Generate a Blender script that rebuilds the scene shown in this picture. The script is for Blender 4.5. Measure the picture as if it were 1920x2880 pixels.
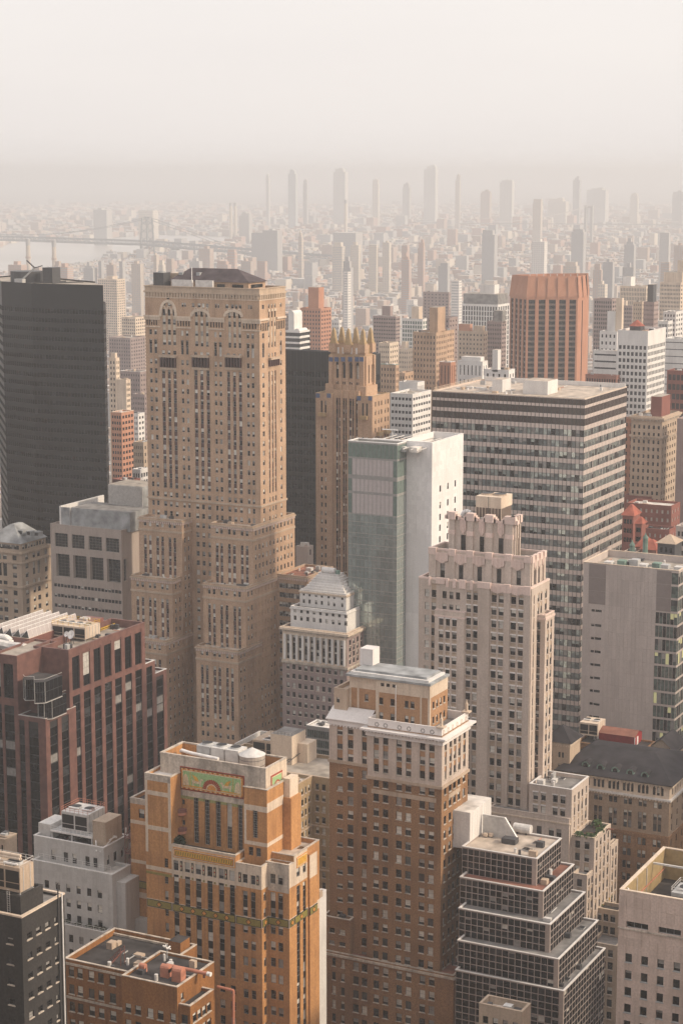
import bpy, math, random, bisect
from mathutils import Vector
R = random.Random(7)
for o in list(bpy.data.objects): bpy.data.objects.remove(o)
scene = bpy.context.scene
COL = scene.collection
# ------------------------------------------------------------------ camera
CAMH = 250.0
FPX, PITCH, YAW = 5508.8, 0.17153651, 0.47108406     # focal length in photo pixels (photo 1920 x 2880), pitch down, yaw
camd = bpy.data.cameras.new('camera'); cam = bpy.data.objects.new('camera', camd); COL.objects.link(cam)
camd.sensor_fit = 'VERTICAL'; camd.sensor_height = 36.0; camd.lens = FPX / 2880 * 36.0
camd.clip_start = 1.0; camd.clip_end = 120000.0
cam.location = (0, 0, CAMH); cam.rotation_euler = (math.pi / 2 - PITCH, 0, YAW)
scene.camera = cam
# ------------------------------------------------------------------ world, sun, exposure
SUN_EL, SUN_AZ = math.radians(31), math.radians(11)   # azimuth measured from +X (right) towards +Y (away)
wd = bpy.data.worlds.new('World'); scene.world = wd; wd.use_nodes = True
nt = wd.node_tree; nt.nodes.clear()
sky = nt.nodes.new('ShaderNodeTexSky'); sky.sky_type = 'NISHITA'; sky.sun_disc = False
sky.sun_elevation = SUN_EL; sky.sun_rotation = math.pi / 2 - SUN_AZ
sky.air_density = 1.0; sky.dust_density = 6.0; sky.ozone_density = 1.0; sky.altitude = 0
veil = nt.nodes.new('ShaderNodeMixRGB'); veil.inputs['Fac'].default_value = 0.80     # an even layer of cloud over the sky
veil.inputs['Color2'].default_value = (7.55, 7.1, 6.8, 1)
bgn = nt.nodes.new('ShaderNodeBackground'); bgn.inputs['Strength'].default_value = 0.10
wo = nt.nodes.new('ShaderNodeOutputWorld')
cn = nt.nodes.new('ShaderNodeTexNoise'); cn.inputs['Scale'].default_value = 2.2; cn.inputs['Detail'].default_value = 5; ctc = nt.nodes.new('ShaderNodeTexCoord'); cmp_ = nt.nodes.new('ShaderNodeMapping'); cmp_.inputs['Scale'].default_value = (1, 1, 6)
nt.links.new(ctc.outputs['Generated'], cmp_.inputs['Vector']); nt.links.new(cmp_.outputs['Vector'], cn.inputs['Vector'])
crp = nt.nodes.new('ShaderNodeValToRGB'); crp.color_ramp.elements[0].position = .35; crp.color_ramp.elements[1].position = .68; crp.color_ramp.elements[0].color = (.955, .955, .965, 1); crp.color_ramp.elements[1].color = (1.0, 1.0, 1.0, 1)
cml = nt.nodes.new('ShaderNodeMixRGB'); cml.blend_type = 'MULTIPLY'; cml.inputs['Fac'].default_value = 1.0
nt.links.new(cn.outputs['Fac'], crp.inputs['Fac']); nt.links.new(veil.outputs['Color'], cml.inputs['Color1']); nt.links.new(crp.outputs['Color'], cml.inputs['Color2'])
nt.links.new(sky.outputs['Color'], veil.inputs['Color1']); nt.links.new(cml.outputs['Color'], bgn.inputs['Color'])
nt.links.new(bgn.outputs['Background'], wo.inputs['Surface'])
sd = bpy.data.lights.new('sun', 'SUN'); sun = bpy.data.objects.new('sun', sd); COL.objects.link(sun)
sd.energy = 2.1; sd.angle = math.radians(4); sd.color = (1.0, 0.83, 0.62)
sv = Vector((math.cos(SUN_AZ) * math.cos(SUN_EL), math.sin(SUN_AZ) * math.cos(SUN_EL), math.sin(SUN_EL)))
sun.rotation_euler = sv.to_track_quat('Z', 'Y').to_euler(); sun.location = (300, 300, 900)
vs = scene.view_settings; vs.view_transform = 'Standard'; vs.look = 'None'; vs.gamma = 1.0; vs.use_curve_mapping = False
vs.exposure = 0.62
scene.display_settings.display_device = 'sRGB'
cy = scene.cycles
cy.use_denoising = True; cy.max_bounces = 6; cy.diffuse_bounces = 3; cy.glossy_bounces = 3; cy.transmission_bounces = 4
cy.volume_bounces = 2; cy.use_adaptive_sampling = True; cy.adaptive_threshold = 0.01; cy.caustics_reflective = False
cy.caustics_refractive = False; cy.sample_clamp_indirect = 4.0
try: cy.denoiser = 'OPENIMAGEDENOISE'; cy.denoising_input_passes = 'RGB_ALBEDO_NORMAL'; cy.denoising_prefilter = 'ACCURATE'
except Exception: pass
# ------------------------------------------------------------------ photo pixel -> direction
_F = Vector((-math.sin(YAW) * math.cos(PITCH), math.cos(YAW) * math.cos(PITCH), -math.sin(PITCH)))
_Rt = Vector((math.cos(YAW), math.sin(YAW), 0)); _U = _Rt.cross(_F)
CAM = Vector((0, 0, CAMH))
def ray(px, py): return _F * FPX + _Rt * (px - 960) + _U * (1440 - py)
def at_y(px, py, y): d = ray(px, py); return CAM + d * (y / d.y)
def at_x(px, py, x): d = ray(px, py); return CAM + d * (x / d.x)
def at_z(px, py, z): d = ray(px, py); return CAM + d * ((z - CAMH) / d.z)
def at_d(px, py, D): d = ray(px, py); return CAM + d * (D / math.hypot(d.x, d.y))
# measuring windows on the photograph: offset x, offset y, magnification
Q = dict(a=(0, 740, 3.26667), b=(380, 720, 3.26667), c=(780, 860, 3.26667), d=(1200, 740, 2.17778), e=(0, 1440, 3.26667),
         f=(360, 1400, 3.26667), g=(760, 1440, 3.26667), h=(1160, 1360, 3.26667), i=(1440, 1400, 3.26667), j=(0, 2160, 3.26667),
         k=(360, 2060, 2.8685), l=(860, 1960, 2.8685), m=(1280, 2160, 3.26667), n=(1520, 1960, 3.92), o=(1600, 2380, 4.7031),
         p=(480, 2060, 3.5636), s=(160, 2500, 2.8), t=(800, 700, 3.92), v=(1100, 760, 4.6118), w=(1620, 740, 5.2267),
         z=(0, 0, 1.0))
def q(r, x, y): o = Q[r]; return o[0] + x / o[2], o[1] + y / o[2]
# ------------------------------------------------------------------ materials
MATS = {}
def _new(name):
    m = bpy.data.materials.new(name); m.use_nodes = True; n = m.node_tree.nodes
    return m, n, m.node_tree.links, n['Principled BSDF']
def lin(c): return tuple((x / 255 / 12.92 if x / 255 <= .04045 else ((x / 255 + .055) / 1.055) ** 2.4) for x in c) + (1,)
def wall(name, c1, c2, c3=None, s=0.35, streak=0.25, rough=0.85, fine=2.2, bump=0.0, joint=None):
    """masonry: two tones mixed by fine noise, soft stains, vertical weather streaks; optional block joints (w,h,colour factor)"""
    m, n, L, b = _new(name); b.inputs['Roughness'].default_value = rough
    b.inputs['Specular IOR Level'].default_value = 0.25
    k_ = min(1.15, .82 / max(c2)); c1, c2, c3 = (tuple(x * k_ for x in c) if c else None for c in (c1, c2, c3))
    tc = n.new('ShaderNodeTexCoord'); geo = n.new('ShaderNodeNewGeometry')
    no = n.new('ShaderNodeTexNoise'); no.inputs['Scale'].default_value = fine; no.inputs['Detail'].default_value = 3
    L.new(geo.outputs['Position'], no.inputs['Vector'])
    r = n.new('ShaderNodeValToRGB'); r.color_ramp.elements[0].position = .36; r.color_ramp.elements[1].position = .64
    r.color_ramp.elements[0].color = c1 + (1,); r.color_ramp.elements[1].color = c2 + (1,)
    L.new(no.outputs['Fac'], r.inputs['Fac'])
    st = n.new('ShaderNodeTexNoise'); st.inputs['Scale'].default_value = s * .5; st.inputs['Detail'].default_value = 4
    mp = n.new('ShaderNodeMapping'); mp.inputs['Scale'].default_value = (1, 1, .55); L.new(geo.outputs['Position'], mp.inputs['Vector'])
    L.new(mp.outputs['Vector'], st.inputs['Vector'])
    mx = n.new('ShaderNodeMixRGB'); mx.blend_type = 'MIX'
    rr = n.new('ShaderNodeMapRange'); rr.inputs[1].default_value = .45; rr.inputs[2].default_value = .75; rr.inputs[4].default_value = .75
    L.new(st.outputs['Fac'], rr.inputs[0]); L.new(rr.outputs[0], mx.inputs['Fac'])
    c3 = c3 or tuple(x * .72 for x in c1)
    L.new(r.outputs['Color'], mx.inputs['Color1']); mx.inputs['Color2'].default_value = c3 + (1,)
    sk = n.new('ShaderNodeTexNoise'); sk.inputs['Scale'].default_value = 1.0; sk.inputs['Detail'].default_value = 3
    m2 = n.new('ShaderNodeMapping'); m2.inputs['Scale'].default_value = (1.4, 1.4, .07); L.new(geo.outputs['Position'], m2.inputs['Vector'])
    L.new(m2.outputs['Vector'], sk.inputs['Vector'])
    r2 = n.new('ShaderNodeMapRange'); r2.inputs[1].default_value = .5; r2.inputs[2].default_value = .78; r2.inputs[4].default_value = streak
    L.new(sk.outputs['Fac'], r2.inputs[0])
    mu = n.new('ShaderNodeMixRGB'); mu.blend_type = 'MULTIPLY'; mu.inputs['Color2'].default_value = (.45, .42, .40, 1)
    L.new(r2.outputs[0], mu.inputs['Fac']); L.new(mx.outputs['Color'], mu.inputs['Color1'])
    oi = n.new('ShaderNodeObjectInfo'); ra = n.new('ShaderNodeMapRange'); ra.inputs[3].default_value = .93; ra.inputs[4].default_value = 1.05; L.new(oi.outputs['Random'], ra.inputs[0])
    mv = n.new('ShaderNodeVectorMath'); mv.operation = 'SCALE'; L.new(mu.outputs['Color'], mv.inputs[0]); L.new(ra.outputs[0], mv.inputs['Scale'])
    L.new(mv.outputs['Vector'], b.inputs['Base Color'])
    if bump:
        bp = n.new('ShaderNodeBump'); bp.inputs['Strength'].default_value = bump; bp.inputs['Distance'].default_value = .05
        L.new(no.outputs['Fac'], bp.inputs['Height']); L.new(bp.outputs['Normal'], b.inputs['Normal'])
    MATS[name] = m; return m
def plain(name, c, rough=.6, metal=0., spec=.3, var=.12, sc=.8):
    m, n, L, b = _new(name); b.inputs['Roughness'].default_value = rough; b.inputs['Metallic'].default_value = metal
    b.inputs['Specular IOR Level'].default_value = spec
    geo = n.new('ShaderNodeNewGeometry'); no = n.new('ShaderNodeTexNoise'); no.inputs['Scale'].default_value = sc; no.inputs['Detail'].default_value = 4
    L.new(geo.outputs['Position'], no.inputs['Vector'])
    r = n.new('ShaderNodeValToRGB'); r.color_ramp.elements[0].position = .3; r.color_ramp.elements[1].position = .7
    r.color_ramp.elements[0].color = tuple(x * (1 - var) for x in c) + (1,); r.color_ramp.elements[1].color = tuple(min(1, x * (1 + var)) for x in c) + (1,)
    L.new(no.outputs['Fac'], r.inputs['Fac']); L.new(r.outputs['Color'], b.inputs['Base Color'])
    MATS[name] = m; return m
def glass(name, c, rough=.06, spec=.5, ripple=.0, var=.5, coat=0.):
    m, n, L, b = _new(name); b.inputs['Roughness'].default_value = rough; b.inputs['Specular IOR Level'].default_value = spec
    geo = n.new('ShaderNodeNewGeometry'); no = n.new('ShaderNodeTexNoise'); no.inputs['Scale'].default_value = .9; no.inputs['Detail'].default_value = 3
    L.new(geo.outputs['Position'], no.inputs['Vector'])
    r = n.new('ShaderNodeValToRGB'); r.color_ramp.elements[0].position = .35; r.color_ramp.elements[1].position = .68
    r.color_ramp.elements[0].color = tuple(x * (1 - var) for x in c) + (1,); r.color_ramp.elements[1].color = tuple(min(1, x * (1 + var)) for x in c) + (1,)
    L.new(no.outputs['Fac'], r.inputs['Fac']); L.new(r.outputs['Color'], b.inputs['Base Color'])
    if coat: b.inputs['Coat Weight'].default_value = coat; b.inputs['Coat Roughness'].default_value = .05
    if ripple:
        n2 = n.new('ShaderNodeTexNoise'); n2.inputs['Scale'].default_value = .35; n2.inputs['Detail'].default_value = 2; L.new(geo.outputs['Position'], n2.inputs['Vector'])
        bp = n.new('ShaderNodeBump'); bp.inputs['Strength'].default_value = ripple; bp.inputs['Distance'].default_value = .5
        L.new(n2.outputs['Fac'], bp.inputs['Height']); L.new(bp.outputs['Normal'], b.inputs['Normal'])
    MATS[name] = m; return m
def glow(name, c, e):
    m, n, L, b = _new(name); b.inputs['Base Color'].default_value = c + (1,); b.inputs['Roughness'].default_value = .3
    b.inputs['Emission Color'].default_value = c + (1,); b.inputs['Emission Strength'].default_value = e; MATS[name] = m; return m
wall('brick_tan', (.37, .245, .165), (.475, .33, .23), (.26, .17, .115), streak=.4)
wall('brick_orange', (.385, .19, .075), (.49, .255, .105), (.25, .118, .05), streak=.5)
wall('brick_rust', (.33, .185, .10), (.41, .24, .135), (.24, .13, .07))
wall('brick_brown', (.19, .10, .05), (.34, .195, .10), (.15, .08, .042), fine=3, streak=.35)
wall('brick_red', (.26, .12, .09), (.33, .16, .12), (.19, .09, .07))
wall('brick_dark', (.028, .026, .026), (.045, .041, .04), (.02, .019, .019))
wall('brick_mauve', (.25, .19, .18), (.31, .24, .225), (.2, .15, .145))
wall('brick_olive', (.30, .215, .125), (.37, .27, .165), (.22, .155, .09))
wall('stone_brown', (.27, .195, .14), (.34, .25, .18), (.2, .145, .105))
wall('brick_amber', (.21, .088, .028), (.29, .13, .042), (.13, .058, .02), streak=.45)
wall('stone_beige', (.45, .375, .325), (.54, .455, .40), (.36, .295, .25), streak=.3)
wall('stone_pink', (.60, .47, .42), (.68, .54, .49), (.5, .39, .35), streak=.3)
wall('stone_cream', (.54, .44, .35), (.62, .52, .42), (.42, .33, .26), streak=.45)
wall('stone_soot', (.42, .36, .30), (.56, .49, .42), (.16, .14, .125), s=.9, streak=.6)
wall('stone_white', (.58, .56, .545), (.66, .64, .62), (.48, .46, .45), streak=.25)
wall('stone_tan', (.40, .31, .235), (.47, .37, .285), (.3, .23, .175), streak=.35)
wall('paint_white', (.76, .72, .70), (.82, .78, .76), (.66, .62, .60), streak=.2)
wall('granite', (.125, .062, .053), (.175, .09, .076), (.09, .046, .04), fine=.5, streak=.12, rough=.5)
wall('concrete', (.33, .275, .245), (.38, .32, .285), (.27, .225, .20), streak=.35)
wall('concrete_panel', (.40, .345, .32), (.45, .39, .36), (.35, .30, .28), streak=.2)
wall('tile_grey', (.45, .44, .43), (.50, .49, .48), (.39, .38, .37), streak=.25)
wall('tile_white', (.69, .67, .665), (.74, .72, .715), (.63, .61, .60), streak=.15)
wall('travertine', (.50, .395, .34), (.60, .48, .42), (.40, .31, .26), s=.6, streak=.35)
wall('brick_maroon', (.20, .075, .06), (.25, .10, .08), (.15, .055, .045))
wall('brick_apricot', (.38, .185, .12), (.43, .215, .14), (.32, .15, .095), streak=.1)
for nm, c in dict(roof_gravel=(.34, .30, .26), roof_dark=(.055, .05, .05), roof_grey=(.22, .21, .205), roof_tan=(.46, .39, .33), roof_light=(.62, .58, .54), roof_rust=(.24, .11, .08),
                  slate=(.035, .032, .037), slate_brown=(.075, .06, .066), lead_grey=(.30, .31, .32), copper_green=(.17, .25, .215), clay_red=(.32, .10, .07)).items():
    plain(nm, c, .9, 0, .2, .38, .28)
for nm, c in dict(metal_grey=(.42, .42, .42), metal_dark=(.06, .06, .065), metal_light=(.60, .58, .56), louver_black=(.012, .012, .014), duct_salmon=(.50, .21, .14), rail_yellow=(.62, .38, .03), steel_rust=(.20, .085, .07),
                  shed_red=(.30, .028, .03), white_enamel=(.78, .76, .74), gold_stone=(.39, .275, .145), tan_panel=(.36, .265, .14), wood_tank=(.42, .37, .33)).items():
    plain(nm, c, .5, 0, .4, .15, .9)
for nm, c in dict(frame_dark=(.03, .03, .032), frame_white=(.62, .6, .58), frame_grey=(.28, .27, .26), frame_bronze=(.03, .027, .028), bronze_skin=(.011, .0112, .013), spandrel_black=(.010, .0095, .010), spandrel_maroon=(.085, .043, .042),
                  spandrel_cream=(.50, .42, .33), spandrel_brown=(.15, .11, .09), frame_pink=(.34, .285, .265)).items():
    plain(nm, c, .45, 0, .4, .1, .6)
glass('glass_dark', (.010, .011, .013), .06, .4); glass('glass_mid', (.035, .037, .042), .12); glass('glass_black', (.004, .004, .005), .08, .3)
glass('glass_green', (.075, .105, .098), .05, .6, .0); glass('glass_mirror', (.40, .455, .435), .04, .9, .12, .12); MATS['glass_mirror'].node_tree.nodes['Principled BSDF'].inputs['Metallic'].default_value = .5
glass('glass_mirror_deep', (.31, .36, .345), .04, .9, .12, .12); MATS['glass_mirror_deep'].node_tree.nodes['Principled BSDF'].inputs['Metallic'].default_value = .5
glass('glass_steel', (.12, .14, .145), .06, .6, 0, .35)
glass('glass_brown', (.035, .022, .02), .1, .4); glass('glass_slate', (.007, .0075, .010), .12, .28)
glass('blind', (.68, .66, .61), .5, .3, 0, .15, .6); glass('blind_grey', (.27, .26, .25), .5, .3, 0, .2, .6); glass('blind_pale', (.52, .50, .465), .5, .3, 0, .15, .6)
glow('lit_room', (.42, .40, .20), .35); glow('lit_lamp', (1, .72, .35), 2.2)
for nm, c in dict(tile_green=(.30, .46, .22), tile_gold=(.62, .34, .06), tile_red=(.34, .055, .03), tile_cream=(.62, .50, .34), tile_olive=(.24, .20, .05), tile_black=(.015, .014, .013), tile_orange=(.62, .27, .06), tile_blue=(.07, .11, .22), tile_moss=(.26, .27, .11)).items():
    plain(nm, c, .45, 0, .4, .25, 3.0)
def M(n): return MATS[n]
# ------------------------------------------------------------------ mesh builder
class MB:
    def __init__(s): s.v = []; s.f = []; s.m = []; s.ml = []
    def mi(s, mat):
        if mat not in s.ml: s.ml.append(mat)
        return s.ml.index(mat)
    def face(s, pts, mat):
        k = len(s.v); s.v.extend([tuple(p) for p in pts]); s.f.append(tuple(range(k, k + len(pts)))); s.m.append(s.mi(mat))
    def box(s, x0, x1, y0, y1, z0, z1, mat, top=None, bottom=True):
        a, b, c, d = (x0, y0), (x1, y0), (x1, y1), (x0, y1)
        for p, r in ((a, b), (b, c), (c, d), (d, a)): s.face([(*p, z0), (*r, z0), (*r, z1), (*p, z1)], mat)
        s.face([(*a, z1), (*b, z1), (*c, z1), (*d, z1)], top or mat)
        if bottom: s.face([(*d, z0), (*c, z0), (*b, z0), (*a, z0)], mat)
    def prism(s, poly, z0, z1, mat, top=None, tz=None):
        n = len(poly)
        for k in range(n):
            p, r = poly[k], poly[(k + 1) % n]; s.face([(*p, z0), (*r, z0), (*r, z1), (*p, z1)], mat)
        s.face([(*p, z1) for p in poly], top or mat); s.face([(*p, z0) for p in reversed(poly)], mat)
    def frustum(s, poly, poly2, z0, z1, mat, top=None):
        n = len(poly)
        for k in range(n):
            p, r, p2, r2 = poly[k], poly[(k + 1) % n], poly2[k], poly2[(k + 1) % n]; s.face([(*p, z0), (*r, z0), (*r2, z1), (*p2, z1)], mat)
        s.face([(*p, z1) for p in poly2], top or mat)
    def cyl(s, c, r, z0, z1, mat, seg=16, top=None, r2=None):
        r2 = r if r2 is None else r2
        a = [(c[0] + math.cos(2 * math.pi * k / seg) * r, c[1] + math.sin(2 * math.pi * k / seg) * r) for k in range(seg)]
        b = [(c[0] + math.cos(2 * math.pi * k / seg) * r2, c[1] + math.sin(2 * math.pi * k / seg) * r2) for k in range(seg)]
        s.frustum(a, b, z0, z1, mat, top); s.face([(*p, z0) for p in reversed(a)], mat)
    def tube(s, p, r, rad, mat, seg=8):
        p, r = Vector(p), Vector(r); d = (r - p).normalized(); a = d.orthogonal().normalized(); b = d.cross(a)
        ra = [p + (a * math.cos(2 * math.pi * k / seg) + b * math.sin(2 * math.pi * k / seg)) * rad for k in range(seg)]
        rb = [x + (r - p) for x in ra]
        for k in range(seg): s.face([ra[k], ra[(k + 1) % seg], rb[(k + 1) % seg], rb[k]], mat)
        s.face(list(reversed(ra)), mat); s.face(rb, mat)
    def bar(s, p, r, w, mat): s.tube(p, r, w, mat, 4)
    def add(s, tpl, loc, rot):
        c, sn = math.cos(rot), math.sin(rot); k = len(s.v); V, Fc, Mi, ML = tpl
        s.v.extend([(loc[0] + x * c - y * sn, loc[1] + x * sn + y * c, loc[2] + z) for x, y, z in V])
        mm = [s.mi(m) for m in ML]
        s.f.extend([tuple(k + i for i in f) for f in Fc]); s.m.extend([mm[i] for i in Mi])
    def mesh(s, name, off=(0, 0, 0), smooth=False):
        me = bpy.data.meshes.new(name)
        me.from_pydata([(x - off[0], y - off[1], z - off[2]) for x, y, z in s.v], [], s.f)
        for m in s.ml: me.materials.append(M(m))
        me.polygons.foreach_set('material_index', s.m)
        if smooth: me.polygons.foreach_set('use_smooth', [True] * len(s.f))
        me.update(); return me
    def obj(s, name, parent=None, off=(0, 0, 0), smooth=False):
        o = bpy.data.objects.new(name, s.mesh(name, off, smooth)); COL.objects.link(o)
        if parent is not None: o.parent = parent
        else: o.location = off
        return o
def tag(o, label=None, cat=None, group=None, kind=None):
    for k, v in (('label', label), ('category', cat), ('group', group), ('kind', kind)):
        if v: o[k] = v
    return o
def relief(mb, O, u, n, ub, vb, D, Mt):
    O, u, n = Vector(O), Vector(u), Vector(n); Z = Vector((0, 0, 1))
    def P(U, z, d): return O + u * U + Z * z + n * d
    nu, nv = len(ub) - 1, len(vb) - 1
    for j in range(nv):
        i = 0
        while i < nu:
            k = i
            while k + 1 < nu and D[k + 1][j] == D[i][j] and Mt[k + 1][j] == Mt[i][j]: k += 1
            if Mt[i][j] is not None:
                d = D[i][j]; mb.face([P(ub[i], vb[j], d), P(ub[k + 1], vb[j], d), P(ub[k + 1], vb[j + 1], d), P(ub[i], vb[j + 1], d)], Mt[i][j])
            i = k + 1
    def hi(i, j, a, b): return (Mt[i][j] or Mt[a][b] or 'frame_dark') if D[i][j] > D[a][b] else (Mt[a][b] or Mt[i][j] or 'frame_dark')
    for i in range(nu - 1):
        j = 0
        while j < nv:
            d1, d2 = D[i][j], D[i + 1][j]
            if abs(d1 - d2) < 1e-6: j += 1; continue
            m = hi(i, j, i + 1, j); k = j
            while k + 1 < nv and D[i][k + 1] == d1 and D[i + 1][k + 1] == d2 and hi(i, k + 1, i + 1, k + 1) == m: k += 1
            U = ub[i + 1]; mb.face([P(U, vb[j], d1), P(U, vb[j], d2), P(U, vb[k + 1], d2), P(U, vb[k + 1], d1)], m); j = k + 1
    for j in range(nv - 1):
        i = 0
        while i < nu:
            d1, d2 = D[i][j], D[i][j + 1]
            if abs(d1 - d2) < 1e-6: i += 1; continue
            m = hi(i, j, i, j + 1); k = i
            while k + 1 < nu and D[k + 1][j] == d1 and D[k + 1][j + 1] == d2 and hi(k + 1, j, k + 1, j + 1) == m: k += 1
            z = vb[j + 1]; mb.face([P(ub[i], z, d2), P(ub[i], z, d1), P(ub[k + 1], z, d1), P(ub[k + 1], z, d2)], m); i = k + 1
    for j in range(nv):
        for i, U in ((0, ub[0]), (nu - 1, ub[-1])):
            if D[i][j] != 0 and Mt[i][j] is not None:
                d = D[i][j]; mb.face([P(U, vb[j], 0), P(U, vb[j], d), P(U, vb[j + 1], d), P(U, vb[j + 1], 0)], Mt[i][j])
    for i in range(nu):
        for j, z in ((0, vb[0]), (nv - 1, vb[-1])):
            if D[i][j] != 0 and Mt[i][j] is not None:
                d = D[i][j]; mb.face([P(ub[i], z, 0), P(ub[i + 1], z, 0), P(ub[i + 1], z, d), P(ub[i], z, d)], Mt[i][j])
# ------------------------------------------------------------------ windows
GL = ('glass_dark', 'glass_dark', 'glass_mid')
ST = {}
def style(name, nx=1, ny=2, fw=.09, fr='frame_dark', gl=GL, bl=('blind', 'blind_pale', 'blind_grey'), p=(.35, .2, .25, .1, .1), sill=None, hung=True):
    """p: share of windows with no blind, a third, half, two thirds, all drawn"""
    ST[name] = dict(nx=nx, ny=ny, fw=fw, fr=fr, gl=gl, bl=bl, p=p, sill=sill)
style('sash', sill='stone_cream'); style('sash_plain'); style('sash_brown', sill='stone_soot', p=(.30, .22, .25, .12, .11), gl=('glass_dark', 'glass_dark', 'glass_mid'))
style('sash_lincoln', fr='frame_white', fw=.07, p=(.25, .2, .3, .15, .1)); style('sash_lincoln_dark', fr='frame_bronze', fw=.07, p=(.6, .1, .15, .1, .05))
style('sash_french', fr='frame_grey', p=(.35, .15, .2, .1, .2)); style('casement', nx=3, ny=8, fw=.05, fr='frame_grey', p=(.7, .1, .1, .05, .05))
style('tall_casement', nx=3, ny=12, fw=.06, fr='frame_white', p=(.65, .1, .1, .1, .05)); style('narrow_pair', nx=2, ny=4, fw=.07, fr='frame_grey', p=(.7, .1, .1, .1, 0))
style('plain', ny=1, p=(.8, .08, .06, .04, .02)); style('big_grid', nx=4, ny=5, fw=.09, fr='frame_grey', p=(1, 0, 0, 0, 0), gl=('glass_dark', 'glass_black'))
style('bigger_grid', nx=4, ny=7, fw=.08, fr='frame_grey', p=(1, 0, 0, 0, 0), gl=('glass_dark', 'glass_black'))
style('granite_tall', nx=3, ny=6, fw=.06, fr='frame_dark', p=(.8, .1, .05, .05, 0), gl=('glass_black', 'glass_slate'))
style('granite_one', nx=3, ny=1, fw=.06, fr='frame_dark', p=(.72, .0, .0, .0, .28), gl=('glass_black', 'glass_slate'), bl=('blind_grey', 'glass_mid', 'glass_slate'))
style('curtain', ny=1, fw=.05, fr='frame_dark', gl=('glass_slate', 'glass_black', 'glass_slate', 'glass_dark'), p=(.9, .03, .03, .02, .02), bl=('blind_grey', 'blind_pale', 'glass_mid'))
style('curtain_drape', nx=5, ny=1, fw=.03, fr='frame_dark', gl=('glass_slate', 'glass_mid'), p=(.9, .1, 0, 0, 0), bl=('blind_grey', 'glass_mid', 'blind_grey'))
style('band_pane', ny=1, fw=.07, fr='frame_dark', gl=('glass_dark', 'glass_steel', 'glass_steel'), p=(.34, .16, .2, .1, .2), bl=('glass_mirror', 'blind_grey', 'glass_mirror'))
style('bronze', ny=1, fw=.05, fr='frame_dark', gl=('glass_slate', 'glass_black', 'glass_slate', 'glass_mid'), p=(.93, .02, .02, .01, .02), bl=('glass_mid', 'glass_mid', 'glass_brown'))
style('travertine_win', ny=1, fw=.10, fr='frame_dark', sill='metal_grey', gl=('glass_black', 'glass_dark'), p=(.75, .12, .1, .03, 0), bl=('blind_grey', 'blind_grey', 'glass_mid'))
style('green_room', nx=1, ny=1, fw=.07, fr='frame_dark', gl=('glass_green', 'glass_dark', 'glass_green'), p=(.62, .1, .08, .05, .15), bl=('lit_room', 'glass_mid', 'blind_grey'))
style('facade_mirror', ny=1, fw=.05, fr='frame_grey', gl=('glass_mirror',), p=(1, 0, 0, 0, 0)); style('small', ny=1, fw=.08, p=(.8, .1, .05, .05, 0))
_wt = {}; _wm = {}
def wtemplate(w, h, st, var, g, d):
    key = (round(w, 2), round(h, 2), st, var, g, round(d, 2))
    if key in _wt: return key, _wt[key]
    S = ST[st]; mb = MB(); fw = S['fw']; x0, x1, z0, z1 = -w / 2, w / 2, -h / 2, h / 2
    frac = (0, .33, .52, .7, 1)[var]; gl = S['gl'][g % len(S['gl'])]; bl = S['bl'][(g + var) % len(S['bl'])]
    zb = z1 - h * frac
    def quad(a, b, lo, hi2, y, mat): mb.face([(a, y, lo), (b, y, lo), (b, y, hi2), (a, y, hi2)], mat)
    if frac < 1: quad(x0, x1, z0, zb, 0, gl)
    if frac > 0: quad(x0, x1, zb, z1, 0, bl)
    def fbar(a, b, lo, hi2, t):
        quad(a, b, lo, hi2, -t, S['fr'])
        mb.face([(a, 0, lo), (a, -t, lo), (a, -t, hi2), (a, 0, hi2)], S['fr']); mb.face([(b, -t, lo), (b, 0, lo), (b, 0, hi2), (b, -t, hi2)], S['fr'])
        mb.face([(a, -t, hi2), (b, -t, hi2), (b, 0, hi2), (a, 0, hi2)], S['fr'])
    fbar(x0, x0 + fw, z0, z1, .07); fbar(x1 - fw, x1, z0, z1, .07); fbar(x0 + fw, x1 - fw, z1 - fw, z1, .07); fbar(x0 + fw, x1 - fw, z0, z0 + fw, .07)
    nx, ny = S['nx'], S['ny']; t = fw * .6
    for k in range(1, ny): zz = z0 + h * k / ny; quad(x0 + fw, x1 - fw, zz - t / 2, zz + t / 2, -.05, S['fr'])
    for k in range(1, nx): xx = x0 + w * k / nx; quad(xx - t / 2, xx + t / 2, z0 + fw, z1 - fw, -.055, S['fr'])
    if S['sill']:
        mb.box(x0 - .12, x1 + .12, -(d + .16), .0, z0 - .14, z0 + .06, S['sill'])
    _wt[key] = (mb.v, mb.f, mb.m, mb.ml, mb); return key, _wt[key]
def pick(p):
    r = R.random(); k = 0
    while k < len(p) - 1 and r > p[k]: r -= p[k]; k += 1
    return k
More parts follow.
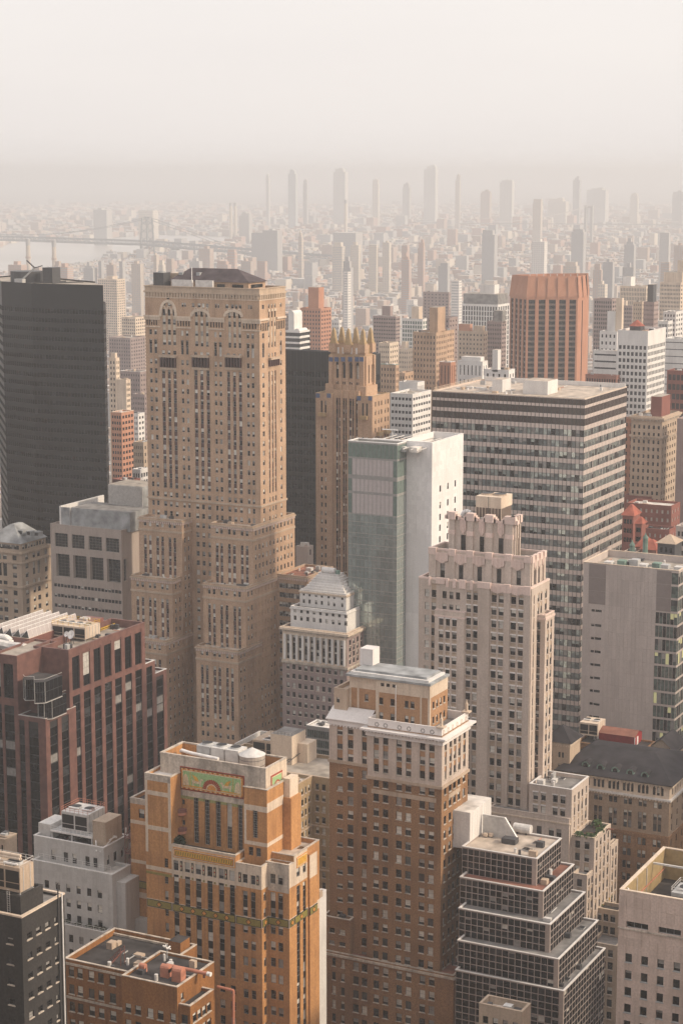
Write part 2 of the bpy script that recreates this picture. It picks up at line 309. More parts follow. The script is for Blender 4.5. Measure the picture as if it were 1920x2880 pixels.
# ------------------------------------------------------------------ a building
class Bld:
    def __init__(s, name, label, cat='building', group=None, maxwin=300):
        s.name, s.label, s.cat, s.group = name, label, cat, group; s.wins = []; s.root = None; s.maxwin = maxwin; s.pending = []
        s.root = bpy.data.objects.new(name, None); COL.objects.link(s.root); s.root.empty_display_size = 5
        tag(s.root, label, cat, group); s.off = None
    def origin(s, x, y): s.off = (x, y, 0); s.root.location = s.off
    def corner(s, r, x, y, D):
        p = at_d(*q(r, x, y), D); s.x1, s.y0 = p.x, p.y
        if s.off is None: s.origin(p.x, p.y)
        return p.z
    def X(s, r, x, y): return at_y(*q(r, x, y), s.y0).x
    def Z(s, r, x, y): return at_y(*q(r, x, y), s.y0).z
    def Y(s, r, x, y): return at_x(*q(r, x, y), s.x1).y
    def ZW(s, r, x, y): return at_x(*q(r, x, y), s.x1).z
    def cols(s, r, y, prs): return [(s.X(r, a, y), s.X(r, b, y)) for a, b in prs]
    def colsW(s, r, y, prs): return [(s.Y(r, a, y), s.Y(r, b, y)) for a, b in prs]
    def rows(s, r, x, ya, yb, n, h, extra=0, west=False):
        f = s.ZW if west else s.Z
        za, zb = f(r, x, ya), f(r, x, yb); pt = (za - zb) / max(1, n - 1); hh = f(r, x, ya) - f(r, x, ya + h)
        return [(za - k * pt - hh, za - k * pt) for k in range(n + extra)]
    def part(s, mb, name, parent=None, kind=None, label=None, smooth=False):
        o = mb.obj(name, parent or s.root, s.off, smooth)
        if kind: o['kind'] = kind
        if label: o['label'] = label
        return o
    def fac(s, mb, O, u, n, ua, ub_, z0, z1, base, groups, over=()):
        us, vs_ = {ua, ub_}, {z0, z1}; rnd = lambda t: round(t, 3)
        cl = lambda t, a, b: min(max(t, a), b)
        for g in groups:
            for c in g['cols']: us.update((cl(c[0], ua, ub_), cl(c[1], ua, ub_)))
            for rr in g['rows']:
                if rr[1] > z0 and rr[0] < z1: vs_.update((cl(rr[0], z0, z1), cl(rr[1], z0, z1)))
            if g.get('strip'): vs_.update((cl(g['sz'][0], z0, z1), cl(g['sz'][1], z0, z1)))
        for ov in over: us.update((cl(ov[0], ua, ub_), cl(ov[1], ua, ub_))); vs_.update((cl(ov[2], z0, z1), cl(ov[3], z0, z1)))
        us = sorted({rnd(t) for t in us}); vs_ = sorted({rnd(t) for t in vs_})
        D = [[0.0] * (len(vs_) - 1) for _ in range(len(us) - 1)]; Mt = [[base] * (len(vs_) - 1) for _ in range(len(us) - 1)]
        def fill(a, b, lo, hi2, d, m):
            a, b, lo, hi2 = rnd(cl(a, ua, ub_)), rnd(cl(b, ua, ub_)), rnd(cl(lo, z0, z1)), rnd(cl(hi2, z0, z1))
            for i in range(bisect.bisect_left(us, a), bisect.bisect_left(us, b)):
                for j in range(bisect.bisect_left(vs_, lo), bisect.bisect_left(vs_, hi2)): D[i][j] = d; Mt[i][j] = m
        for ov in over:
            if len(ov) < 7: fill(*ov)
        for g in groups:
            d = g.get('d', .3)
            for c in g['cols']:
                if g.get('strip'): fill(c[0], c[1], g['sz'][0], g['sz'][1], -g.get('sd', .15), g['strip'])
            for c in g['cols']:
                for rr in g['rows']:
                    if rr[0] < z0 + .2 or rr[1] > z1 - .05: continue
                    fill(c[0], c[1], rr[0], rr[1], -d, g.get('fill') if g.get('fill') else None)
                    if g.get('fill'): continue
                    w, h = c[1] - c[0], rr[1] - rr[0]; cu, cz = (c[0] + c[1]) / 2, (rr[0] + rr[1]) / 2
                    S = g['st']
                    if callable(S): S = S(c, rr)
                    p = Vector(O) + Vector(u) * cu + Vector(n) * (-d); rot = math.atan2(u[1], u[0])
                    s.wins.append((p.x, p.y, cz, w, h, rot, S, d))
        for ov in over:
            if len(ov) >= 7: fill(*ov[:6])
        relief(mb, O, u, n, us, vs_, D, Mt)
    def tier(s, x0, x1, y0, y1, z0, z1, m, N=(), W=(), No=(), Wo=(), par=1.0, roof='roof_gravel', name='wall', cope=None, copeh=.15, copeo=.06, pt=.45):
        mb = MB()
        s.fac(mb, (0, y0, 0), (1, 0, 0), (0, -1, 0), x0, x1, z0, z1, m, N, No)
        s.fac(mb, (x1, 0, 0), (0, 1, 0), (1, 0, 0), y0, y1, z0, z1, m, W, Wo)
        mb.face([(x1, y1, z0), (x0, y1, z0), (x0, y1, z1), (x1, y1, z1)], m); mb.face([(x0, y1, z0), (x0, y0, z0), (x0, y0, z1), (x0, y1, z1)], m)
        w = s.part(mb, name)
        rb = MB(); e = .3; rb.face([(x0 + e, y0 + e, z1 - par), (x1 - e, y0 + e, z1 - par), (x1 - e, y1 - e, z1 - par), (x0 + e, y1 - e, z1 - par)], roof)
        s.part(rb, 'roof')
        if par > 0.05:
            s.parapet(x0, x1, y0, y1, z1 - par, z1, pt, m, cope or m, copeh, copeo)
        return w
    def parapet(s, x0, x1, y0, y1, z0, z1, t, m, cope, ch, co):
        pb = MB(); e = .15
        for a, b, c, d in ((x0 + e, x1 - e, y0 + e, y0 + t), (x0 + e, x1 - e, y1 - t, y1 - e), (x0 + e, x0 + t, y0 + t, y1 - t), (x1 - t, x1 - e, y0 + t, y1 - t)):
            pb.box(a, b, c, d, z0 - .2, z1 - .01, m)
        for a, b, c, d in ((x0 - co, x1 + co, y0 - co, y0 + t + .05), (x0 - co, x1 + co, y1 - t - .05, y1 + co), (x0 - co, x0 + t + .05, y0 + t + .05, y1 - t - .05), (x1 - t - .05, x1 + co, y0 + t + .05, y1 - t - .05)):
            pb.box(a, b, c, d, z1 - .02, z1 + ch, cope)
        s.part(pb, 'parapet')
    def ring(s, x0, x1, y0, y1, z0, z1, out, m, name='cornice', dent=0, dm=None, dh=.4, dz=None):
        """a moulding round a tier; dent = spacing of the small blocks under it"""
        mb = MB(); t = .25
        for a, c, d, e in ((x0 - out, x1 + out, y0 - out, y0 + t), (x0 - out, x1 + out, y1 - t, y1 + out), (x0 - out, x0 + t, y0 + t, y1 - t), (x1 - t, x1 + out, y0 + t, y1 - t)): mb.box(a, c, d, e, z0, z1, m)
        o = s.part(mb, name)
        if dent:
            db = MB(); zt = z0; zb = z0 - dh; n = int((x1 - x0) / dent)
            for k in range(n):
                a = x0 + (k + .5) * (x1 - x0) / n; db.box(a - dent * .28, a + dent * .28, y0 - out * .8, y0 + .02, zb, zt + .01, dm or m)
            n = int((y1 - y0) / dent)
            for k in range(n):
                a = y0 + (k + .5) * (y1 - y0) / n; db.box(x1 - .02, x1 + out * .8, a - dent * .28, a + dent * .28, zb, zt + .01, dm or m)
            s.part(db, 'dentils', o, 'stuff')
        return o
    def box(s, name, x0, x1, y0, y1, z0, z1, m, top=None, parent=None): mb = MB(); mb.box(x0, x1, y0, y1, z0, z1, m, top); return s.part(mb, name, parent)
    def panels(s, face, ua, ub_, za, zb, nu, nz, m, name='panel', gap=.025, t=.04, skip=None, mx=300, plane=None):
        """separate cladding panels on the north ('N') or west ('W') face"""
        du, dz = (ub_ - ua) / nu, (zb - za) / nz; pl = plane if plane is not None else (s.y0 if face == 'N' else s.x1)
        mb = MB(); mb.box(-du / 2 + gap, du / 2 - gap, -t, .02, -dz / 2 + gap, dz / 2 - gap, m); tpl = (mb.v, mb.f, mb.m, mb.ml); me = None
        rot = 0 if face == 'N' else math.pi / 2; rest = MB(); n = 0
        for j in reversed(range(nz)):
            for i in range(nu):
                u, z = ua + (i + .5) * du, za + (j + .5) * dz
                if skip and skip(u, z, du, dz): continue
                loc = (u, pl, z) if face == 'N' else (pl, u, z)
                if n < mx:
                    if me is None: me = mb.mesh(name)
                    o = bpy.data.objects.new(name, me); COL.objects.link(o); o.parent = s.root; o.location = Vector(loc) - Vector(s.off); o.rotation_euler.z = rot; n += 1
                else: rest.add(tpl, loc, rot)
        if rest.f: s.part(rest, name + '_field', None, 'stuff')
    def clutter(s, x0, x1, y0, y1, z, n, seed=1):
        """small vents, hatches, pipes and units bolted to a roof"""
        rg = random.Random(seed + int(abs(x0 * 7 + y0 * 13)))
        for k in range(n):
            x, y, t = rg.uniform(x0 + 1, x1 - 2.5), rg.uniform(y0 + 1, y1 - 2.5), rg.random(); mb = MB()
            if t < .4: w, d, h = rg.uniform(.8, 2.4), rg.uniform(.8, 2.2), rg.uniform(.5, 1.8); mb.box(x, x + w, y, y + d, z - .05, z + h, rg.choice(('metal_light', 'metal_grey', 'stone_tan', 'metal_dark'))); nm = 'roof_unit'
            elif t < .65: mb.cyl((x, y), rg.uniform(.2, .5), z - .05, z + rg.uniform(.6, 1.6), rg.choice(('metal_light', 'metal_dark', 'white_enamel')), 8); nm = 'roof_vent'
            elif t < .85: L_ = rg.uniform(3, 8); hz = z + .35; e = (min(x + L_, x1 - .8), y, hz) if rg.random() < .5 else (x, min(y + L_, y1 - .8), hz); mb.tube((x, y, hz), e, .12, rg.choice(('metal_light', 'metal_grey', 'duct_salmon')), 6); nm = 'roof_pipe'
            else: mb.box(x, x + 1.4, y, y + 1.8, z - .05, z + .35, 'metal_grey', 'glass_mid'); nm = 'roof_hatch'
            s.part(mb, nm)
    def finish(s):
        s.wins.sort(key=lambda t: t[0] ** 2 + t[1] ** 2 + (t[2] - CAMH) ** 2); rest = MB()
        for k, (x, y, z, w, h, rot, S, d) in enumerate(s.wins):
            var = pick(ST[S]['p']); g = R.randrange(3)
            key, tp = wtemplate(math.ceil((w + .02) * 20) / 20, math.ceil((h + .02) * 20) / 20, S, var, g, d)
            if k < s.maxwin:
                if key not in _wm: _wm[key] = tp[4].mesh('window')
                o = bpy.data.objects.new('window', _wm[key]); COL.objects.link(o); o.parent = s.root
                o.location = (x - s.off[0], y - s.off[1], z); o.rotation_euler.z = rot
            else: rest.add(tp[:4], (x, y, z), rot)
        if rest.f: s.part(rest, 'window_field', None, 'stuff')
        return s
def G(cols, rows, st='sash_plain', d=.3, **k): return dict(cols=cols, rows=rows, st=st, d=d, **k)
def spread(a, b, n, w):
    """n windows of width w spread evenly between a and b"""
    s_ = (b - a) / n; return [(a + (k + .5) * s_ - w / 2, a + (k + .5) * s_ + w / 2) for k in range(n)]
def down(z, pitch, h, n): return [(z - k * pitch - h, z - k * pitch) for k in range(n)]
def single(mb, name, label, cat, group=None, kind=None, smooth=False):
    xs = [v[0] for v in mb.v]; ys = [v[1] for v in mb.v]; off = ((min(xs) + max(xs)) / 2, (min(ys) + max(ys)) / 2, min(v[2] for v in mb.v))
    return tag(mb.obj(name, None, off, smooth), label, cat, group, kind)
def thing(name, loc, label, cat, group=None):
    o = bpy.data.objects.new(name, None); COL.objects.link(o); o.location = loc; o.empty_display_size = 1; return tag(o, label, cat, group)
def sub(mb, name, root, kind=None, parent=None):
    o = mb.obj(name, parent or root, tuple(root.location)); 
    if kind: o['kind'] = kind
    return o
# ================================================================== orange brick tower with coloured tile panels
b = Bld('orange_brick_tower', 'orange brick setback tower with green sunburst mosaic panel and yellow tile bands', 'tower')
zc = b.corner('k', 1300, 1240, 425); xC, yC = b.x1, b.y0                    # west corner of the right-hand front
# the bay stands in front: its west side runs from k1080 to k1130
b.x1 = b.X('k', 1130, 1500); yA = b.Y('k', 1080, 1515); xA = b.x1; yA = min(yA, yC - 2.0)
b.y0 = yA
BR, SC = 'brick_orange', 'stone_cream'
x155, x360, x870, x1080 = [b.X('k', t, 1450) for t in (155, 360, 872, 1080)]; x1080 = xA - .0
zMid = b.Z('k', 365, 905); zBay = b.Z('k', 1000, 1075); zBk = b.Z('k', 155, 335)
zb0, zb1 = b.Z('k', 165, 1398), b.Z('k', 165, 1338)                          # the tile band
yBack = yA + 26
cm = b.cols('k', 1300, [(370, 412), (460, 503), (548, 592), (640, 683), (733, 776), (820, 862)])
zs = [b.Z('k', 460, 1180)]
pitch = (b.Z('k', 460, 1180) - b.Z('k', 460, 1700)) / 4
rws = down(b.Z('k', 460, 1182), pitch, pitch * .56, 22); top_row = [(b.Z('k', 460, 1128), b.Z('k', 460, 1045))]
stone0 = b.Z('k', 365, 1165)
Nm = [G(cm, rws[:6], 'sash_french', .35, strip='spandrel_black', sz=(rws[5][0], b.Z('k', 460, 1160)), sd=.28), G(cm, rws[6:], 'sash_french', .3), G(cm, top_row, 'sash_french', .3)]
lbw = [(b.X('k', 299, 1300), b.X('k', 328, 1300))]; lbr = down(b.Z('k', 300, 1015), pitch, pitch * .58, 20)
over = [(x360, x870, stone0, zMid, .0, SC), (x155, x360, b.Z('k', 200, 785), b.Z('k', 200, 750), .04, SC), (x155, x360, b.Z('k', 200, 505), b.Z('k', 200, 470), .04, SC), (x155, x360, zb0 - .15, zb1 + .15, .05, SC), (x155, x360, b.Z('k', 165, 1100), b.Z('k', 165, 1068), .04, SC)]
# left pier
b.tier(x155, x360 - .01, yA, yBack, 0, zBk, BR, N=[G(lbw, lbr, 'narrow_pair', .3)], No=[o for o in over if o[1] <= x360 + .01] + [(x155, x155 + .7, b.Z('k', 160, 960), zBk - 1.2, .03, SC), (x360 - .75, x360 - .01, b.Z('k', 350, 960), zBk - 1.2, .03, SC), (x155, x360, zBk - 1.4, zBk, .06, 'stone_soot')],
       roof='roof_light', par=.6, cope='stone_soot', copeh=.25)
# middle front under the yellow panel
b.tier(x360, x870, yA, yBack, 0, zMid, BR, N=Nm, No=[over[0], (x360, x870, zb0 - .15, zb1 + .15, .05, SC)], par=1.2, roof='roof_dark', cope='stone_soot')
# bay at the right of it
cb = b.cols('k', 1350, [(925, 965), (990, 1028)])
rb_ = down(b.Z('k', 925, 1275), pitch, pitch * .56, 22); bay_st = b.Z('k', 900, 1240)
b.x1 = xA
b.tier(x870 + .01, xA, yA + .02, yC + 8, 0, zBay, BR, N=[G(cb, rb_[:2], 'sash_french', .35, strip='spandrel_black', sz=(rb_[1][0], rb_[0][1]), sd=.28), G(cb, rb_[2:], 'sash_french'), G(cb, [(b.Z('k', 925, 1215), b.Z('k', 925, 1140))], 'sash_french', .4)],
       W=[G([(yA + .32 * (yC - yA), yA + .72 * (yC - yA))], down(b.ZW('k', 1100, 1290), pitch, pitch * .55, 20), 'sash_french')], No=[(x870, xA, bay_st, zBay, .0, SC), (x870, xA, zb0 - .15, zb1 + .15, .05, SC)], Wo=[(yA, yC, bay_st, zBay, 0, SC), (yA, yC, zb0 - .15, zb1 + .15, .05, SC)], par=1.1, roof='roof_dark', cope='stone_soot')
# right-hand front, set back, and the west side
b.y0 = yC; b.x1 = xC; zR = b.Z('k', 1210, 1060); x1130 = b.X('k', 1130, 1500)
cc = b.cols('k', 1400, [(1148, 1190), (1210, 1250)]); rc = down(b.Z('k', 1150, 1285), pitch, pitch * .56, 22)
y1440 = b.Y('k', 1446, 1450); zW = b.ZW('k', 1440, 955)
cw = b.colsW('k', 1700, [(1362, 1388), (1412, 1436)])
rw = down(b.ZW('k', 1365, 1240), pitch, pitch * .56, 22)
yw0 = b.Y('k', 1340, 1500)
b.tier(xA - .5, xC, yC, yw0 + .2, 0, zR, BR, N=[G(cc, rc[:2], 'sash_french', .35, strip='spandrel_black', sz=(rc[1][0], rc[0][1]), sd=.28), G(cc, rc[2:], 'sash_french'), G(cc, [(b.Z('k', 1150, 1218), b.Z('k', 1150, 1138))], 'sash_french')], par=.9, roof='roof_dark', cope='stone_soot',
       No=[(xA, xC, b.Z('k', 1150, 1275), zR, 0, 'stone_soot'), (xA, xC, zb0 - .15, zb1 + .15, .05, SC)], Wo=[(yC, yw0 + .2, b.ZW('k', 1302, 1260), zR, 0, SC), (yC, yw0 + .2, zb0 - .15, zb1 + .15, .05, SC)])
yw0, yw1 = b.Y('k', 1340, 1500), y1440
zRW = b.ZW('k', 1360, 985)
b.tier(xA - 8, xC + .02, yw0, yw1 + 6, 0, zRW, BR, W=[G(cw, rw, 'sash_french', .35, strip='spandrel_black', sz=(rw[-1][0], rw[0][1]), sd=.28), G(cw, [(b.ZW('k', 1365, 1170), b.ZW('k', 1365, 1095))], 'sash_french')],
       Wo=[(yw0, yw1, b.ZW('k', 1360, 1225), zRW, 0, SC), (yw0, yw1 + 6, zb0 - .15, zb1 + .15, .05, SC)], N=[], par=1.0, roof='roof_tan', cope='stone_soot')
yf1 = b.Y('k', 1510, 1400)
b.tier(xC - 10, xC + .5, yw1 + .3, yf1, 0, b.ZW('k', 1470, 975), BR, Wo=[(yw1, yf1, b.ZW('k', 1470, 1165), b.ZW('k', 1470, 975), 0, SC), (yw1, yf1, zb0 - .15, zb1 + .15, .05, SC)], par=.5, roof='roof_light')
# far left wing, lower and farther back
yL = yA + 9; b.y0 = yL; x25 = b.X('k', 25, 900)
b.tier(x25, x155 + .3, yL, yBack, 0, b.Z('k', 30, 530), BR, N=[G([(b.X('k', 88, 650), b.X('k', 134, 650))], [(b.Z('k', 90, 690), b.Z('k', 90, 615))], 'small', .3)],
       No=[(x25, x155, b.Z('k', 30, 1045), b.Z('k', 30, 1018), .04, SC), (x25, x155, b.Z('k', 30, 730), b.Z('k', 30, 700), .04, SC), (x25, x155, b.Z('k', 35, 1320), b.Z('k', 35, 1275), .05, SC), (x25, x155, b.Z('k', 30, 570), b.Z('k', 30, 530), .06, 'stone_soot')], par=.8, roof='roof_dark', cope='stone_soot')
# upper slab
yB = yA + 4.5; b.y0 = yB; x262, x1110 = b.X('k', 262, 300), b.X('k', 1112, 420); zTop = b.Z('k', 1110, 300); zT0 = zMid - 3
b.x1 = x1110; yTopEnd = b.Y('k', 1280, 225)
tw = b.cols('k', 700, [(528, 571), (617, 660), (706, 749), (796, 839), (885, 925)])
zt1, zt0 = b.Z('k', 528, 525), b.Z('k', 528, 890)
stz = b.Z('k', 430, 505)
sw = b.colsW('k', 600, [(1205, 1230)])
b.tier(x262, x1110, yB, yTopEnd, zT0 - 5, zTop, BR, N=[G(tw, [(zt0, zt1)], 'tall_casement', .5), G(b.cols('k', 600, [(437, 460)]), down(b.Z('k', 440, 540), 5.0, 1.2, 3), 'small')], W=[G(sw, [(b.ZW('k', 1210, 905), b.ZW('k', 1210, 560))], 'tall_casement', .5)],
       No=[(x262, x1110, stz, zTop, .0, 'stone_soot'), (b.X('k', 420, 500), b.X('k', 930, 500), stz - .7, stz, .0, 'tile_moss')], Wo=[(yB, yTopEnd, b.ZW('k', 1150, 560), zTop, 0, SC)], par=3.2, roof='roof_tan', cope='stone_soot', copeh=.3)
# corner pier of the slab with its own window
yP = yB - 1.2; b.y0 = yP; x935 = b.X('k', 937, 700); x1120 = b.X('k', 1122, 700); zP1, zP2 = b.Z('k', 950, 440), b.Z('k', 940, 885)
b.x1 = x1120
b.tier(x935, x1120, yP, yTopEnd - 3, zT0 - 5, zP1, BR, N=[G(b.cols('k', 700, [(1005, 1045)]), [(b.Z('k', 1005, 850), b.Z('k', 1005, 628))], 'tall_casement', .4), G(b.cols('k', 960, [(972, 1010), (1033, 1072)]), [(b.Z('k', 975, 990), b.Z('k', 975, 920))], 'sash_french', .35)],
       No=[(x935, x1120, b.Z('k', 940, 620), b.Z('k', 940, 575), .03, SC), (x935, x1120, zP2 - .3, zP2 + .6, .05, SC), (x935, x935 + .6, zP2, b.Z('k', 940, 600), .02, SC)], Wo=[(yP, yTopEnd, b.ZW('k', 1125, 650), b.ZW('k', 1125, 575), .03, SC), (yP, yTopEnd, zP2 - .3, zP2 + .6, .05, SC)], par=.3, roof='stone_soot', cope='stone_soot', copeo=.2)
for fr in (.62, 1.0):                                                          # west buttress stepping down
    pass
b.box('buttress', x1120 - .2, x1120 + 1.6, yTopEnd - 3.2, yTopEnd + .8, 0, b.ZW('k', 1290, 350), SC)
b.box('buttress', x1120 - .2, x1120 + 2.1, yTopEnd - 3.6, yTopEnd + 1.2, 0, b.ZW('k', 1290, 500), BR)
# ---- tile work: frames, fields and figures stand proud of the wall, each a part
def tileframe(b, face, ua, ub_, za, zb, pl, layers, label=None):
    """nested borders: list of (inset, thickness, material) from the outside in"""
    o = None
    for k, (ins, t, m) in enumerate(layers):
        mb = MB(); a, c, lo, hi2 = ua + ins, ub_ - ins, za + ins, zb - ins
        if face == 'N': mb.box(a, c, pl - t, pl + .02, lo, hi2, m)
        else: mb.box(pl - .02, pl + t, a, c, lo, hi2, m)
        o = b.part(mb, 'mosaic_panel' if k == 0 else 'mosaic_field', o, None, label if k == 0 else None) if k < 2 else b.part(mb, 'mosaic_field', first)
        if k == 0: first = o
    return first
def poly(b, pts, y, t, m, name, parent):
    mb = MB(); mb.face([(x, y - t, z) for x, z in pts], m); n = len(pts)
    for k in range(n): (x, z), (x2, z2) = pts[k], pts[(k + 1) % n]; mb.face([(x, y, z), (x2, y, z2), (x2, y - t, z2), (x, y - t, z)], m)
    return b.part(mb, name, parent)
b.y0 = yB
ua, ub_, za, zb = b.X('k', 423, 400), b.X('k', 940, 440), b.Z('k', 425, 455), b.Z('k', 425, 270)
pan = tileframe(b, 'N', ua, ub_, za, zb, yB, [(0, .12, 'tile_red'), (.18, .14, 'tile_black'), (.32, .16, 'tile_orange'), (.75, .18, 'tile_cream'), (.95, .20, 'tile_green')], 'green mosaic panel with rising sun between winged beasts')
cxm, W_, H_ = (ua + ub_) / 2, ub_ - ua, zb - za; zf = za + 1.0; yy = yB - .2
for k in range(26):                                                            # red and cream studs of the border
    u = ua + .55 + k * (W_ - 1.1) / 25
    for zz in (za + .5, zb - .5): poly(b, [(u - .14, zz - .14), (u + .14, zz - .14), (u + .14, zz + .14), (u - .14, zz + .14)], yB - .15, .06, 'tile_red' if k % 2 else 'tile_cream', 'tile', pan)
def arc(cx, cz, r, a0, a1, n): return [(cx + r * math.cos(a0 + (a1 - a0) * k / n), cz + r * math.sin(a0 + (a1 - a0) * k / n)) for k in range(n + 1)]
sr = H_ * .42
for k in range(15):
    a = math.pi * (k + .5) / 15
    poly(b, [(cxm + sr * .62 * math.cos(a - .08), zf + sr * .62 * math.sin(a - .08)), (cxm + sr * math.cos(a - .085), zf + sr * math.sin(a - .085)), (cxm + sr * 1.08 * math.cos(a), zf + sr * 1.08 * math.sin(a)), (cxm + sr * math.cos(a + .085), zf + sr * math.sin(a + .085)), (cxm + sr * .62 * math.cos(a + .08), zf + sr * .62 * math.sin(a + .08))], yy, .08, 'tile_red', 'sun_ray', pan)
poly(b, arc(cxm, zf, sr * .62, 0, math.pi, 16), yy, .06, 'tile_cream', 'sun_disc', pan); poly(b, arc(cxm, zf, sr * .5, 0, math.pi, 16), yy - .06, .04, 'tile_orange', 'sun_disc', pan)
for sgn in (-1, 1):
    c0 = cxm + sgn * W_ * .225
    body = [(-1.5, .9), (-1.3, 0), (-1.05, 0), (-1.0, .8), (.7, .75), (.75, 0), (1.0, 0), (1.1, .95), (1.35, 1.7), (1.75, 1.75), (1.6, 2.15), (1.1, 2.2), (.8, 1.55), (-1.1, 1.55), (-1.6, 1.75)]
    wing = [(.6, 1.4), (-.2, 2.5), (-1.5, 3.0), (-1.0, 2.2), (-.6, 1.4)]
    k_ = H_ / 6.2
    for pts, m, t in ((body, 'tile_cream', .07), (wing, 'tile_gold', .1)):
        pp = [(c0 - sgn * x * k_, zf + .3 + z * k_) for x, z in pts]
        poly(b, pp if sgn < 0 else list(reversed(pp)), yy, t, m, 'winged_beast', pan)
    c1 = cxm + sgn * W_ * .405
    poly(b, [(c1 - .9, zf + .2)] + [(c1 + .75 * math.cos(a) * (1 if True else 0), zf + .2 + 2.6 * math.sin(a) ** .7) for a in [math.pi * t / 10 for t in range(1, 10)]][::-1][::-1] + [(c1 + .9, zf + .2)][::-1] if False else [(c1 + .9, zf + .2)] + [(c1 + .78 * math.cos(math.pi * t / 10), zf + .2 + 2.7 * math.sin(math.pi * t / 10) ** .7) for t in range(1, 10)] + [(c1 - .9, zf + .2)], yy, .08, 'tile_cream', 'beehive', pan)
    poly(b, [(c1 + sgn * -1.25 - .06, zf), (c1 - sgn * 1.25 + .06, zf), (c1 - sgn * 1.25 + .06, zb - 1), (c1 - sgn * 1.25 - .06, zb - 1)], yy, .05, 'tile_gold', 'tile_strip', pan)
poly(b, [(ua + 1.0, zf), (ub_ - 1.0, zf), (ub_ - 1.0, zf + .3), (ua + 1.0, zf + .3)], yy, .05, 'tile_gold', 'tile_strip', pan)
b.x1 = x1110
wa, wb = b.Y('k', 1152, 420), b.Y('k', 1243, 400)
wp = tileframe(b, 'W', wa, wb, b.ZW('k', 1155, 528), b.ZW('k', 1155, 350), x1120 + .3 if False else x1110, [(0, .12, 'tile_red'), (.35, .15, 'tile_cream'), (.55, .18, 'tile_green')])
mb = MB(); cz_ = (b.ZW('k', 1195, 430)); cy_ = (wa + wb) / 2
for m_, r_, t_ in (('tile_red', 1.5, .22), ('tile_cream', 1.15, .26)):
    pts = [(cy_ + r_ * math.cos(2 * math.pi * k / 18), cz_ + r_ * math.sin(2 * math.pi * k / 18)) for k in range(18)]
    mb.face([(x1110 + t_, y, z) for y, z in pts], m_)
b.part(mb, 'roundel', wp)
b.y0 = yA
ua2, ub2, za2, zb2 = b.X('k', 365, 960), b.X('k', 865, 1040), b.Z('k', 365, 1003), b.Z('k', 365, 922)
p2 = tileframe(b, 'N', ua2, ub2, za2, zb2, yA, [(0, .1, 'tile_orange'), (.18, .13, 'tile_cream'), (.42, .16, 'tile_red'), (.55, .18, 'tile_gold')], 'long yellow ochre tile panel with a wavy pattern')
for k in range(24):
    u = ua2 + .9 + k * (ub2 - ua2 - 1.8) / 23; zz = (za2 + zb2) / 2
    poly(b, [(u - .2, zz - .45), (u + .05, zz - .45), (u + .2, zz + .45), (u - .05, zz + .45)], yA - .18, .04, 'tile_olive', 'tile', p2)
b.x1 = xC
p3 = tileframe(b, 'W', b.Y('k', 1358, 1030), b.Y('k', 1442, 1000), b.ZW('k', 1360, 1095), b.ZW('k', 1360, 1010), xC + .02, [(0, .1, 'tile_orange'), (.2, .13, 'tile_cream'), (.4, .16, 'tile_gold')])
# ornaments between the top windows
for t in (432, 522, 612, 701, 791, 902, 1046):
    u = b.X('k', t, 1100); z1_ = b.Z('k', 432, 1038); z0_ = b.Z('k', 432, 1118)
    if t > 880: z1_, z0_ = b.Z('k', 902, 1128), b.Z('k', 902, 1205)
    mb = MB(); mb.box(u - .3, u + .3, yA - .1, yA + .02, z0_, z1_, 'tile_black'); o_ = b.part(mb, 'ornament'); h_ = z1_ - z0_
    poly(b, [(u - .17, z0_ + h_ * .58), (u + .17, z0_ + h_ * .58), (u, z1_ - .1)], yA - .1, .05, 'tile_cream', 'tile', o_); poly(b, [(u + .17, z0_ + h_ * .42), (u - .17, z0_ + h_ * .42), (u, z0_ + .1)][::-1][::-1], yA - .1, .05, 'tile_cream', 'tile', o_)
    poly(b, [(u - .2, z0_ + h_ / 2), (u, z0_ + h_ * .38), (u + .2, z0_ + h_ / 2), (u, z0_ + h_ * .62)], yA - .12, .05, 'tile_red', 'tile', o_)
    if t < 880: mb = MB(); zq = b.Z('k', 432, 1165); mb.box(u - .24, u + .24, yA - .07, yA + .02, zq - .25, zq + .25, 'tile_olive'); b.part(mb, 'tile')
# the band of olive tile with diamonds, segment by segment
def bandseg(face, a, c, pl, dm):
    mb = MB(); o_ = None
    if face == 'N': mb.box(a + .12, c - .12, pl - .10, pl + .02, zb0, zb1, 'tile_black')
    else: mb.box(pl - .02, pl + .10, a + .12, c - .12, zb0, zb1, 'tile_black')
    o_ = b.part(mb, 'tile_band'); mb = MB(); e = .16
    if face == 'N': mb.box(a + .12 + e, c - .12 - e, pl - .13, pl, zb0 + e, zb1 - e, 'tile_olive')
    else: mb.box(pl, pl + .13, a + .12 + e, c - .12 - e, zb0 + e, zb1 - e, 'tile_olive')
    b.part(mb, 'tile_field', o_); zc_ = (zb0 + zb1) / 2; r_ = (zb1 - zb0) * .42
    for u in dm:
        mb = MB()
        for rr_, m_, t_ in ((r_, 'tile_black', .16), (r_ * .72, 'tile_orange', .19)):
            P4 = [(u - rr_, zc_), (u, zc_ - rr_), (u + rr_, zc_), (u, zc_ + rr_)]
            mb.face([(x, pl - t_, z) if face == 'N' else (pl + t_, x, z) for x, z in P4], m_)
        b.part(mb, 'diamond_tile', o_)
bandseg('N', x155, x360, yA - .03, [(x155 + x360) / 2]); bandseg('N', x360, x870, yA - .03, [(cm[k][1] + cm[k + 1][0]) / 2 for k in range(5)])
bandseg('N', x870, xA, yA - .03, [(x870 + xA) / 2]); bandseg('W', yA, yC, xA + .05, [(yA + yC) / 2]); bandseg('N', xA, xC, yC - .05, [(xA + xC) / 2])
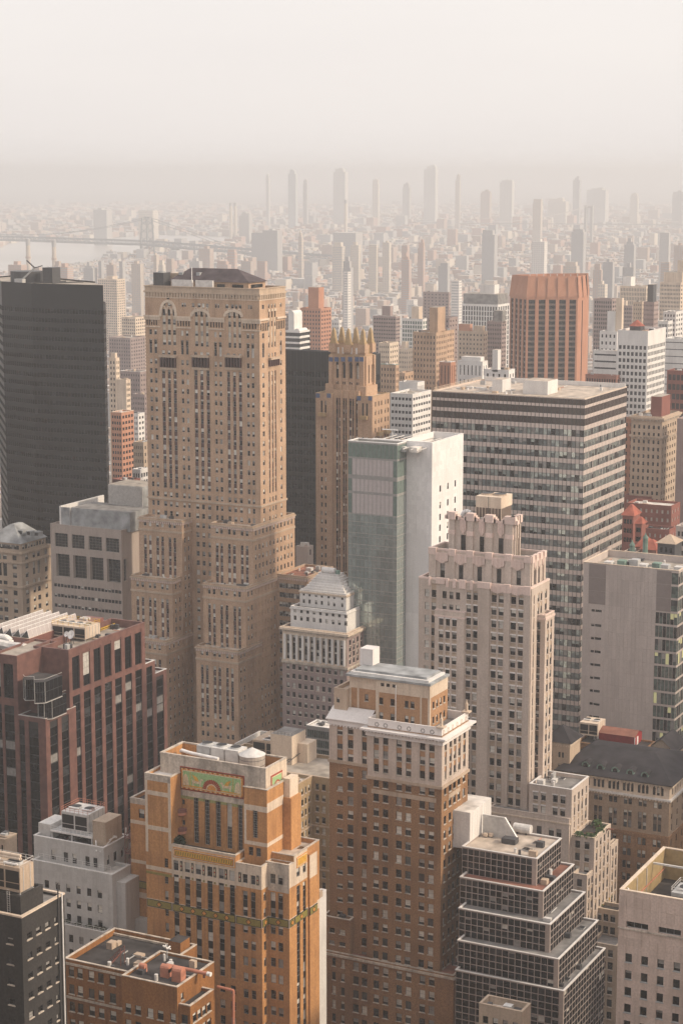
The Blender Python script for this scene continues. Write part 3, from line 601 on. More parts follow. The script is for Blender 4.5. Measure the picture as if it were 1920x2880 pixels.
bandseg('W', yC, yw0, xC + .05, [(yC + yw0) / 2]); bandseg('W', yw0, yw1, xC + .07, [(yw0 + yw1) / 2]); bandseg('W', yw1, yf1, xC + .57, [(yw1 + yf1) / 2])
zk = b.Z('k', 35, 1298) ; bandseg('N', x25, x155, yL - .03, [(x25 + x155) / 2])
for zz_, xx0, xx1, yy_ in ((b.Z('k', 165, 1125), x155, x360, yA), ):
    mb = MB(); mb.box(xx0, xx1, yy_ - .06, yy_ + .02, zz_ - .3, zz_ + .3, 'tile_olive'); b.part(mb, 'tile_strip')
# two little balconies in the slot beside the left pier
for t in (640, 790):
    b.y0 = yB; zz_ = b.Z('k', 430, t); xb = b.X('k', 430, t); mb = MB(); mb.cyl((xb, yB), 1.5, zz_ - .5, zz_ + .15, 'duct_salmon', 16); mb.cyl((xb, yB), 1.55, zz_ + .15, zz_ + 1.0, 'steel_rust', 16); b.part(mb, 'balcony')
b.finish(); FB = b; F_top = dict(x0=x262, x1=x1110, y0=yB, y1=yTopEnd, z=zTop - 3.2)
# fire escape at the far left
fe = thing('fire_escape', (x25 - 1.2, yL + 3, 0), 'rusty red iron fire escape climbing the side of the orange brick tower', 'fire escape')
zt_ = at_y(*q('j', 1170, 560), yL + 1).z
nF = 14
for k in range(nF):
    z_ = zt_ - 2 - k * pitch
    mb = MB(); mb.box(x25 - 2.0, x25 - .05, yL + .3, yL + 6.5, z_ - .1, z_ + .06, 'steel_rust'); sub(mb, 'landing', fe)
    mb = MB()
    for yy_ in (yL + .35, yL + 6.4):
        for xx_ in (x25 - 1.95, x25 - .15): mb.bar((xx_, yy_, z_), (xx_, yy_, z_ + pitch * .98), .11, 'steel_rust')
    for hz in (.5, 1.0): mb.bar((x25 - 1.95, yL + .3, z_ + hz), (x25 - 1.95, yL + 6.5, z_ + hz), .06, 'steel_rust'); mb.bar((x25 - .2, yL + .3, z_ + hz), (x25 - 1.95, yL + .3, z_ + hz), .06, 'steel_rust')
    sub(mb, 'railing', fe)
    mb = MB()
    for dx_ in (-.5, -1.3): mb.bar((x25 + dx_, yL + .8, z_), (x25 + dx_, yL + 5.6, z_ + pitch), .1, 'steel_rust')
    for s_ in range(8): mb.box(x25 - 1.3, x25 - .5, yL + .8 + s_ * .6, yL + 1.2 + s_ * .6, z_ + s_ * pitch / 8, z_ + s_ * pitch / 8 + .06, 'steel_rust')
    mb.bar((x25 - 1.9, yL + .4, z_), (x25 - .3, yL + .4, z_ + pitch), .08, 'steel_rust')
    sub(mb, 'stair', fe)
# ================================================================== brown brick tower with white cornice
b = Bld('brown_brick_tower', 'tall brown brick hotel tower with bright white cornice and stone upper storeys', 'tower')
zt = b.corner('l', 1097, 252, 468); xE, y0 = b.x1, b.y0
BB = 'brick_brown'
xs = b.X('l', 497, 700); xl = b.X('l', 190, 700); yW = b.Y('l', 1308, 330)
zcb = b.Z('l', 1097, 392)                                                   # underside of the cornice
c6 = b.cols('l', 700, [(545, 588), (620, 663), (728, 773), (803, 848), (915, 960), (990, 1035)])
rT = b.rows('l', 545, 312, 540, 3, 62); rD = b.rows('l', 545, 660, 2045, 13, 64, 12)
pt = rD[0][1] - rD[1][1]
cW = b.colsW('l', 700, [(1113, 1131), (1152, 1172), (1186, 1207), (1222, 1242), (1262, 1282)])
rTW = b.rows('l', 1113, 378, 612, 3, 62, 0, True); rDW = b.rows('l', 1113, 725, 2100, 13, 64, 12, True)
rTW = [(a - 0, c) for a, c in rT]; rDW = rD
zl1, zl0 = b.Z('l', 497, 606), b.Z('l', 497, 640)                           # first ledge
zm1, zm0 = b.Z('l', 545, 742), b.Z('l', 545, 768)                           # carved band
st3 = dict(strip='brick_rust', sz=(rT[2][0] - .3, zcb + 1), sd=.2)
zbase = b.Z('l', 1097, 2215)
b.tier(xs, xE, y0, yW, zbase - 3, zcb + 2.2, BB, N=[G(c6, rT, 'sash_brown', .4, **st3), G(c6, rD, 'sash_brown', .25)], W=[G(cW, rT, 'sash_brown', .4, **st3), G(cW, rD, 'sash_brown', .25)],
       No=[(xs, xE, zl0, zcb + 3, .08, 'stone_beige'), (c6[0][0] - .6, c6[-1][1] + .5, zm0 - .3, zm1, .06, 'stone_tan')], Wo=[(y0, yW, zl0, zcb + 3, .08, 'stone_beige'), (cW[1][0], cW[-2][1], zm0 - .3, zm1, .06, 'stone_tan')], par=.1, roof='roof_grey')
b.ring(xs, xE, y0, yW, zl0 - .5, zl0 + .25, .35, 'stone_tan', 'ledge')
b.ring(xs, xE, y0, yW, zcb, zcb + .9, .45, 'paint_white', 'frieze'); b.ring(xs, xE, y0, yW, zcb + 1.5, zcb + 2.0, 1.5, 'paint_white', 'cornice', .9, 'paint_white', .45)
b.ring(xs, xE, y0, yW, zcb + .9, zcb + 1.05, .75, 'paint_white', 'moulding')
zpp = zt; t_ = .5
pb = MB()
for a_, c_, d_, e_ in ((xs, xE, y0 + .1, y0 + .5), (xs, xE, yW - .5, yW - .1), (xs, xs + .4, y0 + .5, yW - .5), (xE - .5, xE - .1, y0 + .5, yW - .5)): pb.box(a_, c_ - .1, d_, e_, zcb + 1.9, zpp, 'paint_white')
b.part(pb, 'parapet'); b.box('roof', xs + .5, xE - .5, y0 + .5, yW - .5, zcb + 2.15, zcb + 2.35, 'roof_grey')
for k, t in enumerate((570, 640, 752, 828, 940, 1015)):                       # pierced rosettes of the parapet
    u, z = b.X('l', t, 250), zpp - 1.4 ; mb = MB()
    for a in range(8):
        an = a * math.pi / 4; mb.face([(u + .32 * math.cos(an - .2), y0 + .09, z + .32 * math.sin(an - .2)), (u + .62 * math.cos(an - .25), y0 + .09, z + .62 * math.sin(an - .25)), (u + .62 * math.cos(an + .25), y0 + .09, z + .62 * math.sin(an + .25)), (u + .32 * math.cos(an + .2), y0 + .09, z + .32 * math.sin(an + .2))], 'metal_dark')
    b.part(mb, 'rosette')
for k in range(6):
    u, z = y0 + 1.4 + k * (yW - y0 - 2.8) / 5, zpp - 1.4; mb = MB()
    for a in range(8):
        an = a * math.pi / 4; mb.face([(xE - .09, u + .32 * math.cos(an - .2), z + .32 * math.sin(an - .2)), (xE - .09, u + .6 * math.cos(an - .25), z + .6 * math.sin(an - .25)), (xE - .09, u + .6 * math.cos(an + .25), z + .6 * math.sin(an + .25)), (xE - .09, u + .32 * math.cos(an + .2), z + .32 * math.sin(an + .2))], 'stone_tan')
    b.part(mb, 'rosette')
# left section, half a bay back
yl = y0 + 1.3; b.y0 = yl; xl = b.X('l', 190, 700)
sm = b.cols('l', 700, [(252, 297)]); ta = b.cols('l', 700, [(337, 382)]); tb = b.cols('l', 700, [(452, 490)])
zlc = b.Z('l', 195, 205); zlt = b.Z('l', 195, 100)
rs = b.rows('l', 252, 262, 1500, 12, 40, 8); ra = b.rows('l', 337, 232, 1588, 13, 68, 8)
zll = b.Z('l', 195, 508)
top_ = lambda rr: [x for x in rr if x[0] > zll]
low_ = lambda rr: [x for x in rr if x[0] <= zll]
so = dict(strip='brick_rust', sz=(zll, zlc), sd=.2)
b.tier(xl, xs + .02, yl, yW - 2, zbase - 3, zlc, BB, N=[G(sm, top_(rs), 'sash_brown', .3, **so), G(ta + tb, top_(ra), 'sash_brown', .3, **so), G(sm, low_(rs), 'sash_brown', .25), G(ta + tb, low_(ra), 'sash_brown', .25)],
       No=[(xl, xs, zll, zlc, .06, 'stone_beige')], par=.1, roof='roof_grey')
b.ring(xl, xs - .4, yl, yW - 2, zll - .5, zll + .3, .3, 'stone_tan', 'ledge'); b.ring(xl, xs - .5, yl, yW - 3, zlc - .3, zlc + 1.0, .35, 'paint_white', 'frieze', .9, 'paint_white', .4)
mb = MB(); mb.face([(xl - .7, yl - .7, zlc + 1.2), (xs - .3, yl - .7, zlc + 1.2), (xs - .3, yl + 3.6, zlt + .2), (xl - .7, yl + 3.6, zlt + .2)], 'paint_white'); mb.box(xl - .75, xs - .3, yl - .75, yl + .2, zlc + 1.0, zlc + 1.2, 'paint_white'); b.part(mb, 'cornice_roof')
# penthouse
yp = y0 + 4.2; b.y0 = yp; xp0, xp1 = b.X('g', 708, 1700), b.X('g', 1462, 1800); xpm = b.X('g', 968, 1700); b.x1 = xp1
zp = b.Z('g', 1460, 1590); ypW = b.Y('g', 1625, 1560) if False else yp + 11
cL = b.cols('g', 1750, [(848, 880)]); cR = b.cols('g', 1750, [(1000, 1035), (1102, 1140), (1233, 1267), (1287, 1322)])
pr = b.rows('g', 1000, 1702, 1838, 2, 64, 1)
b.tier(xpm, xp1, yp, ypW, zcb + 1.5, zp, 'brick_rust', N=[G(cR, pr, 'sash_brown', .25), G(b.cols('g', 1600, [(1012, 1045), (1065, 1098), (1118, 1152)]), [(b.Z('g', 1012, 1600), b.Z('g', 1012, 1568))], 'small', .25)],
       W=[G(spread(yp + 1.2, ypW - 1, 4, 1.1), pr, 'sash_brown', .25)], No=[(xpm, xp1, b.Z('g', 968, 1650), zp, .05, 'stone_cream'), (xpm, xpm + .9, 0, zp, .04, 'stone_cream'), (xp1 - 2.6, xp1 - 2.2, 0, zp, .04, 'stone_cream'), (xp1 - .5, xp1, 0, zp, .04, 'stone_cream')], Wo=[(yp, ypW, b.Z('g', 968, 1650), zp, .05, 'stone_cream'), (yp, yp + .6, 0, zp, .04, 'stone_cream')], par=.1)
b.tier(xp0, xpm - .02, yp + 1.2, ypW - .5, zcb + 1.5, zp - .2, 'brick_rust', N=[G(cL, pr, 'sash_brown', .25)], No=[(xp0, xpm, b.Z('g', 968, 1650), zp, .05, 'stone_cream'), (xp0, xp0 + .5, 0, zp, .04, 'stone_cream'), (xp0 + 2.2, xp0 + 2.7, 0, zp, .04, 'stone_cream')], par=.1)
for k in range(3):
    e = .35 - k * .9; b.box('roof_step', xp0 - e, xp1 + e - (.0), yp - e + (1.2 if False else 0), ypW + e, zp - .25 + k * .55, zp + .32 + k * .55, 'lead_grey' if k % 2 == 0 else 'stone_white')
xq0 = b.X('g', 545, 1700); b.tier(xl + .1, xp0 + .1, yl + 2.4, yW - 3, zcb + 1, b.Z('g', 560, 1610), 'stone_tan', N=[G(b.cols('g', 1720, [(615, 645)]), [(b.Z('g', 615, 1745), b.Z('g', 615, 1698))], 'small')], par=.9, roof='roof_tan')
p_ = at_y(*q('g', 940, 1400), yp + 6); q_ = at_y(*q('g', 940, 1265), yp + 6); x_ = at_y(*q('g', 822, 1400), yp + 6).x
bk = MB(); bk.box(x_, p_.x, yp + 6, yp + 10, zp + 1.2, q_.z, 'paint_white'); b.part(bk, 'bulkhead')
# base that steps out
b.y0 = y0 - 1.6; pb_ = at_y(*q('l', 1190, 2252), b.y0); b.x1 = pb_.x; zB = pb_.z; xb0 = b.X('l', 120, 2100); ybW = b.Y('l', 1395, 2085)
cB = b.cols('l', 2300, [(212, 240), (283, 312), (380, 425), (450, 493), (545, 588), (620, 663), (728, 773), (803, 848), (915, 960), (990, 1035)])
cBW = spread(b.y0 + 1, ybW - 1, 7, 1.3)
b.tier(xb0, pb_.x, b.y0, ybW, 0, zB, BB, N=[G(cB, down(zB - 1.6, pt, pt * .58, 14), 'sash_brown', .25)], W=[G(cBW, down(zB - 1.6, pt, pt * .58, 14), 'sash_brown', .25)], par=.5, roof='roof_rust', cope='stone_soot')
b.ring(xb0, pb_.x, b.y0, ybW, zB - 1.0, zB - .4, .4, 'stone_soot', 'ledge')
# low wing at the left foot
xw0, xw1 = xb0 + .2, b.X('l', 345, 1800); b.x1 = xw1; zw = b.Z('l', 345, 1812)
b.tier(xw0, xw1, b.y0 + .6, y0 + 9, zB - 2, zw, BB, N=[G(b.cols('l', 1890, [(180, 222), (262, 308)]), [(b.Z('l', 180, 1905), b.Z('l', 180, 1865)), (b.Z('l', 262, 2015), b.Z('l', 262, 1982))], 'sash_brown', .25)], par=.7, roof='roof_dark', cope='stone_soot')
b.clutter(xw0, xw1, y0 - 1, y0 + 9, zw - .7, 6); b.clutter(xE, pb_.x, y0, ybW, zB - .5, 5); b.finish(); BT = b; brown_roof = (xpm, xp1, yp, ypW, zp + 1.4)
# ornamental finials on the parapet corners
for k, (ux, uy) in enumerate(((xE - .4, y0 + .4), (xE - .4, yW - .4))):
    mb = MB(); mb.box(ux - 1.0, ux + 1.0, uy - 1.0, uy + 1.0, zpp - .02, zpp + .35, 'stone_cream'); mb.box(ux - .3, ux + .3, uy - .3, uy + .3, zpp + .33, zpp + 2.3, 'stone_cream'); mb.cyl((ux, uy), .28, zpp + 2.28, zpp + 3.4, 'stone_cream', 8, None, .05)
    single(mb, 'stone_finial', ('carved stone finial on the sunlit front corner of the white cornice' if k == 0 else 'carved stone finial on the rear corner of the white cornice'), 'finial', 'finials on the white cornice')
# flagpole on the penthouse front
fp = at_y(*q('g', 1150, 1920), yp - .8); mb = MB(); mb.tube((fp.x, yp - .8, zcb + 2.3), (fp.x, yp - .8, b.Z('g', 1155, 1550) if False else zp - 1), .12, 'white_enamel'); single(mb, 'flagpole', 'white flagpole standing before the brown tower penthouse', 'flagpole')
# ================================================================== beige stone art deco tower
b = Bld('beige_stone_tower', 'beige stone art deco tower with pink scalloped crown and many sash windows', 'tower')
b.corner('h', 1085, 985, 548); xE, y0 = b.x1, b.y0; SB = 'stone_beige'; SP = 'stone_pink'
x55 = b.X('h', 55, 1000); zT3 = b.Z('h', 1085, 972); zT3l = b.Z('h', 60, 865)
yW = b.Y('h', 1256, 880)
cA = b.cols('h', 1300, [(108, 150), (170, 213)]); cB_ = b.cols('h', 1300, [(490, 532), (553, 595)]); cC = b.cols('h', 1300, [(720, 765), (785, 830), (897, 945), (967, 1012)])
rr = b.rows('h', 720, 1022, 2295, 12, 66, 14); pt = rr[0][1] - rr[1][1]
rA = b.rows('h', 170, 975, 1560, 6, 68, 20)
style('sash_beige', sill='stone_beige', p=(.38, .27, .22, .06, .07)); style('sash_pale', sill='stone_beige', p=(0, 0, 0, 0, 1), bl=('blind_pale', 'blind_pale', 'blind'))
cBay = b.cols('h', 1300, [(240, 280), (302, 340), (360, 402)])
xb0, xb1 = b.X('h', 200, 1300), b.X('h', 470, 1300)
zBay = b.Z('h', 470, 1190)
sp = dict(strip='stone_tan', sz=(0, zT3 - 2.2), sd=.18)
sp2 = dict(strip='stone_tan', sz=(0, zT3 - 1.2), sd=.18)
cT3 = b.cols('h', 1000, [(272, 310), (335, 372), (395, 434)])
cW_ = b.colsW('h', 1300, [(1098, 1113)])
pier = [(b.X('h', 600, 1300), b.X('h', 706, 1300), 0, zT3 + .2, .55, SB), (b.X('h', 838, 1300), b.X('h', 890, 1300), 0, zT3, .3, SB), (b.X('h', 1020, 1300), xE, 0, zT3, .3, SB), (b.X('h', 540, 1300), b.X('h', 548, 1300), 0, zT3, .25, SB)]
b.tier(x55, xE, y0, yW, 0, zT3, SB, N=[G(cA[:1], rA, 'sash_pale', .3), G(cA[1:], rA, 'sash_beige', .35, **sp2), G(cB_ + cC, rr, 'sash_beige', .35, **sp), G(cT3, rA[:2], 'sash_beige', .35)], No=pier,
       W=[G([(y0 + (yW - y0) * f_, y0 + (yW - y0) * g_) for f_, g_ in ((.1, .2), (.36, .46), (.52, .61), (.76, .87))], rr, 'sash_beige', .35, **sp)], Wo=[(y0, y0 + 1.4, 0, zT3, .3, SB)], par=.8, roof='roof_grey', cope=SP, copeh=.5)
# lighter lintels over each window, every one a part
lm = {}
def lintels(cols, rows, y, w=None, n=0):
    for c in cols:
        for r_ in rows[:11]:
            W_ = round(c[1] - c[0] + .3, 1)
            if W_ not in lm: mb = MB(); mb.box(-W_ / 2, W_ / 2, -.12, .3, 0, .34, 'paint_white'); lm[W_] = mb.mesh('lintel')
            o = bpy.data.objects.new('lintel', lm[W_]); COL.objects.link(o); o.parent = b.root; o.location = ((c[0] + c[1]) / 2 - b.off[0], y - b.off[1] , r_[1] + .02)
lintels(cB_ + cC, rr[1:], y0)
# protruding bay left
yb_ = y0 - 1.5; b.y0 = yb_; cBay = b.cols('h', 1300, [(240, 280), (302, 340), (360, 402)]); rB = b.rows('h', 240, 1235, 1700, 5, 64, 16)
b.tier(b.X('h', 200, 1300), b.X('h', 470, 1300), yb_, y0 + .3, 0, b.Z('h', 470, 1190), SB, N=[G(cBay, rB, 'sash_beige', .35, strip='stone_tan', sz=(0, b.Z('h', 240, 1225)), sd=.18)], par=.7, roof='roof_grey', cope=SP); lintels(cBay, rB, yb_)
b.ring(b.X('h', 200, 1300), b.X('h', 470, 1300), yb_, y0, b.Z('h', 240, 1222), b.Z('h', 240, 1208), .18, SP, 'ledge')
# bay on the west side
b.y0 = y0 + 5.5; b.x1 = xE; pz = at_y(*q('h', 1217, 1215), b.y0); xq1 = pz.x; b.x1 = xq1; yq1 = b.Y('h', 1300, 1180)
cq = b.cols('h', 1300, [(1134, 1171)]); cqw = b.colsW('h', 1300, [(1233, 1249), (1262, 1278)]); rq = b.rows('h', 1134, 1275, 2200, 9, 66, 14)
b.tier(xE - 1, xq1, b.y0, yq1, 0, pz.z, SB, N=[G(cq, rq, 'sash_beige', .3, strip='spandrel_brown', sz=(0, rq[0][1] + .3), sd=.2)], W=[G(cqw, rq, 'sash_beige', .3, strip='stone_tan', sz=(0, rq[0][1] + .3), sd=.15)], par=.8, roof='roof_grey', cope=SP)
b.ring(xE, xq1, b.y0, yq1, pz.z - 1.3, pz.z - .7, .22, SP, 'ledge')
# second stage
y2 = y0 + 3.0; b.y0 = y2; x150 = b.X('h', 152, 700); x1085 = b.X('h', 1085, 760); b.x1 = x1085; zS2 = b.Z('h', 1085, 690); yW2 = min(b.Y('h', 1252, 620), yW - 1.0)
c5 = b.cols('h', 850, [(250, 293), (420, 463), (590, 634), (768, 812), (950, 992)]); style('deco_tall', nx=1, ny=3, fw=.1, p=(.45, .2, .15, .05, .15))
pierx = [(b.X('h', a, 800), b.X('h', c, 800)) for a, c in ((152, 215), (335, 388), (500, 555), (672, 730), (850, 908), (1030, 1085))]
b.tier(x150, x1085, y2, yW2, zT3 - 2, zS2, SB, N=[G(c5, [(b.Z('h', 250, 862), b.Z('h', 250, 730))], 'deco_tall', .5)], No=[(a, c, 0, zS2, .45, SB) for a, c in pierx], W=[G(spread(y2 + 1.5, yW2 - 1, 3, 1.1), [(b.Z('h', 250, 862), b.Z('h', 250, 730))], 'deco_tall', .5)],
       Wo=[(y2 + (yW2 - y2) * a, y2 + (yW2 - y2) * c, 0, zS2, .4, SB) for a, c in ((0, .12), (.3, .42), (.58, .7), (.88, 1))], par=1.2, roof='roof_grey', cope=SP, copeh=.5)
def shield(u, z1_, z0_, w, y, face='N', x=None):                              # fluted pink shield: stepped plates
    h = z1_ - z0_
    for k in range(7):
        du = w / 7; c_ = u - w / 2 + (k + .5) * du; lo = z0_ + h * .28 * abs(k - 3) / 3; mb = MB(); t = .5 if k % 2 == 0 else .38
        if face == 'N': mb.box(c_ - du / 2, c_ + du / 2, y - t, y + .05, lo, z1_, SP)
        else: mb.box(x - .05, x + t, c_ - du / 2, c_ + du / 2, lo, z1_, SP)
        b.part(mb, 'flute')
for k, (a, c) in enumerate(((215, 328), (383, 497), (552, 665), (728, 845), (905, 1025))):
    shield((b.X('h', a, 700) + b.X('h', c, 700)) / 2, b.Z('h', 215, 630), b.Z('h', 215, 725), b.X('h', c, 700) - b.X('h', a, 700), y2)
for a, c in pierx: b.box('pier_cap', a - .15, c + .15, y2 - .6, y2 + .6, zS2 - 1.3, zS2 + .65, SP)
for k in range(3): shield(y2 + (yW2 - y2) * (.21 + .29 * k), b.Z('h', 215, 630), b.Z('h', 215, 715), (yW2 - y2) * .14, 0, 'W', x1085)
for k in range(4): yy_ = y2 + (yW2 - y2) * (.06 + .293 * k); b.box('pier_cap', x1085 - .6, x1085 + .6, yy_ - .9, yy_ + .9, zS2 - 1.3, zS2 + .65, SP)
# band of pink panels on top of the shaft
b.y0 = y0
for a, c in ((148, 165), (215, 296), (308, 330), (370, 398), (430, 488), (530, 556), (600, 720), (835, 895), (1020, 1085)):
    u0, u1 = b.X('h', a, 950), b.X('h', c, 950); wide = c - a > 70; b.box('pier_cap', u0, u1, y0 - (.75 if a == 600 else .45), y0 + .3, zT3 - (1.0 if wide else 1.8), zT3 + .75, SP)
for a, c in ((720, 838), (893, 1020)): u0, u1 = b.X('h', a, 1000), b.X('h', c, 1000); shield((u0 + u1) / 2, zT3 - .1, zT3 - 2.2, u1 - u0, y0 + .1)
# crown
y3 = y0 + 7.5; b.y0 = y3; x340, x925 = b.X('h', 340, 400), b.X('h', 925, 450); b.x1 = x925; zS3 = b.Z('h', 925, 345); yW3 = min(b.Y('h', 1072, 290), yW2 - 2)
c3 = b.cols('h', 550, [(440, 485), (612, 655), (785, 832)])
px3 = [(b.X('h', a, 400), b.X('h', c, 400)) for a, c in ((340, 390), (510, 560), (682, 738), (860, 925))]
b.tier(x340, x925, y3, yW3, zS2 - 2.5, zS3 - .8, SB, N=[G(c3, [(b.Z('h', 440, 630), b.Z('h', 440, 470))], 'deco_tall', .5)], No=[(a, c, 0, zS3, .7, SB) for a, c in px3] + [(a - .7, c + .7, 0, zS3, .35, SB, 0) for a, c in ()], W=[G(spread(y3 + 1.5, yW3 - 1.5, 2, 1.0), [(b.Z('h', 440, 630), b.Z('h', 440, 470))], 'deco_tall', .5)],
       Wo=[(y3 + (yW3 - y3) * a, y3 + (yW3 - y3) * c, 0, zS3, .6, SB) for a, c in ((0, .16), (.42, .58), (.84, 1))], par=1.0, roof='roof_dark', cope=SP, copeh=.4)
for a, c in px3:
    b.box('pier_cap', a - .35, c + .35, y3 - .95, y3 + 1.0, zS3 - .9, zS3 + 1.3, SP); b.box('pier_cap', a - .12, c + .12, y3 - .9, y3 + .4, b.Z('h', 860, 500) - .2, b.Z('h', 860, 465), SP)
    for k in (1, 2): b.box('crenel_step', a - .35 - k * .55, c + .35 + k * .55, y3 - .5, y3 + .8, zS3 - .9, zS3 + 1.3 - k * .55, SP)
for k in range(3): yy_ = y3 + (yW3 - y3) * (.08 + .42 * k); b.box('pier_cap', x925 - .8, x925 + .8, yy_ - 1.2, yy_ + 1.2, zS3 - .9, zS3 + 1.3, SP)
for k, c in enumerate(c3): shield((c[0] + c[1]) / 2, zS3 - .6, b.Z('h', 440, 465), c[1] - c[0] + .3, y3 + .1)
zc3 = zS3
# lower wings towards the camera and the west
yw_ = y0 - 3.0; b.y0 = yw_; pw = at_y(*q('m', 1068, 203), yw_); b.x1 = pw.x; ywW = b.Y('m', 1225, 95)
cN = b.cols('m', 250, [(712, 757), (785, 828), (893, 938), (963, 1008)]); rN = b.rows('m', 712, 218, 335, 2, 70, 22); cWw = b.colsW('m', 300, [(1088, 1100), (1124, 1138), (1156, 1170), (1190, 1206)])
wx0 = b.X('m', 676, 200)
b.tier(wx0, pw.x, yw_, ywW, 0, pw.z, SB, N=[G(cN, rN[:2], 'sash_beige', .35, strip='stone_tan', sz=(rN[1][0] - 1, rN[0][1]), sd=.15), G(b.cols('m', 550, [(345, 393), (463, 505), (545, 592), (657, 703), (743, 790), (855, 903), (925, 972)]), rN[2:], 'sash_beige')], W=[G(cWw, rN, 'sash_beige', .35, strip='stone_tan', sz=(0, rN[0][1]), sd=.15)], par=1.0, roof='roof_grey', cope='stone_white')
lintels(cN, rN[:2], yw_)
y4 = yw_ - .8; b.y0 = y4; p4 = at_y(*q('m', 1045, 470), y4); b.x1 = p4.x; x4 = b.X('m', 320, 380)
b.tier(x4, p4.x, y4, y4 + 12, 0, p4.z, SB, N=[G(b.cols('m', 550, [(345, 393), (463, 505), (545, 592), (657, 703), (743, 790), (855, 903), (925, 972)]), b.rows('m', 657, 515, 700, 2, 75, 16), 'sash_beige')], par=.5, roof='roof_grey')
b.ring(x4, p4.x, y4, y4 + 12, p4.z - 1.8, p4.z - 1.4, .2, 'stone_cream', 'ledge')
def block(r, cx, cy_, yy, lx, rx, ry, nN, nW, pitch_rows, cw_=1.5, roof='roof_grey', h=.6, par=.9, drop=1.4, m=SB, st='sash_beige'):
    """a plain block of the same building: corner pixel, front plane, left pixel, right pixel"""
    b.y0 = yy; p = at_y(*q(r, cx, cy_), yy); b.x1 = p.x; x0 = b.X(r, lx, cy_); y1 = b.Y(r, rx, ry)
    rs_ = down(p.z - drop, pitch_rows, pitch_rows * h, int((p.z - drop) / pitch_rows))
    b.tier(x0, p.x, yy, y1, 0, p.z, m, N=[G(spread(x0 + .6, p.x - .8, nN, cw_), rs_, st, .35, strip='stone_tan', sz=(0, rs_[0][1]), sd=.15)] if nN else [], W=[G(spread(yy + .6, y1 - .4, nW, cw_ * .9), rs_, st, .35, strip='stone_tan', sz=(0, rs_[0][1]), sd=.15)] if nW else [], par=par, roof=roof, cope='stone_cream')
    return x0, p.x, yy, y1, p.z
block('m', 1207, 990, y4 - 3.2, 1075, 1272, 900, 1, 2, pt)
TER = block('m', 1275, 648, y4 + 1.5, 1060, 1425, 535, 2, 4, pt, roof='roof_dark')
block('m', 1425, 720, TER[3] - .1, 1380, 1492, 690, 0, 2, pt, roof='roof_tan')
TER2 = block('m', 1500, 1320, y4 + 6, 1268, 1560, 1240, 3, 2, pt, roof='roof_dark', m='stone_tan')
block('m', 1480, 1640, y4 - 2.5, 1240, 1600, 1560, 3, 4, pt, roof='roof_grey', m='stone_tan')
b.clutter(wx0, pw.x, yw_, ywW, pw.z - 1, 8); b.clutter(x340, x925, y3, yW3, zS3 - 1.8, 10); b.finish(); BE = b; beige_top = (x340, x925, y3, yW3, zS3 - 1.8)
# ================================================================== stepped dark curtain-wall building
b = Bld('stepped_glass_building', 'ziggurat office block of dark square panes in a pale metal grid', 'office building')
SG = 'stone_tan'; gridm = 'frame_pink'
z1 = b.corner('m', 745, 838, 462); ST_T = []
def stepped_tier(cx, cy_, lx, rx, ry, pyb, rows_n, nN, nW, zknown=None, yfwd=None):
    if zknown is None: p = at_d(*q('m', cx, cy_), 462)
    else: p = at_z(*q('m', cx, cy_), zknown)
    b.x1, b.y0 = p.x, p.y; x0 = b.X('m', lx, cy_); y1 = b.Y('m', rx, ry); zb_ = b.Z('m', cx, pyb)
    xp = b.X('m', cx - 42, cy_ + 60); h = p.z - .25 - zb_; pz = h / rows_n
    rows_ = [(p.z - .25 - (k + 1) * pz + .09, p.z - .25 - k * pz - .09) for k in range(rows_n)]
    dx = (xp - x0) / nN; cN = [(x0 + k * dx + .09, x0 + (k + 1) * dx - .09) for k in range(nN)]
    dy = (y1 - p.y - .5) / nW; cW = [(p.y + .5 + k * dy + .1, p.y + .5 + (k + 1) * dy - .1) for k in range(nW)]
    f = lambda c, r: 'curtain_drape' if (r == rows_[0]) else 'curtain'
    b.tier(x0, p.x, p.y, y1, zb_ - 1.0, p.z, gridm, N=[G(cN, rows_, f, .14)], W=[G(cW, rows_, 'curtain', .14)], No=[(xp + .05, p.x, 0, p.z, .05, 'concrete')], par=.35, roof='roof_tan' if cy_ < 900 else ('roof_rust' if int(cy_) % 2 else 'roof_grey'), cope='stone_white', copeh=.2, copeo=.15, pt=.3)
    ST_T.append((x0, p.x, p.y, y1, p.z)); return zb_
zz = stepped_tier(745, 838, 60, 970, 645, 1085, 4, 12, 10)
zz = stepped_tier(805, 1137, 40, 1085, 895, 1385, 4, 13, 12, zz + .4)
zz = stepped_tier(867, 1442, 30, 1187, 1150, 1702, 4, 14, 13, zz + .4)
zz = stepped_tier(945, 1760, 20, 1307, 1405, 2025, 4, 15, 14, zz + .4)
zz = stepped_tier(992, 2052, 0, 1372, 1660, 2760, 11, 15, 15, zz + .4)
x0, x1, y0, y1, zr = ST_T[0]
b.box('podium', ST_T[4][0], ST_T[4][1], ST_T[4][2], ST_T[4][3], 0, zz - .9, 'concrete')
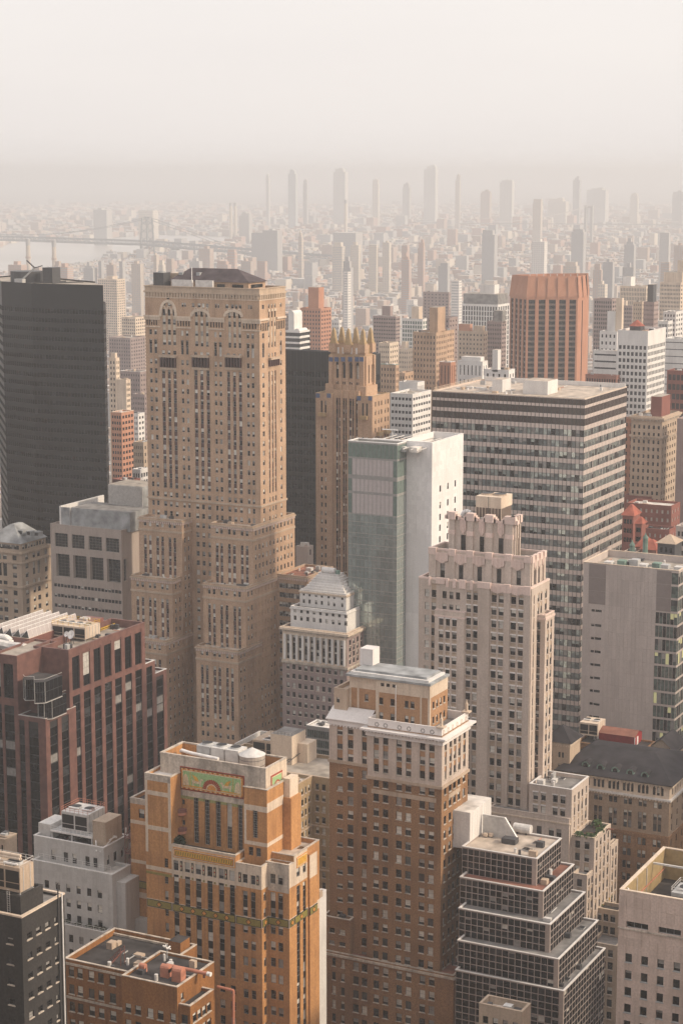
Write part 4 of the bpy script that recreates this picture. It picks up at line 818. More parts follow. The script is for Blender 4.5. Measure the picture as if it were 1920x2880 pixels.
# white panelled bulkhead on its roof and a ribbed screen
b.y0 = y0 + 9; p = at_y(*q('m', 325, 270), y0 + 14)
pa = at_z(*q('m', 130, 680), zr); b.y0 = pa.y; b.x1 = pa.x; zq = b.Z('m', 130, 412); yq = b.Y('m', 325, 470)
mb = MB(); mb.box(pa.x - 14, pa.x, pa.y, yq, zr - 2, zq, 'stone_white', 'roof_light'); b.part(mb, 'bulkhead')
b.panels('W', pa.y, yq, zr, zq, 9, 1, 'stone_white', 'bulkhead_panel', .05, .05)
pb = MB(); s0, s1 = at_z(*q('m', 240, 610), zr), at_z(*q('m', 445, 640), zr); hh = 5.2
pb.box(s0.x, s1.x, s0.y + .6, s0.y + 1.0, zr - .3, zr + hh, 'metal_light')
for k in range(22): u = s0.x + (k + .5) * (s1.x - s0.x) / 22; pb.box(u - .06, u + .06, s0.y + .5, s0.y + .62, zr, zr + hh - .02, 'metal_light')
b.part(pb, 'screen_wall')
sl = MB(); e0 = Vector((s1.x, s0.y + .4, zr + hh)); e1 = at_z(*q('m', 575, 665), zr); sl.face([(s1.x, s0.y + .6, zr + hh), (s1.x, s0.y + 1.2, zr + hh), (e1.x, e1.y + .6, zr + .1), (e1.x, e1.y, zr + .1)], 'white_enamel'); sl.face([(s1.x, s0.y + .6, zr), (e1.x, e1.y, zr), (e1.x, e1.y, zr + .1), (s1.x, s0.y + .6, zr + hh)], 'metal_light'); b.part(sl, 'screen_brace')
b.clutter(x0 + 12, x1, y0, y1, zr - .35, 8)
for t_ in ST_T[1:]: b.clutter(t_[1] - 5, t_[1], t_[2], t_[3], t_[4] - .35, 3)
b.finish(); STP = b; step_roof = (x0, x1, y0, y1, zr - .35)
# ================================================================== pale stone-panel block, bottom right
b = Bld('stone_panel_block', 'pale pinkish stone panel block with an open roof well holding cooling units', 'building')
D_ = 396; p = at_d(*q('o', 662, 577), D_); b.y0 = p.y; x0 = p.x; zt = p.z; b.x1 = x0 + 42; b.origin(x0, p.y)
c4 = b.cols('o', 1500, [(737, 825), (948, 1037), (1162, 1250), (1378, 1467)]); dxc = c4[1][0] - c4[0][0]; c4 += [(c4[3][0] + dxc * k, c4[3][1] + dxc * k) for k in (1, 2, 3, 4)]
rr = b.rows('o', 737, 1412, 2302, 5, 118, 10)
slot = [(b.Z('o', 737, 1070), b.Z('o', 737, 985))]; sc = [(c4[0][0], b.X('o', 1040, 1060)), (c4[2][0], b.X('o', 1472, 1130)), (c4[4][0], c4[5][1])]
yE = at_x(*q('o', 1240, 45), x0).y
zl = b.Z('o', 662, 1062)
TV = 'travertine'; wb = .6
mb = MB()
style('slot', ny=1, nx=3, fw=.12, fr='metal_grey', gl=('glass_black',), p=(1, 0, 0, 0, 0))
b.fac(mb, (0, b.y0, 0), (1, 0, 0), (0, -1, 0), x0, b.x1, 0, zt, TV, [G(c4, rr, 'travertine_win', .35), G(sc, slot, 'slot', .6)], ())
mb.face([(x0, yE, 0), (x0, b.y0, 0), (x0, b.y0, zt), (x0, yE, zt)], TV); mb.face([(b.x1, yE, 0), (x0, yE, 0), (x0, yE, zt), (b.x1, yE, zt)], TV); mb.face([(b.x1, b.y0, 0), (b.x1, yE, 0), (b.x1, yE, zt), (b.x1, b.y0, zt)], TV)
b.part(mb, 'wall'); well = zt - 7.0
rb = MB(); rb.face([(x0 + .3, b.y0 + .3, well), (b.x1 - .3, b.y0 + .3, well), (b.x1 - .3, yE - .3, well), (x0 + .3, yE - .3, well)], 'roof_dark'); b.part(rb, 'roof')
for a, c, d, e in ((x0 + .05, b.x1, b.y0 + .75, b.y0 + wb + .4), (x0 + .05, b.x1, yE - wb, yE - .05), (x0 + .05, x0 + wb, b.y0 + wb, yE - wb)): b.box('well_wall', a, c, d, e, well - .2, zt - .03, 'tan_panel')
for a, c, d, e in ((x0 - .06, b.x1, b.y0 - .06, b.y0 + wb + .1), (x0 - .06, b.x1, yE - wb - .1, yE + .06), (x0 - .06, x0 + wb + .1, b.y0 + wb + .1, yE - wb - .1)): b.box('coping', a, c, d, e, zt - .02, zt + .2, 'stone_cream')
mb = MB(); mb.box(x0 - .12, b.x1, b.y0 - .25, b.y0 + .1, zl - .3, zl, 'stone_soot'); b.part(mb, 'ledge')
du = dxc / 2; ua = c4[0][0] - du; 
def hit(u, z, w, h):
    for cols_, rows_ in ((c4, rr), (sc, slot)):
        for c in cols_:
            for r_ in rows_:
                if abs(u - (c[0] + c[1]) / 2) < (w + c[1] - c[0]) / 2 - .08 and abs(z - (r_[0] + r_[1]) / 2) < (h + r_[1] - r_[0]) / 2 - .05: return True
    return False
hz = (rr[0][1] - rr[1][1]) / 2
b.panels('N', ua, ua + du * 15, zl + .05, zl + .05 + int((zt - zl) / (hz * 1.25)) * hz * 1.25, 15, int((zt - zl) / (hz * 1.25)), TV, 'stone_panel', .03, .05, hit)
b.panels('N', ua, ua + du * 15, rr[-6][0], rr[-6][0] + hz * int((zl - .4 - rr[-6][0]) / hz), 15, int((zl - .4 - rr[-6][0]) / hz), TV, 'stone_panel', .03, .05, hit)
for k in range(3):                                                            # struts and rails inside the well
    yy = b.y0 + 3 + k * 6.5; mb = MB(); mb.box(x0 + wb, x0 + wb + .18, yy, yy + .2, well, zt - .4, 'metal_light'); b.part(mb, 'post')
for k, (a, c) in enumerate((((x0 + wb, b.y0 + 3.2, zt - .6), (x0 + 6.5, b.y0 + .8, well + .5)), ((x0 + wb, yE - 9, zt - .7), (x0 + 22, yE - 9, zt - .7)))):
    mb = MB(); mb.bar(a, c, .28, 'metal_light'); b.part(mb, 'strut')
mb = MB(); mb.bar((x0 + wb + .2, b.y0 + .8, well + 2.6), (x0 + wb + .2, yE - 1, well + 2.6), .14, 'duct_salmon'); b.part(mb, 'rail')
b.finish(); SPB = (x0, b.y0, yE, well, zt)
# ================================================================== grey tiled stepped block, left
b = Bld('grey_tile_block', 'grey tiled stepped office block with planted terrace and white steel roof frame', 'building')
zt = b.corner('j', 955, 738, 452); TG = 'tile_grey'; x0 = b.X('j', 312, 640); y1 = b.Y('j', 1180, 620); yN, xN = b.y0, b.x1
cU = b.cols('j', 830, [(475, 515), (588, 627), (668, 708), (785, 825), (858, 897)]); rU = [(b.Z('j', 475, 838), b.Z('j', 475, 750))]
rU2 = [rU[0]]
b.tier(x0, xN, yN, y1, 0, zt, TG, N=[G(cU, rU, 'sash_plain', .25)], W=[G(b.colsW('j', 850, [(985, 1010), (1047, 1078), (1117, 1138)]), [(b.ZW('j', 985, 895), b.ZW('j', 985, 810))], 'sash_plain', .25)], par=1.4, roof='roof_dark', cope='stone_white')
def nowin(cols_, rows_): return lambda u, z, w, h: any(abs(u - (c[0] + c[1]) / 2) < (w + c[1] - c[0]) / 2 - .03 and abs(z - (r_[0] + r_[1]) / 2) < (h + r_[1] - r_[0]) / 2 - .03 for c in cols_ for r_ in rows_)
zled = b.Z('j', 955, 950); b.panels('N', x0, xN, zled, zt, 15, 5, TG, 'tile', .02, .03, nowin(cU, rU), 60)
y2 = yN - 2.6; b.y0 = y2; p2 = at_y(*q('j', 1033, 985), y2); b.x1 = p2.x; x2 = b.X('j', 300, 870); y2W = b.Y('j', 1200, 900)
c6 = b.cols('j', 1090, [(412, 453), (512, 552), (608, 648), (703, 743), (800, 840), (895, 937)]); r6 = b.rows('j', 608, 1065, 1335, 3, 72, 0)
b.tier(x2, p2.x, y2, y2W, 0, p2.z, TG, N=[G(c6, r6, 'sash_plain', .25)], W=[G(b.colsW('j', 1150, [(1072, 1093)]), r6, 'sash_plain', .25)], par=.7, roof='roof_light', cope='stone_white')
zp2 = p2.z; b.panels('N', x2, p2.x, r6[-1][0] - .5, p2.z - .2, 16, 9, TG, 'tile', .02, .03, nowin(c6, r6), 120)
b.box('pilaster', p2.x - .8, p2.x + 2.4, y2W - 6, y2W, 0, p2.z - 2.2, TG)
y3 = y2 - 2.8; b.y0 = y3; p3 = at_y(*q('j', 962, 1515), y3); b.x1 = p3.x; x3 = b.X('j', 300, 1400); y3W = b.Y('j', 1035, 1480)
c7 = b.cols('j', 1560, [(535, 575), (635, 675), (730, 770), (828, 868)]); r7 = b.rows('j', 635, 1528, 1660, 2, 70, 10)
b.tier(x3, p3.x, y3, y3W + 4, 0, p3.z, TG, N=[G(c7, r7, 'sash_plain', .25)], W=[G([(y3 + 1.2, y3 + 2.6)], r7, 'sash_plain', .25)], par=.6, roof='roof_dark', cope='stone_white')
b.panels('N', x3, p3.x, p3.z - 9, p3.z - .2, 14, 5, TG, 'tile', .02, .03, nowin(c7, r7), 60)
b.box('side_wing', p3.x - 1, p3.x + 8, y2W - 2, y2W + 8, 0, p3.z + 1.0, TG)
mb = MB()                                                                      # white rails along the terrace edges
for yy, a, c, z in ((yN - .1, x2, xN + 2, zp2), (y3 + .2, x3, p3.x, p3.z)):
    for hz_ in (.5, 1.0): mb.bar((a, yy if yy > yN - 1 else yy, z + hz_), (c, yy, z + hz_), .04, 'white_enamel')
    for k in range(14): u = a + k * (c - a) / 13; mb.bar((u, yy, z), (u, yy, z + 1.0), .04, 'white_enamel')
b.part(mb, 'terrace_railing')
b.clutter(x0, xN, yN, y1, zt - 1.4, 12); b.finish(); grey_roof = (x0, xN, yN, y1, zt - 1.4); grey_terrace = (x3, p3.x, y3, p3.z - .6)
# ================================================================== dark brick block, bottom left
b = Bld('dark_brick_block', 'nearly black brick block with pale coping and a white pipe up its corner', 'building')
zt = b.corner('j', 200, 1378, 352); xN, yN = b.x1, b.y0; x0 = xN - 24; y1 = b.Y('j', 590, 1158); BD = 'brick_dark'
style('sash_soot', sill='stone_soot', p=(.6, .15, .15, .05, .05), bl=('blind_grey', 'glass_mid', 'blind_grey'))
cw = b.colsW('j', 1750, [(257, 300), (342, 385), (425, 467), (510, 534)]); rw = b.rows('j', 257, 1520, 2075, 4, 62, 8, True)
cn = b.cols('j', 1750, [(72, 128)]); cn = [(cn[0][0] - 4.6, cn[0][1] - 4.6)] + cn
b.tier(x0, xN, yN, y1, 0, zt, BD, N=[G(cn, b.rows('j', 72, 1553, 2110, 4, 60, 8), 'sash_soot', .25)], W=[G(cw, rw, 'sash_soot', .25)], par=.5, roof='roof_grey', cope='stone_cream', copeh=.3, copeo=.15)
xP = at_z(*q('j', 195, 1345), zt).x; pz = at_z(*q('j', 195, 1345), zt); b.y0 = pz.y; b.x1 = pz.x; zP = b.Z('j', 195, 1190); yP = b.Y('j', 400, 1200)
b.tier(x0 + 1, pz.x, pz.y, yP, zt - 1, zP, BD, par=.4, roof='roof_grey', cope='brick_dark'); DPH = (x0 + 1, pz.x, pz.y, yP, zP)
b.x1 = xN; yv = b.Y('j', 572, 1600); mb = MB(); mb.tube((xN + .25, yv, 2), (xN + .25, yv, zt + .6), .16, 'white_enamel'); b.part(mb, 'drain_pipe'); mb = MB(); mb.tube((xN + .2, yv - 1.2, 2), (xN + .2, yv - 1.2, zt + 3), .14, 'metal_dark'); b.part(mb, 'flue')
mb = MB()
for zz_ in range(12): mb.bar((pz.x - 3, pz.y - .1, zt + zz_ * .45 - .5), (pz.x - 2.4, pz.y - .1, zt + zz_ * .45 - .5), .03, 'metal_light')
for dx_ in (-3, -2.4): mb.bar((pz.x + dx_, pz.y - .1, zt - 1), (pz.x + dx_, pz.y - .1, zP + .8), .04, 'metal_light')
b.part(mb, 'ladder'); b.finish()
# ================================================================== amber brick low block, bottom (two wings)
b = Bld('amber_brick_block', 'low amber brick block with tarred roofs in front of the orange tower', 'building')
zt = b.corner('s', 947, 778, 392); xN, yN = b.x1, b.y0; AM = 'brick_amber'; x0 = b.X('s', 512, 690); yW = b.Y('s', 1240, 660)
style('sash_amber', sill='stone_soot', p=(.3, .25, .25, .1, .1), bl=('blind_pale', 'blind', 'blind_pale'))
cn = b.cols('s', 950, [(540, 585), (617, 663), (713, 760), (793, 840), (893, 935), (953, 997)]); cn[-1] = (cn[-1][0], cn[-1][1]); rn = down(b.Z('s', 540, 898), 3.7, 2.1, 12)
cn = [c for c in cn if c[1] < xN - .3]
b.tier(x0, xN, yN, yW, 0, zt, AM, N=[G(cn, rn, 'sash_amber', .25)], W=[G(b.colsW('s', 860, [(978, 1000)]), [(b.ZW('s', 980, 882), b.ZW('s', 980, 825))], 'sash_amber')], par=.5, roof='roof_dark', cope='stone_soot', copeo=.05)
b.y0 = yN - .8; p2 = at_y(*q('s', 1032, 938), b.y0 + .5); b.x1 = p2.x; y2W = b.Y('s', 1235, 810); x_ = b.X('s', 880, 930)
b.tier(xN - 1, p2.x, yN + .6, y2W, 0, p2.z, AM, N=[G(spread(xN + .2, p2.x - .2, 1, 1.6), rn, 'sash_amber')], W=[G(spread(yN + 1.5, y2W - 1, 4, 1.6), rn, 'sash_amber')], par=.7, roof='roof_dark', cope='stone_soot')
b.y0 = yN - 1.5; pl = at_y(*q('s', 60, 548), yN + 6); b.y0 = yN + 6; xl0 = pl.x; zl = pl.z; xl1 = x0 + 3
cl = b.cols('s', 700, [(97, 138), (162, 205), (250, 295), (325, 370), (415, 463)]); rl = down(b.Z('s', 97, 610), 4.1, 2.3, 14)
b.tier(xl0, xl1, yN + 6, yN + 26, 0, zl, AM, N=[G(cl, rl, 'sash_amber', .25)], par=1.3, roof='roof_dark', cope='stone_soot')
b.ring(xl0, xl1 - 3.5, yN + 6, yN + 25, rl[1][0] - 1.0, rl[1][0] - .5, .25, 'stone_soot', 'ledge'); b.ring(xl0, xl1 - 3.5, yN + 6, yN + 25, zl - 1.2, zl - .7, .22, 'stone_soot', 'ledge')
# stair box on the back of the roof
bx = at_z(*q('s', 575, 615), zl - 1.2); mb = MB(); mb.box(xl1 - 4.4, xl1 - 1.2, yN + 21, yN + 25, zl - 1.3, zl + 2.0, AM, 'roof_dark'); b.part(mb, 'bulkhead')
b.clutter(x0, xN, yN, yW, zt - .5, 8); b.clutter(xl0, xl1 - 3, yN + 6, yN + 25, zl - 1.3, 12); b.finish(); amber_roof = (x0, xN, yN, yW, zt - .5); amber_left = (xl0, xl1, yN + 6, zl - 1.3)
# ================================================================== red granite block with rooftop plant, left
b = Bld('red_granite_block', 'dark red granite office block with tall window strips and busy plant roof', 'office building')
zt = b.corner('e', 632, 1278, 560); GR = 'granite'; xN, yN = b.x1, b.y0; yW = b.Y('e', 1330, 1015)
# west face upper windows (tall) and strips below
cw = b.colsW('e', 1480, [(667, 736), (768, 833), (866, 931), (963, 1028), (1059, 1121), (1153, 1214), (1246, 1306)])
zU1, zU0 = b.ZW('e', 667, 1315), b.ZW('e', 667, 1647); zS = b.ZW('e', 672, 1697); pfl = (zU1 - zU0) / 4
strips = down(zS, pfl, pfl - .25, 22)
xN0 = b.X('e', 387, 1260)
b.tier(xN0 - 3, xN, yN, yW, 0, zt, GR, W=[G(cw, [(zU0, zU1)], 'granite_tall', .45), G(cw, strips, 'granite_one', .35, strip='frame_dark', sz=(strips[-1][0], strips[0][1]), sd=.3)], par=2.2, roof='roof_gravel', cope='granite', copeh=.25, pt=.6)
gr_main = (xN0 - 3, xN, yN, yW, zt - 2.2)
# left piece in front of the notch
yF = yN - 20; pf = None
b.x1 = xN0; pL = at_x(*q('e', 157, 1335), xN0); yF = pL.y; b.y0 = yF; xF0 = b.X('e', -60, 1300); zL = pL.z
xx = b.X('e', 157, 1400)
cF = b.cols('e', 1550, [(-75, 10), (33, 125)]); rF = [(b.Z('e', 33, 1705), b.Z('e', 33, 1390))]
zq = b.Z('e', 157, 1735)
b.tier(xF0, xN0, yF, yN + 8, 0, zt, GR, N=[G(cF, rF, 'granite_tall', .45), G(cF, down(b.Z('e', 40, 1770), pfl, pfl - .25, 22), 'granite_one', .35, strip='frame_dark', sz=(0, b.Z('e', 40, 1770)), sd=.3)], par=.5, roof='roof_gravel', cope='granite')
# lower corner mass filling the notch
b.y0 = yF; pC = at_x(*q('e', 415, 1885), 0) if False else None
xC = b.x1 = at_y(*q('e', 415, 1885), yF + 1.5).x; zC = at_y(*q('e', 415, 1885), yF + 1.5).z; b.y0 = yF + 1.5
xC = min(xC, xN + 1.0); b.x1 = xN + .02
cC = b.cols('e', 2000, [(165, 257), (293, 383)])
cCW = b.colsW('e', 2000, [(463, 535), (570, 637)])
lowr = down(b.Z('e', 165, 1790), pfl, pfl - .25, 22)
b.tier(xN0 - .02, xN + .02, yF + .02, yN + 3, 0, zC, GR, N=[G(cC, [r for r in lowr if r[1] < zC - 1], 'granite_one', .35, strip='frame_dark', sz=(0, zC - 1.4), sd=.3)], W=[G(cCW, [r for r in lowr if r[1] < zC - 1], 'granite_one', .35, strip='frame_dark', sz=(0, zC - 1.4), sd=.3)], par=.6, roof='roof_dark', cope='metal_light', copeh=.12)
# glazed bays stacked in the notch
def bay(name, r, ax, ay, w, dpt, z0, z1):
    p = at_z(*q(r, ax, ay), z0); mb = MB(); fac = [(0, 0), (w * .22, -dpt * .25), (w * .48, -dpt * .05), (w * .72, -dpt * .45), (w, -dpt * .2), (w, dpt), (0, dpt)]
    poly_ = [(p.x + a, p.y + c) for a, c in fac]; mb.prism(poly_, z0, z1, 'glass_slate', 'roof_dark'); o = b.part(mb, name); fb = MB()
    for k in range(5):
        a, c = poly_[k], poly_[(k + 1) % 7]; n = 4
        for t in range(n): u = t / n; x_, y_ = a[0] + (c[0] - a[0]) * u, a[1] + (c[1] - a[1]) * u; fb.bar((x_, y_ - .03, z0), (x_, y_ - .03, z1), .07 if t else .14, 'frame_dark' if t else 'frame_grey')
        for zz_ in (z0 + .1, (z0 + z1) / 2, z1): fb.bar((a[0], a[1] - .03, zz_), (c[0], c[1] - .03, zz_), .09, 'frame_dark')
        fb.bar((a[0], a[1] - .05, z1 + .9), (c[0], c[1] - .05, z1 + .9), .05, 'metal_light'); fb.bar((a[0], a[1] - .05, z0 - .2), (c[0], c[1] - .05, z0 - .2), .12, 'metal_light')
    b.part(fb, 'glazing_bars', o, 'stuff')
zn1 = zC + (zt - zC) * .36; zn2 = zC + (zt - zC) * .68
b.box('terrace', xN0, xN - (xN - xN0) * .35, yN - (yN - yF) * .55, yN + .5, zC - 1, zn1 - .5, GR, 'roof_dark')
bay('glazed_bay', 'e', 352, 1862, (xN - xN0) * .62, 6, zC - .1, zn1 - .6); bay('glazed_bay', 'e', 222, 1705, (xN - xN0) * .9, 7, zn1 - .4, zn2)
# steps at the far right end
b.x1 = xN
for t, (rx, ty) in enumerate(((1425, 1362), (1532, 1442))):
    ya, yb = (yW, b.Y('e', 1425, 1362)) if t == 0 else (b.Y('e', 1425, 1362), b.Y('e', 1532, 1442)); zz_ = b.ZW('e', rx, ty)
    cc = [(ya + (yb - ya) * .1, ya + (yb - ya) * .72)]
    b.tier(xN - 30, xN - .01, ya + .01, yb, 0, zz_, GR, W=[G(cc, [r for r in down(zt - 6.5, pfl, pfl - .25, 26) if r[1] < zz_ - 1], 'granite_one', .35, strip='frame_dark', sz=(0, zz_ - 1.3), sd=.3)], par=.6, roof='roof_grey', cope='metal_light')
# cladding joints are too fine to pick apart; beams between strips
b.clutter(*gr_main[:4], gr_main[4], 22); b.finish(); GRB = b; gx0 = xF0
# ================================================================== concrete block with large gridded windows
b = Bld('concrete_block', 'grey concrete block with rows of big gridded windows beside the tan setback tower', 'building')
zt = b.corner('e', 1115, 172, 765); CO = 'concrete'; xN, yN = b.x1, b.y0; x0 = b.X('e', 463, 115); yW = b.Y('e', 1300, 120)
cA = b.cols('e', 280, [(507, 625), (662, 778), (817, 937), (973, 1095)]); rA = [(b.Z('e', 507, 315), b.Z('e', 507, 190))]
cB = b.cols('e', 520, [(520, 643), (676, 798), (830, 953), (985, 1108)]); rB = [(b.Z('e', 520, 590), b.Z('e', 520, 380))]
n = 20; xa, xb = b.X('e', 498, 690), b.X('e', 1118, 740); dx = (xb - xa) / n; cS = [(xa + k * dx + .12, xa + (k + 1) * dx - .12) for k in range(n)]; rS = [(b.Z('e', 498, 682), b.Z('e', 498, 652)), (b.Z('e', 498, 775), b.Z('e', 498, 745))]; ps = rS[0][1] - rS[1][1]
rS += [(a - ps * k, c - ps * k) for a, c in rS[1:] for k in range(1, 8)]
b.tier(x0, xN, yN, yW, 0, zt, CO, N=[G(cA, rA, 'big_grid', .6), G(cB, rB, 'bigger_grid', 1.6), G(cS, rS, 'plain', .25)], W=[G([(b.Y('e', 1140, 540), b.Y('e', 1168, 540))], [(b.ZW('e', 1140, 640), b.ZW('e', 1140, 435))], 'bigger_grid', .6)], par=1.0, roof='roof_light', cope='concrete')
# pale penthouse screen and ribbed box
yp = yN + 4; b.y0 = yp; b.x1 = b.X('a', 1195, 2300); xp0 = b.X('a', 655, 2280); zp = b.Z('a', 1195, 2295)
b.box('penthouse', xp0, b.x1, yp, yp + 16, zt - 1.2, zp, 'lead_grey', 'roof_grey')
pw = MB(); xw = b.X('a', 560, 2240); zw = b.Z('a', 560, 2228); yb_ = at_x(*q('a', 995, 2110), xw).y
pw.box(xw, xw + .8, yp - 1, yp + 30, zt - 1.2, zw, 'stone_white'); pw.box(xw + .8, xp0 + .02, yp - 1, yp - .2, zt - 1.2, zw - .4, 'lead_grey'); b.part(pw, 'screen_wall')
y2 = yp + 14; b.y0 = y2; xr0, xr1 = b.X('a', 1000, 2150), b.X('a', 1315, 2150); zr = b.Z('a', 1000, 2030)
b.box('ribbed_penthouse', xr0, xr1, y2, y2 + 14, zt - 1, zr, 'lead_grey', 'roof_gravel')
for k in range(40): u = xr0 + (k + .5) * (xr1 - xr0) / 40; b.box('rib', u - .1, u + .1, y2 - .2, y2 + .02, zp - 2, zr - .1, 'metal_light')
b.finish()
# ================================================================== old stone block with grey hip roof, far left
b = Bld('hip_roof_block', 'old tan stone block with arched upper windows and a grey hip roof', 'building')
zt = b.corner('e', 200, 372, 800); ST_ = 'stone_tan'; xN, yN = b.x1, b.y0; x0 = b.X('e', -190, 330); yW = b.Y('e', 470, 300)
rr = b.rows('e', 240, 395, 720, 5, 46, 10, True); cw = b.colsW('e', 600, [(240, 268), (308, 332), (350, 376), (418, 442)]); cn = b.cols('e', 600, [(-75, -40), (-15, 20), (33, 70), (122, 160)])
arch = [(b.ZW('e', 308, 575), b.ZW('e', 308, 455))]
b.tier(x0, xN, yN, yW, 0, zt, ST_, N=[G(cn[3:], rr, 'sash_plain', .3), G(cn[:3], [rr[0]] + rr[3:], 'sash_plain', .3), G(cn[:3], arch, 'deco_tall', .5)], W=[G([cw[0], cw[3]], rr, 'sash_plain', .3), G(cw[1:3], [rr[0]] + rr[3:], 'sash_plain', .3), G(cw[1:3], arch, 'deco_tall', .5)], par=.3, roof='roof_grey')
for zz_ in (zt - .4, b.Z('e', 200, 470), b.Z('e', 200, 690)): b.ring(x0, xN, yN, yW, zz_ - .4, zz_ + .3, .5, ST_, 'cornice', 1.2, ST_, .4)
e = 1.5; zA = b.Z('e', 200, 300); b.tier(x0 + e, xN - e, yN + e, yW - e, zt - .5, zA, ST_, N=[G(spread(x0 + e + 1, xN - e - 1, 14, 1.5), [(zt + .6, zA - .9)], 'sash_plain', .3)], W=[G(spread(yN + e + 1, yW - e - 1, 8, 1.5), [(zt + .6, zA - .9)], 'sash_plain', .3)], par=.1)
mb = MB(); xa, xb, ya, yb = x0 + e - .6, xN - e + .6, yN + e - .6, yW - e + .6; xm, hgt = xb - (yb - ya) * .42, 6.5; mb.frustum([(xa, ya), (xb, ya), (xb, yb), (xa, yb)], [(xa + 10, (ya + yb) / 2 - 3), (xm, (ya + yb) / 2 - 3), (xm, (ya + yb) / 2 + 3), (xa + 10, (ya + yb) / 2 + 3)], zA - .05, zA + hgt, 'lead_grey'); b.part(mb, 'hip_roof')
for k in range(4): xx_ = xa + 12 + k * 4; mb = MB(); mb.box(xx_ - 1.2, xx_ + 1.2, ya + 5.0, ya + 8, zA + 2.6, zA + 4.6, 'lead_grey'); mb.face([(xx_ - .8, ya + 4.98, zA + 3.0), (xx_ + .8, ya + 4.98, zA + 3.0), (xx_ + .8, ya + 4.98, zA + 4.3), (xx_ - .8, ya + 4.98, zA + 4.3)], 'glass_dark'); b.part(mb, 'dormer')
b.finish()
# ================================================================== dark bronze glass tower, left edge
b = Bld('bronze_glass_tower', 'dark bronze glass tower with faceted plan and faint floor bands', 'tower')
D_ = 815; pr = at_d(*q('a', 957, 600), D_); b.origin(pr.x, pr.y); yN = pr.y
b.y0 = yN; xr = b.X('a', 957, 600); xm = b.X('a', 322, 600); zt = b.Z('a', 957, 203)
pm = at_y(*q('a', 322, 600), yN - 1); 
pts = [(at_y(*q('a', 985, 900), yN + 7).x, yN + 7), (xr, yN), (xm, yN - 1.5)]
pl = at_y(*q('a', 62, 900), yN + 6); pts.append((pl.x, yN + 4)); pts.append((pl.x - 26, yN + 34))
floor = (b.Z('a', 500, 545) - b.Z('a', 500, 1965)) / 17
zw1 = b.Z('a', 500, 418); rows_ = down(zw1, floor, floor * .5, 34)
def seg(mb, a, c, z0, z1, rows__):
    u = Vector((c[0] - a[0], c[1] - a[1], 0)); L_ = u.length; u.normalize(); n = Vector((u.y, -u.x, 0)); k = max(2, int(L_ / 1.45)); du = L_ / k
    cols_ = [(t * du + .04, (t + 1) * du - .04) for t in range(k)]
    b.fac(mb, (a[0], a[1], 0), tuple(u), tuple(n), 0, L_, z0, z1, 'bronze_skin', [G(cols_, rows__, 'bronze', .06)], [(0, L_, z - .05, z + .05,   .05, 'frame_dark') for z, _ in rows__])
mb = MB(); order = list(reversed(pts))
for k in range(len(order) - 1): 
    last = k == len(order) - 2
    seg(mb, order[k], order[k + 1], 0, zt if not last else b.Z('a', 985, 372), rows_)
_l = math.hypot(*pts[0]); bk = (xr * (1 + 26 / _l) - 4, yN * (1 + 26 / _l)); far = [(pts[0][0] * (1 + 32 / _l) - 5, pts[0][1] * (1 + 32 / _l)), (pts[-1][0], pts[-1][1] + 20)]
a, c = pts[0], far[0]; mb.face([(a[0], a[1], 0), (c[0], c[1], 0), (c[0], c[1], zt - 8), (a[0], a[1], zt - 8)], 'glass_slate'); a, c = far[0], bk
mb.face([(a[0], a[1], 0), (c[0], c[1], 0), (c[0], c[1], zt - 8), (a[0], a[1], zt - 8)], 'glass_slate'); a, c = c, far[1]; mb.face([(a[0], a[1], 0), (c[0], c[1], 0), (c[0], c[1], zt), (a[0], a[1], zt)], 'glass_slate'); a, c = far[1], pts[-1]; mb.face([(a[0], a[1], 0), (c[0], c[1], 0), (c[0], c[1], zt), (a[0], a[1], zt)], 'glass_slate')
b.part(mb, 'wall')
rb = MB(); rb.face([(x, y, zt - .6) for x, y in order[:-1] + [bk] + [far[1]]], 'roof_gravel'); rb.face([(xr, yN, zt - .6), (xr, yN, b.Z('a', 985, 372)), (*bk, b.Z('a', 985, 372)), (*bk, zt - .6)], 'glass_slate'); b.part(rb, 'roof')
rb = MB(); rb.face([(xr, yN, b.Z('a', 985, 372) - .1), (pts[0][0], pts[0][1], b.Z('a', 985, 372) - .1), far[0] + (b.Z('a', 985, 372) - .1,), (*bk, b.Z('a', 985, 372) - .1)], 'roof_dark'); b.part(rb, 'roof')
for k in range(3): mb = MB(); mb.bar((xm - 14 + k * 9, yN + 6 + k, zt - .3), (xm - 8 + k * 9, yN + 22, zt - .3), .35, 'metal_dark'); b.part(mb, 'roof_beam')
b.finish(); bronze = (xm, xr, yN, zt)
# ================================================================== tan brick setback tower (left of centre)
b = Bld('tan_setback_tower', 'huge tan brick setback tower with gothic arches and a dark hipped roof', 'tower')
TB = 'brick_tan'; D_ = 722
b.corner('b', 1140, 300, D_); xN, yN = b.x1, b.y0; zt = b.Z('b', 1140, 308); x0 = b.X('b', 97, 700); yW = b.Y('b', 1380, 560)
pA = [(132, 158), (170, 196)]; pB = [(420, 443), (460, 485)]; pC = [(726, 750), (768, 790)]; pD = [(1022, 1047), (1063, 1087)]
y_r = 1350
def C(prs, y=1350): return b.cols('b', y, prs)
pair = C([(142, 166), (186, 211)]) + C([(430, 453), (475, 498)]) + C([(733, 756), (777, 801)]) + C([(1028, 1052), (1072, 1096)])
strip = C([(252, 281), (305, 332), (357, 386)]) + C([(547, 577), (602, 630), (658, 687)]) + C([(847, 874), (901, 928), (954, 982)])
fl = (b.Z('b', 436, 960) - b.Z('b', 436, 2210)) / 14.3
def rowsb(x, y, n, h=.54): return down(b.Z('b', x, y), fl, fl * h, n)
rP = rowsb(430, 685, 2) + [(b.Z('b', 430, 905), b.Z('b', 430, 782))] + rowsb(430, 955, 46)
rSt = rowsb(547, 1050, 44)
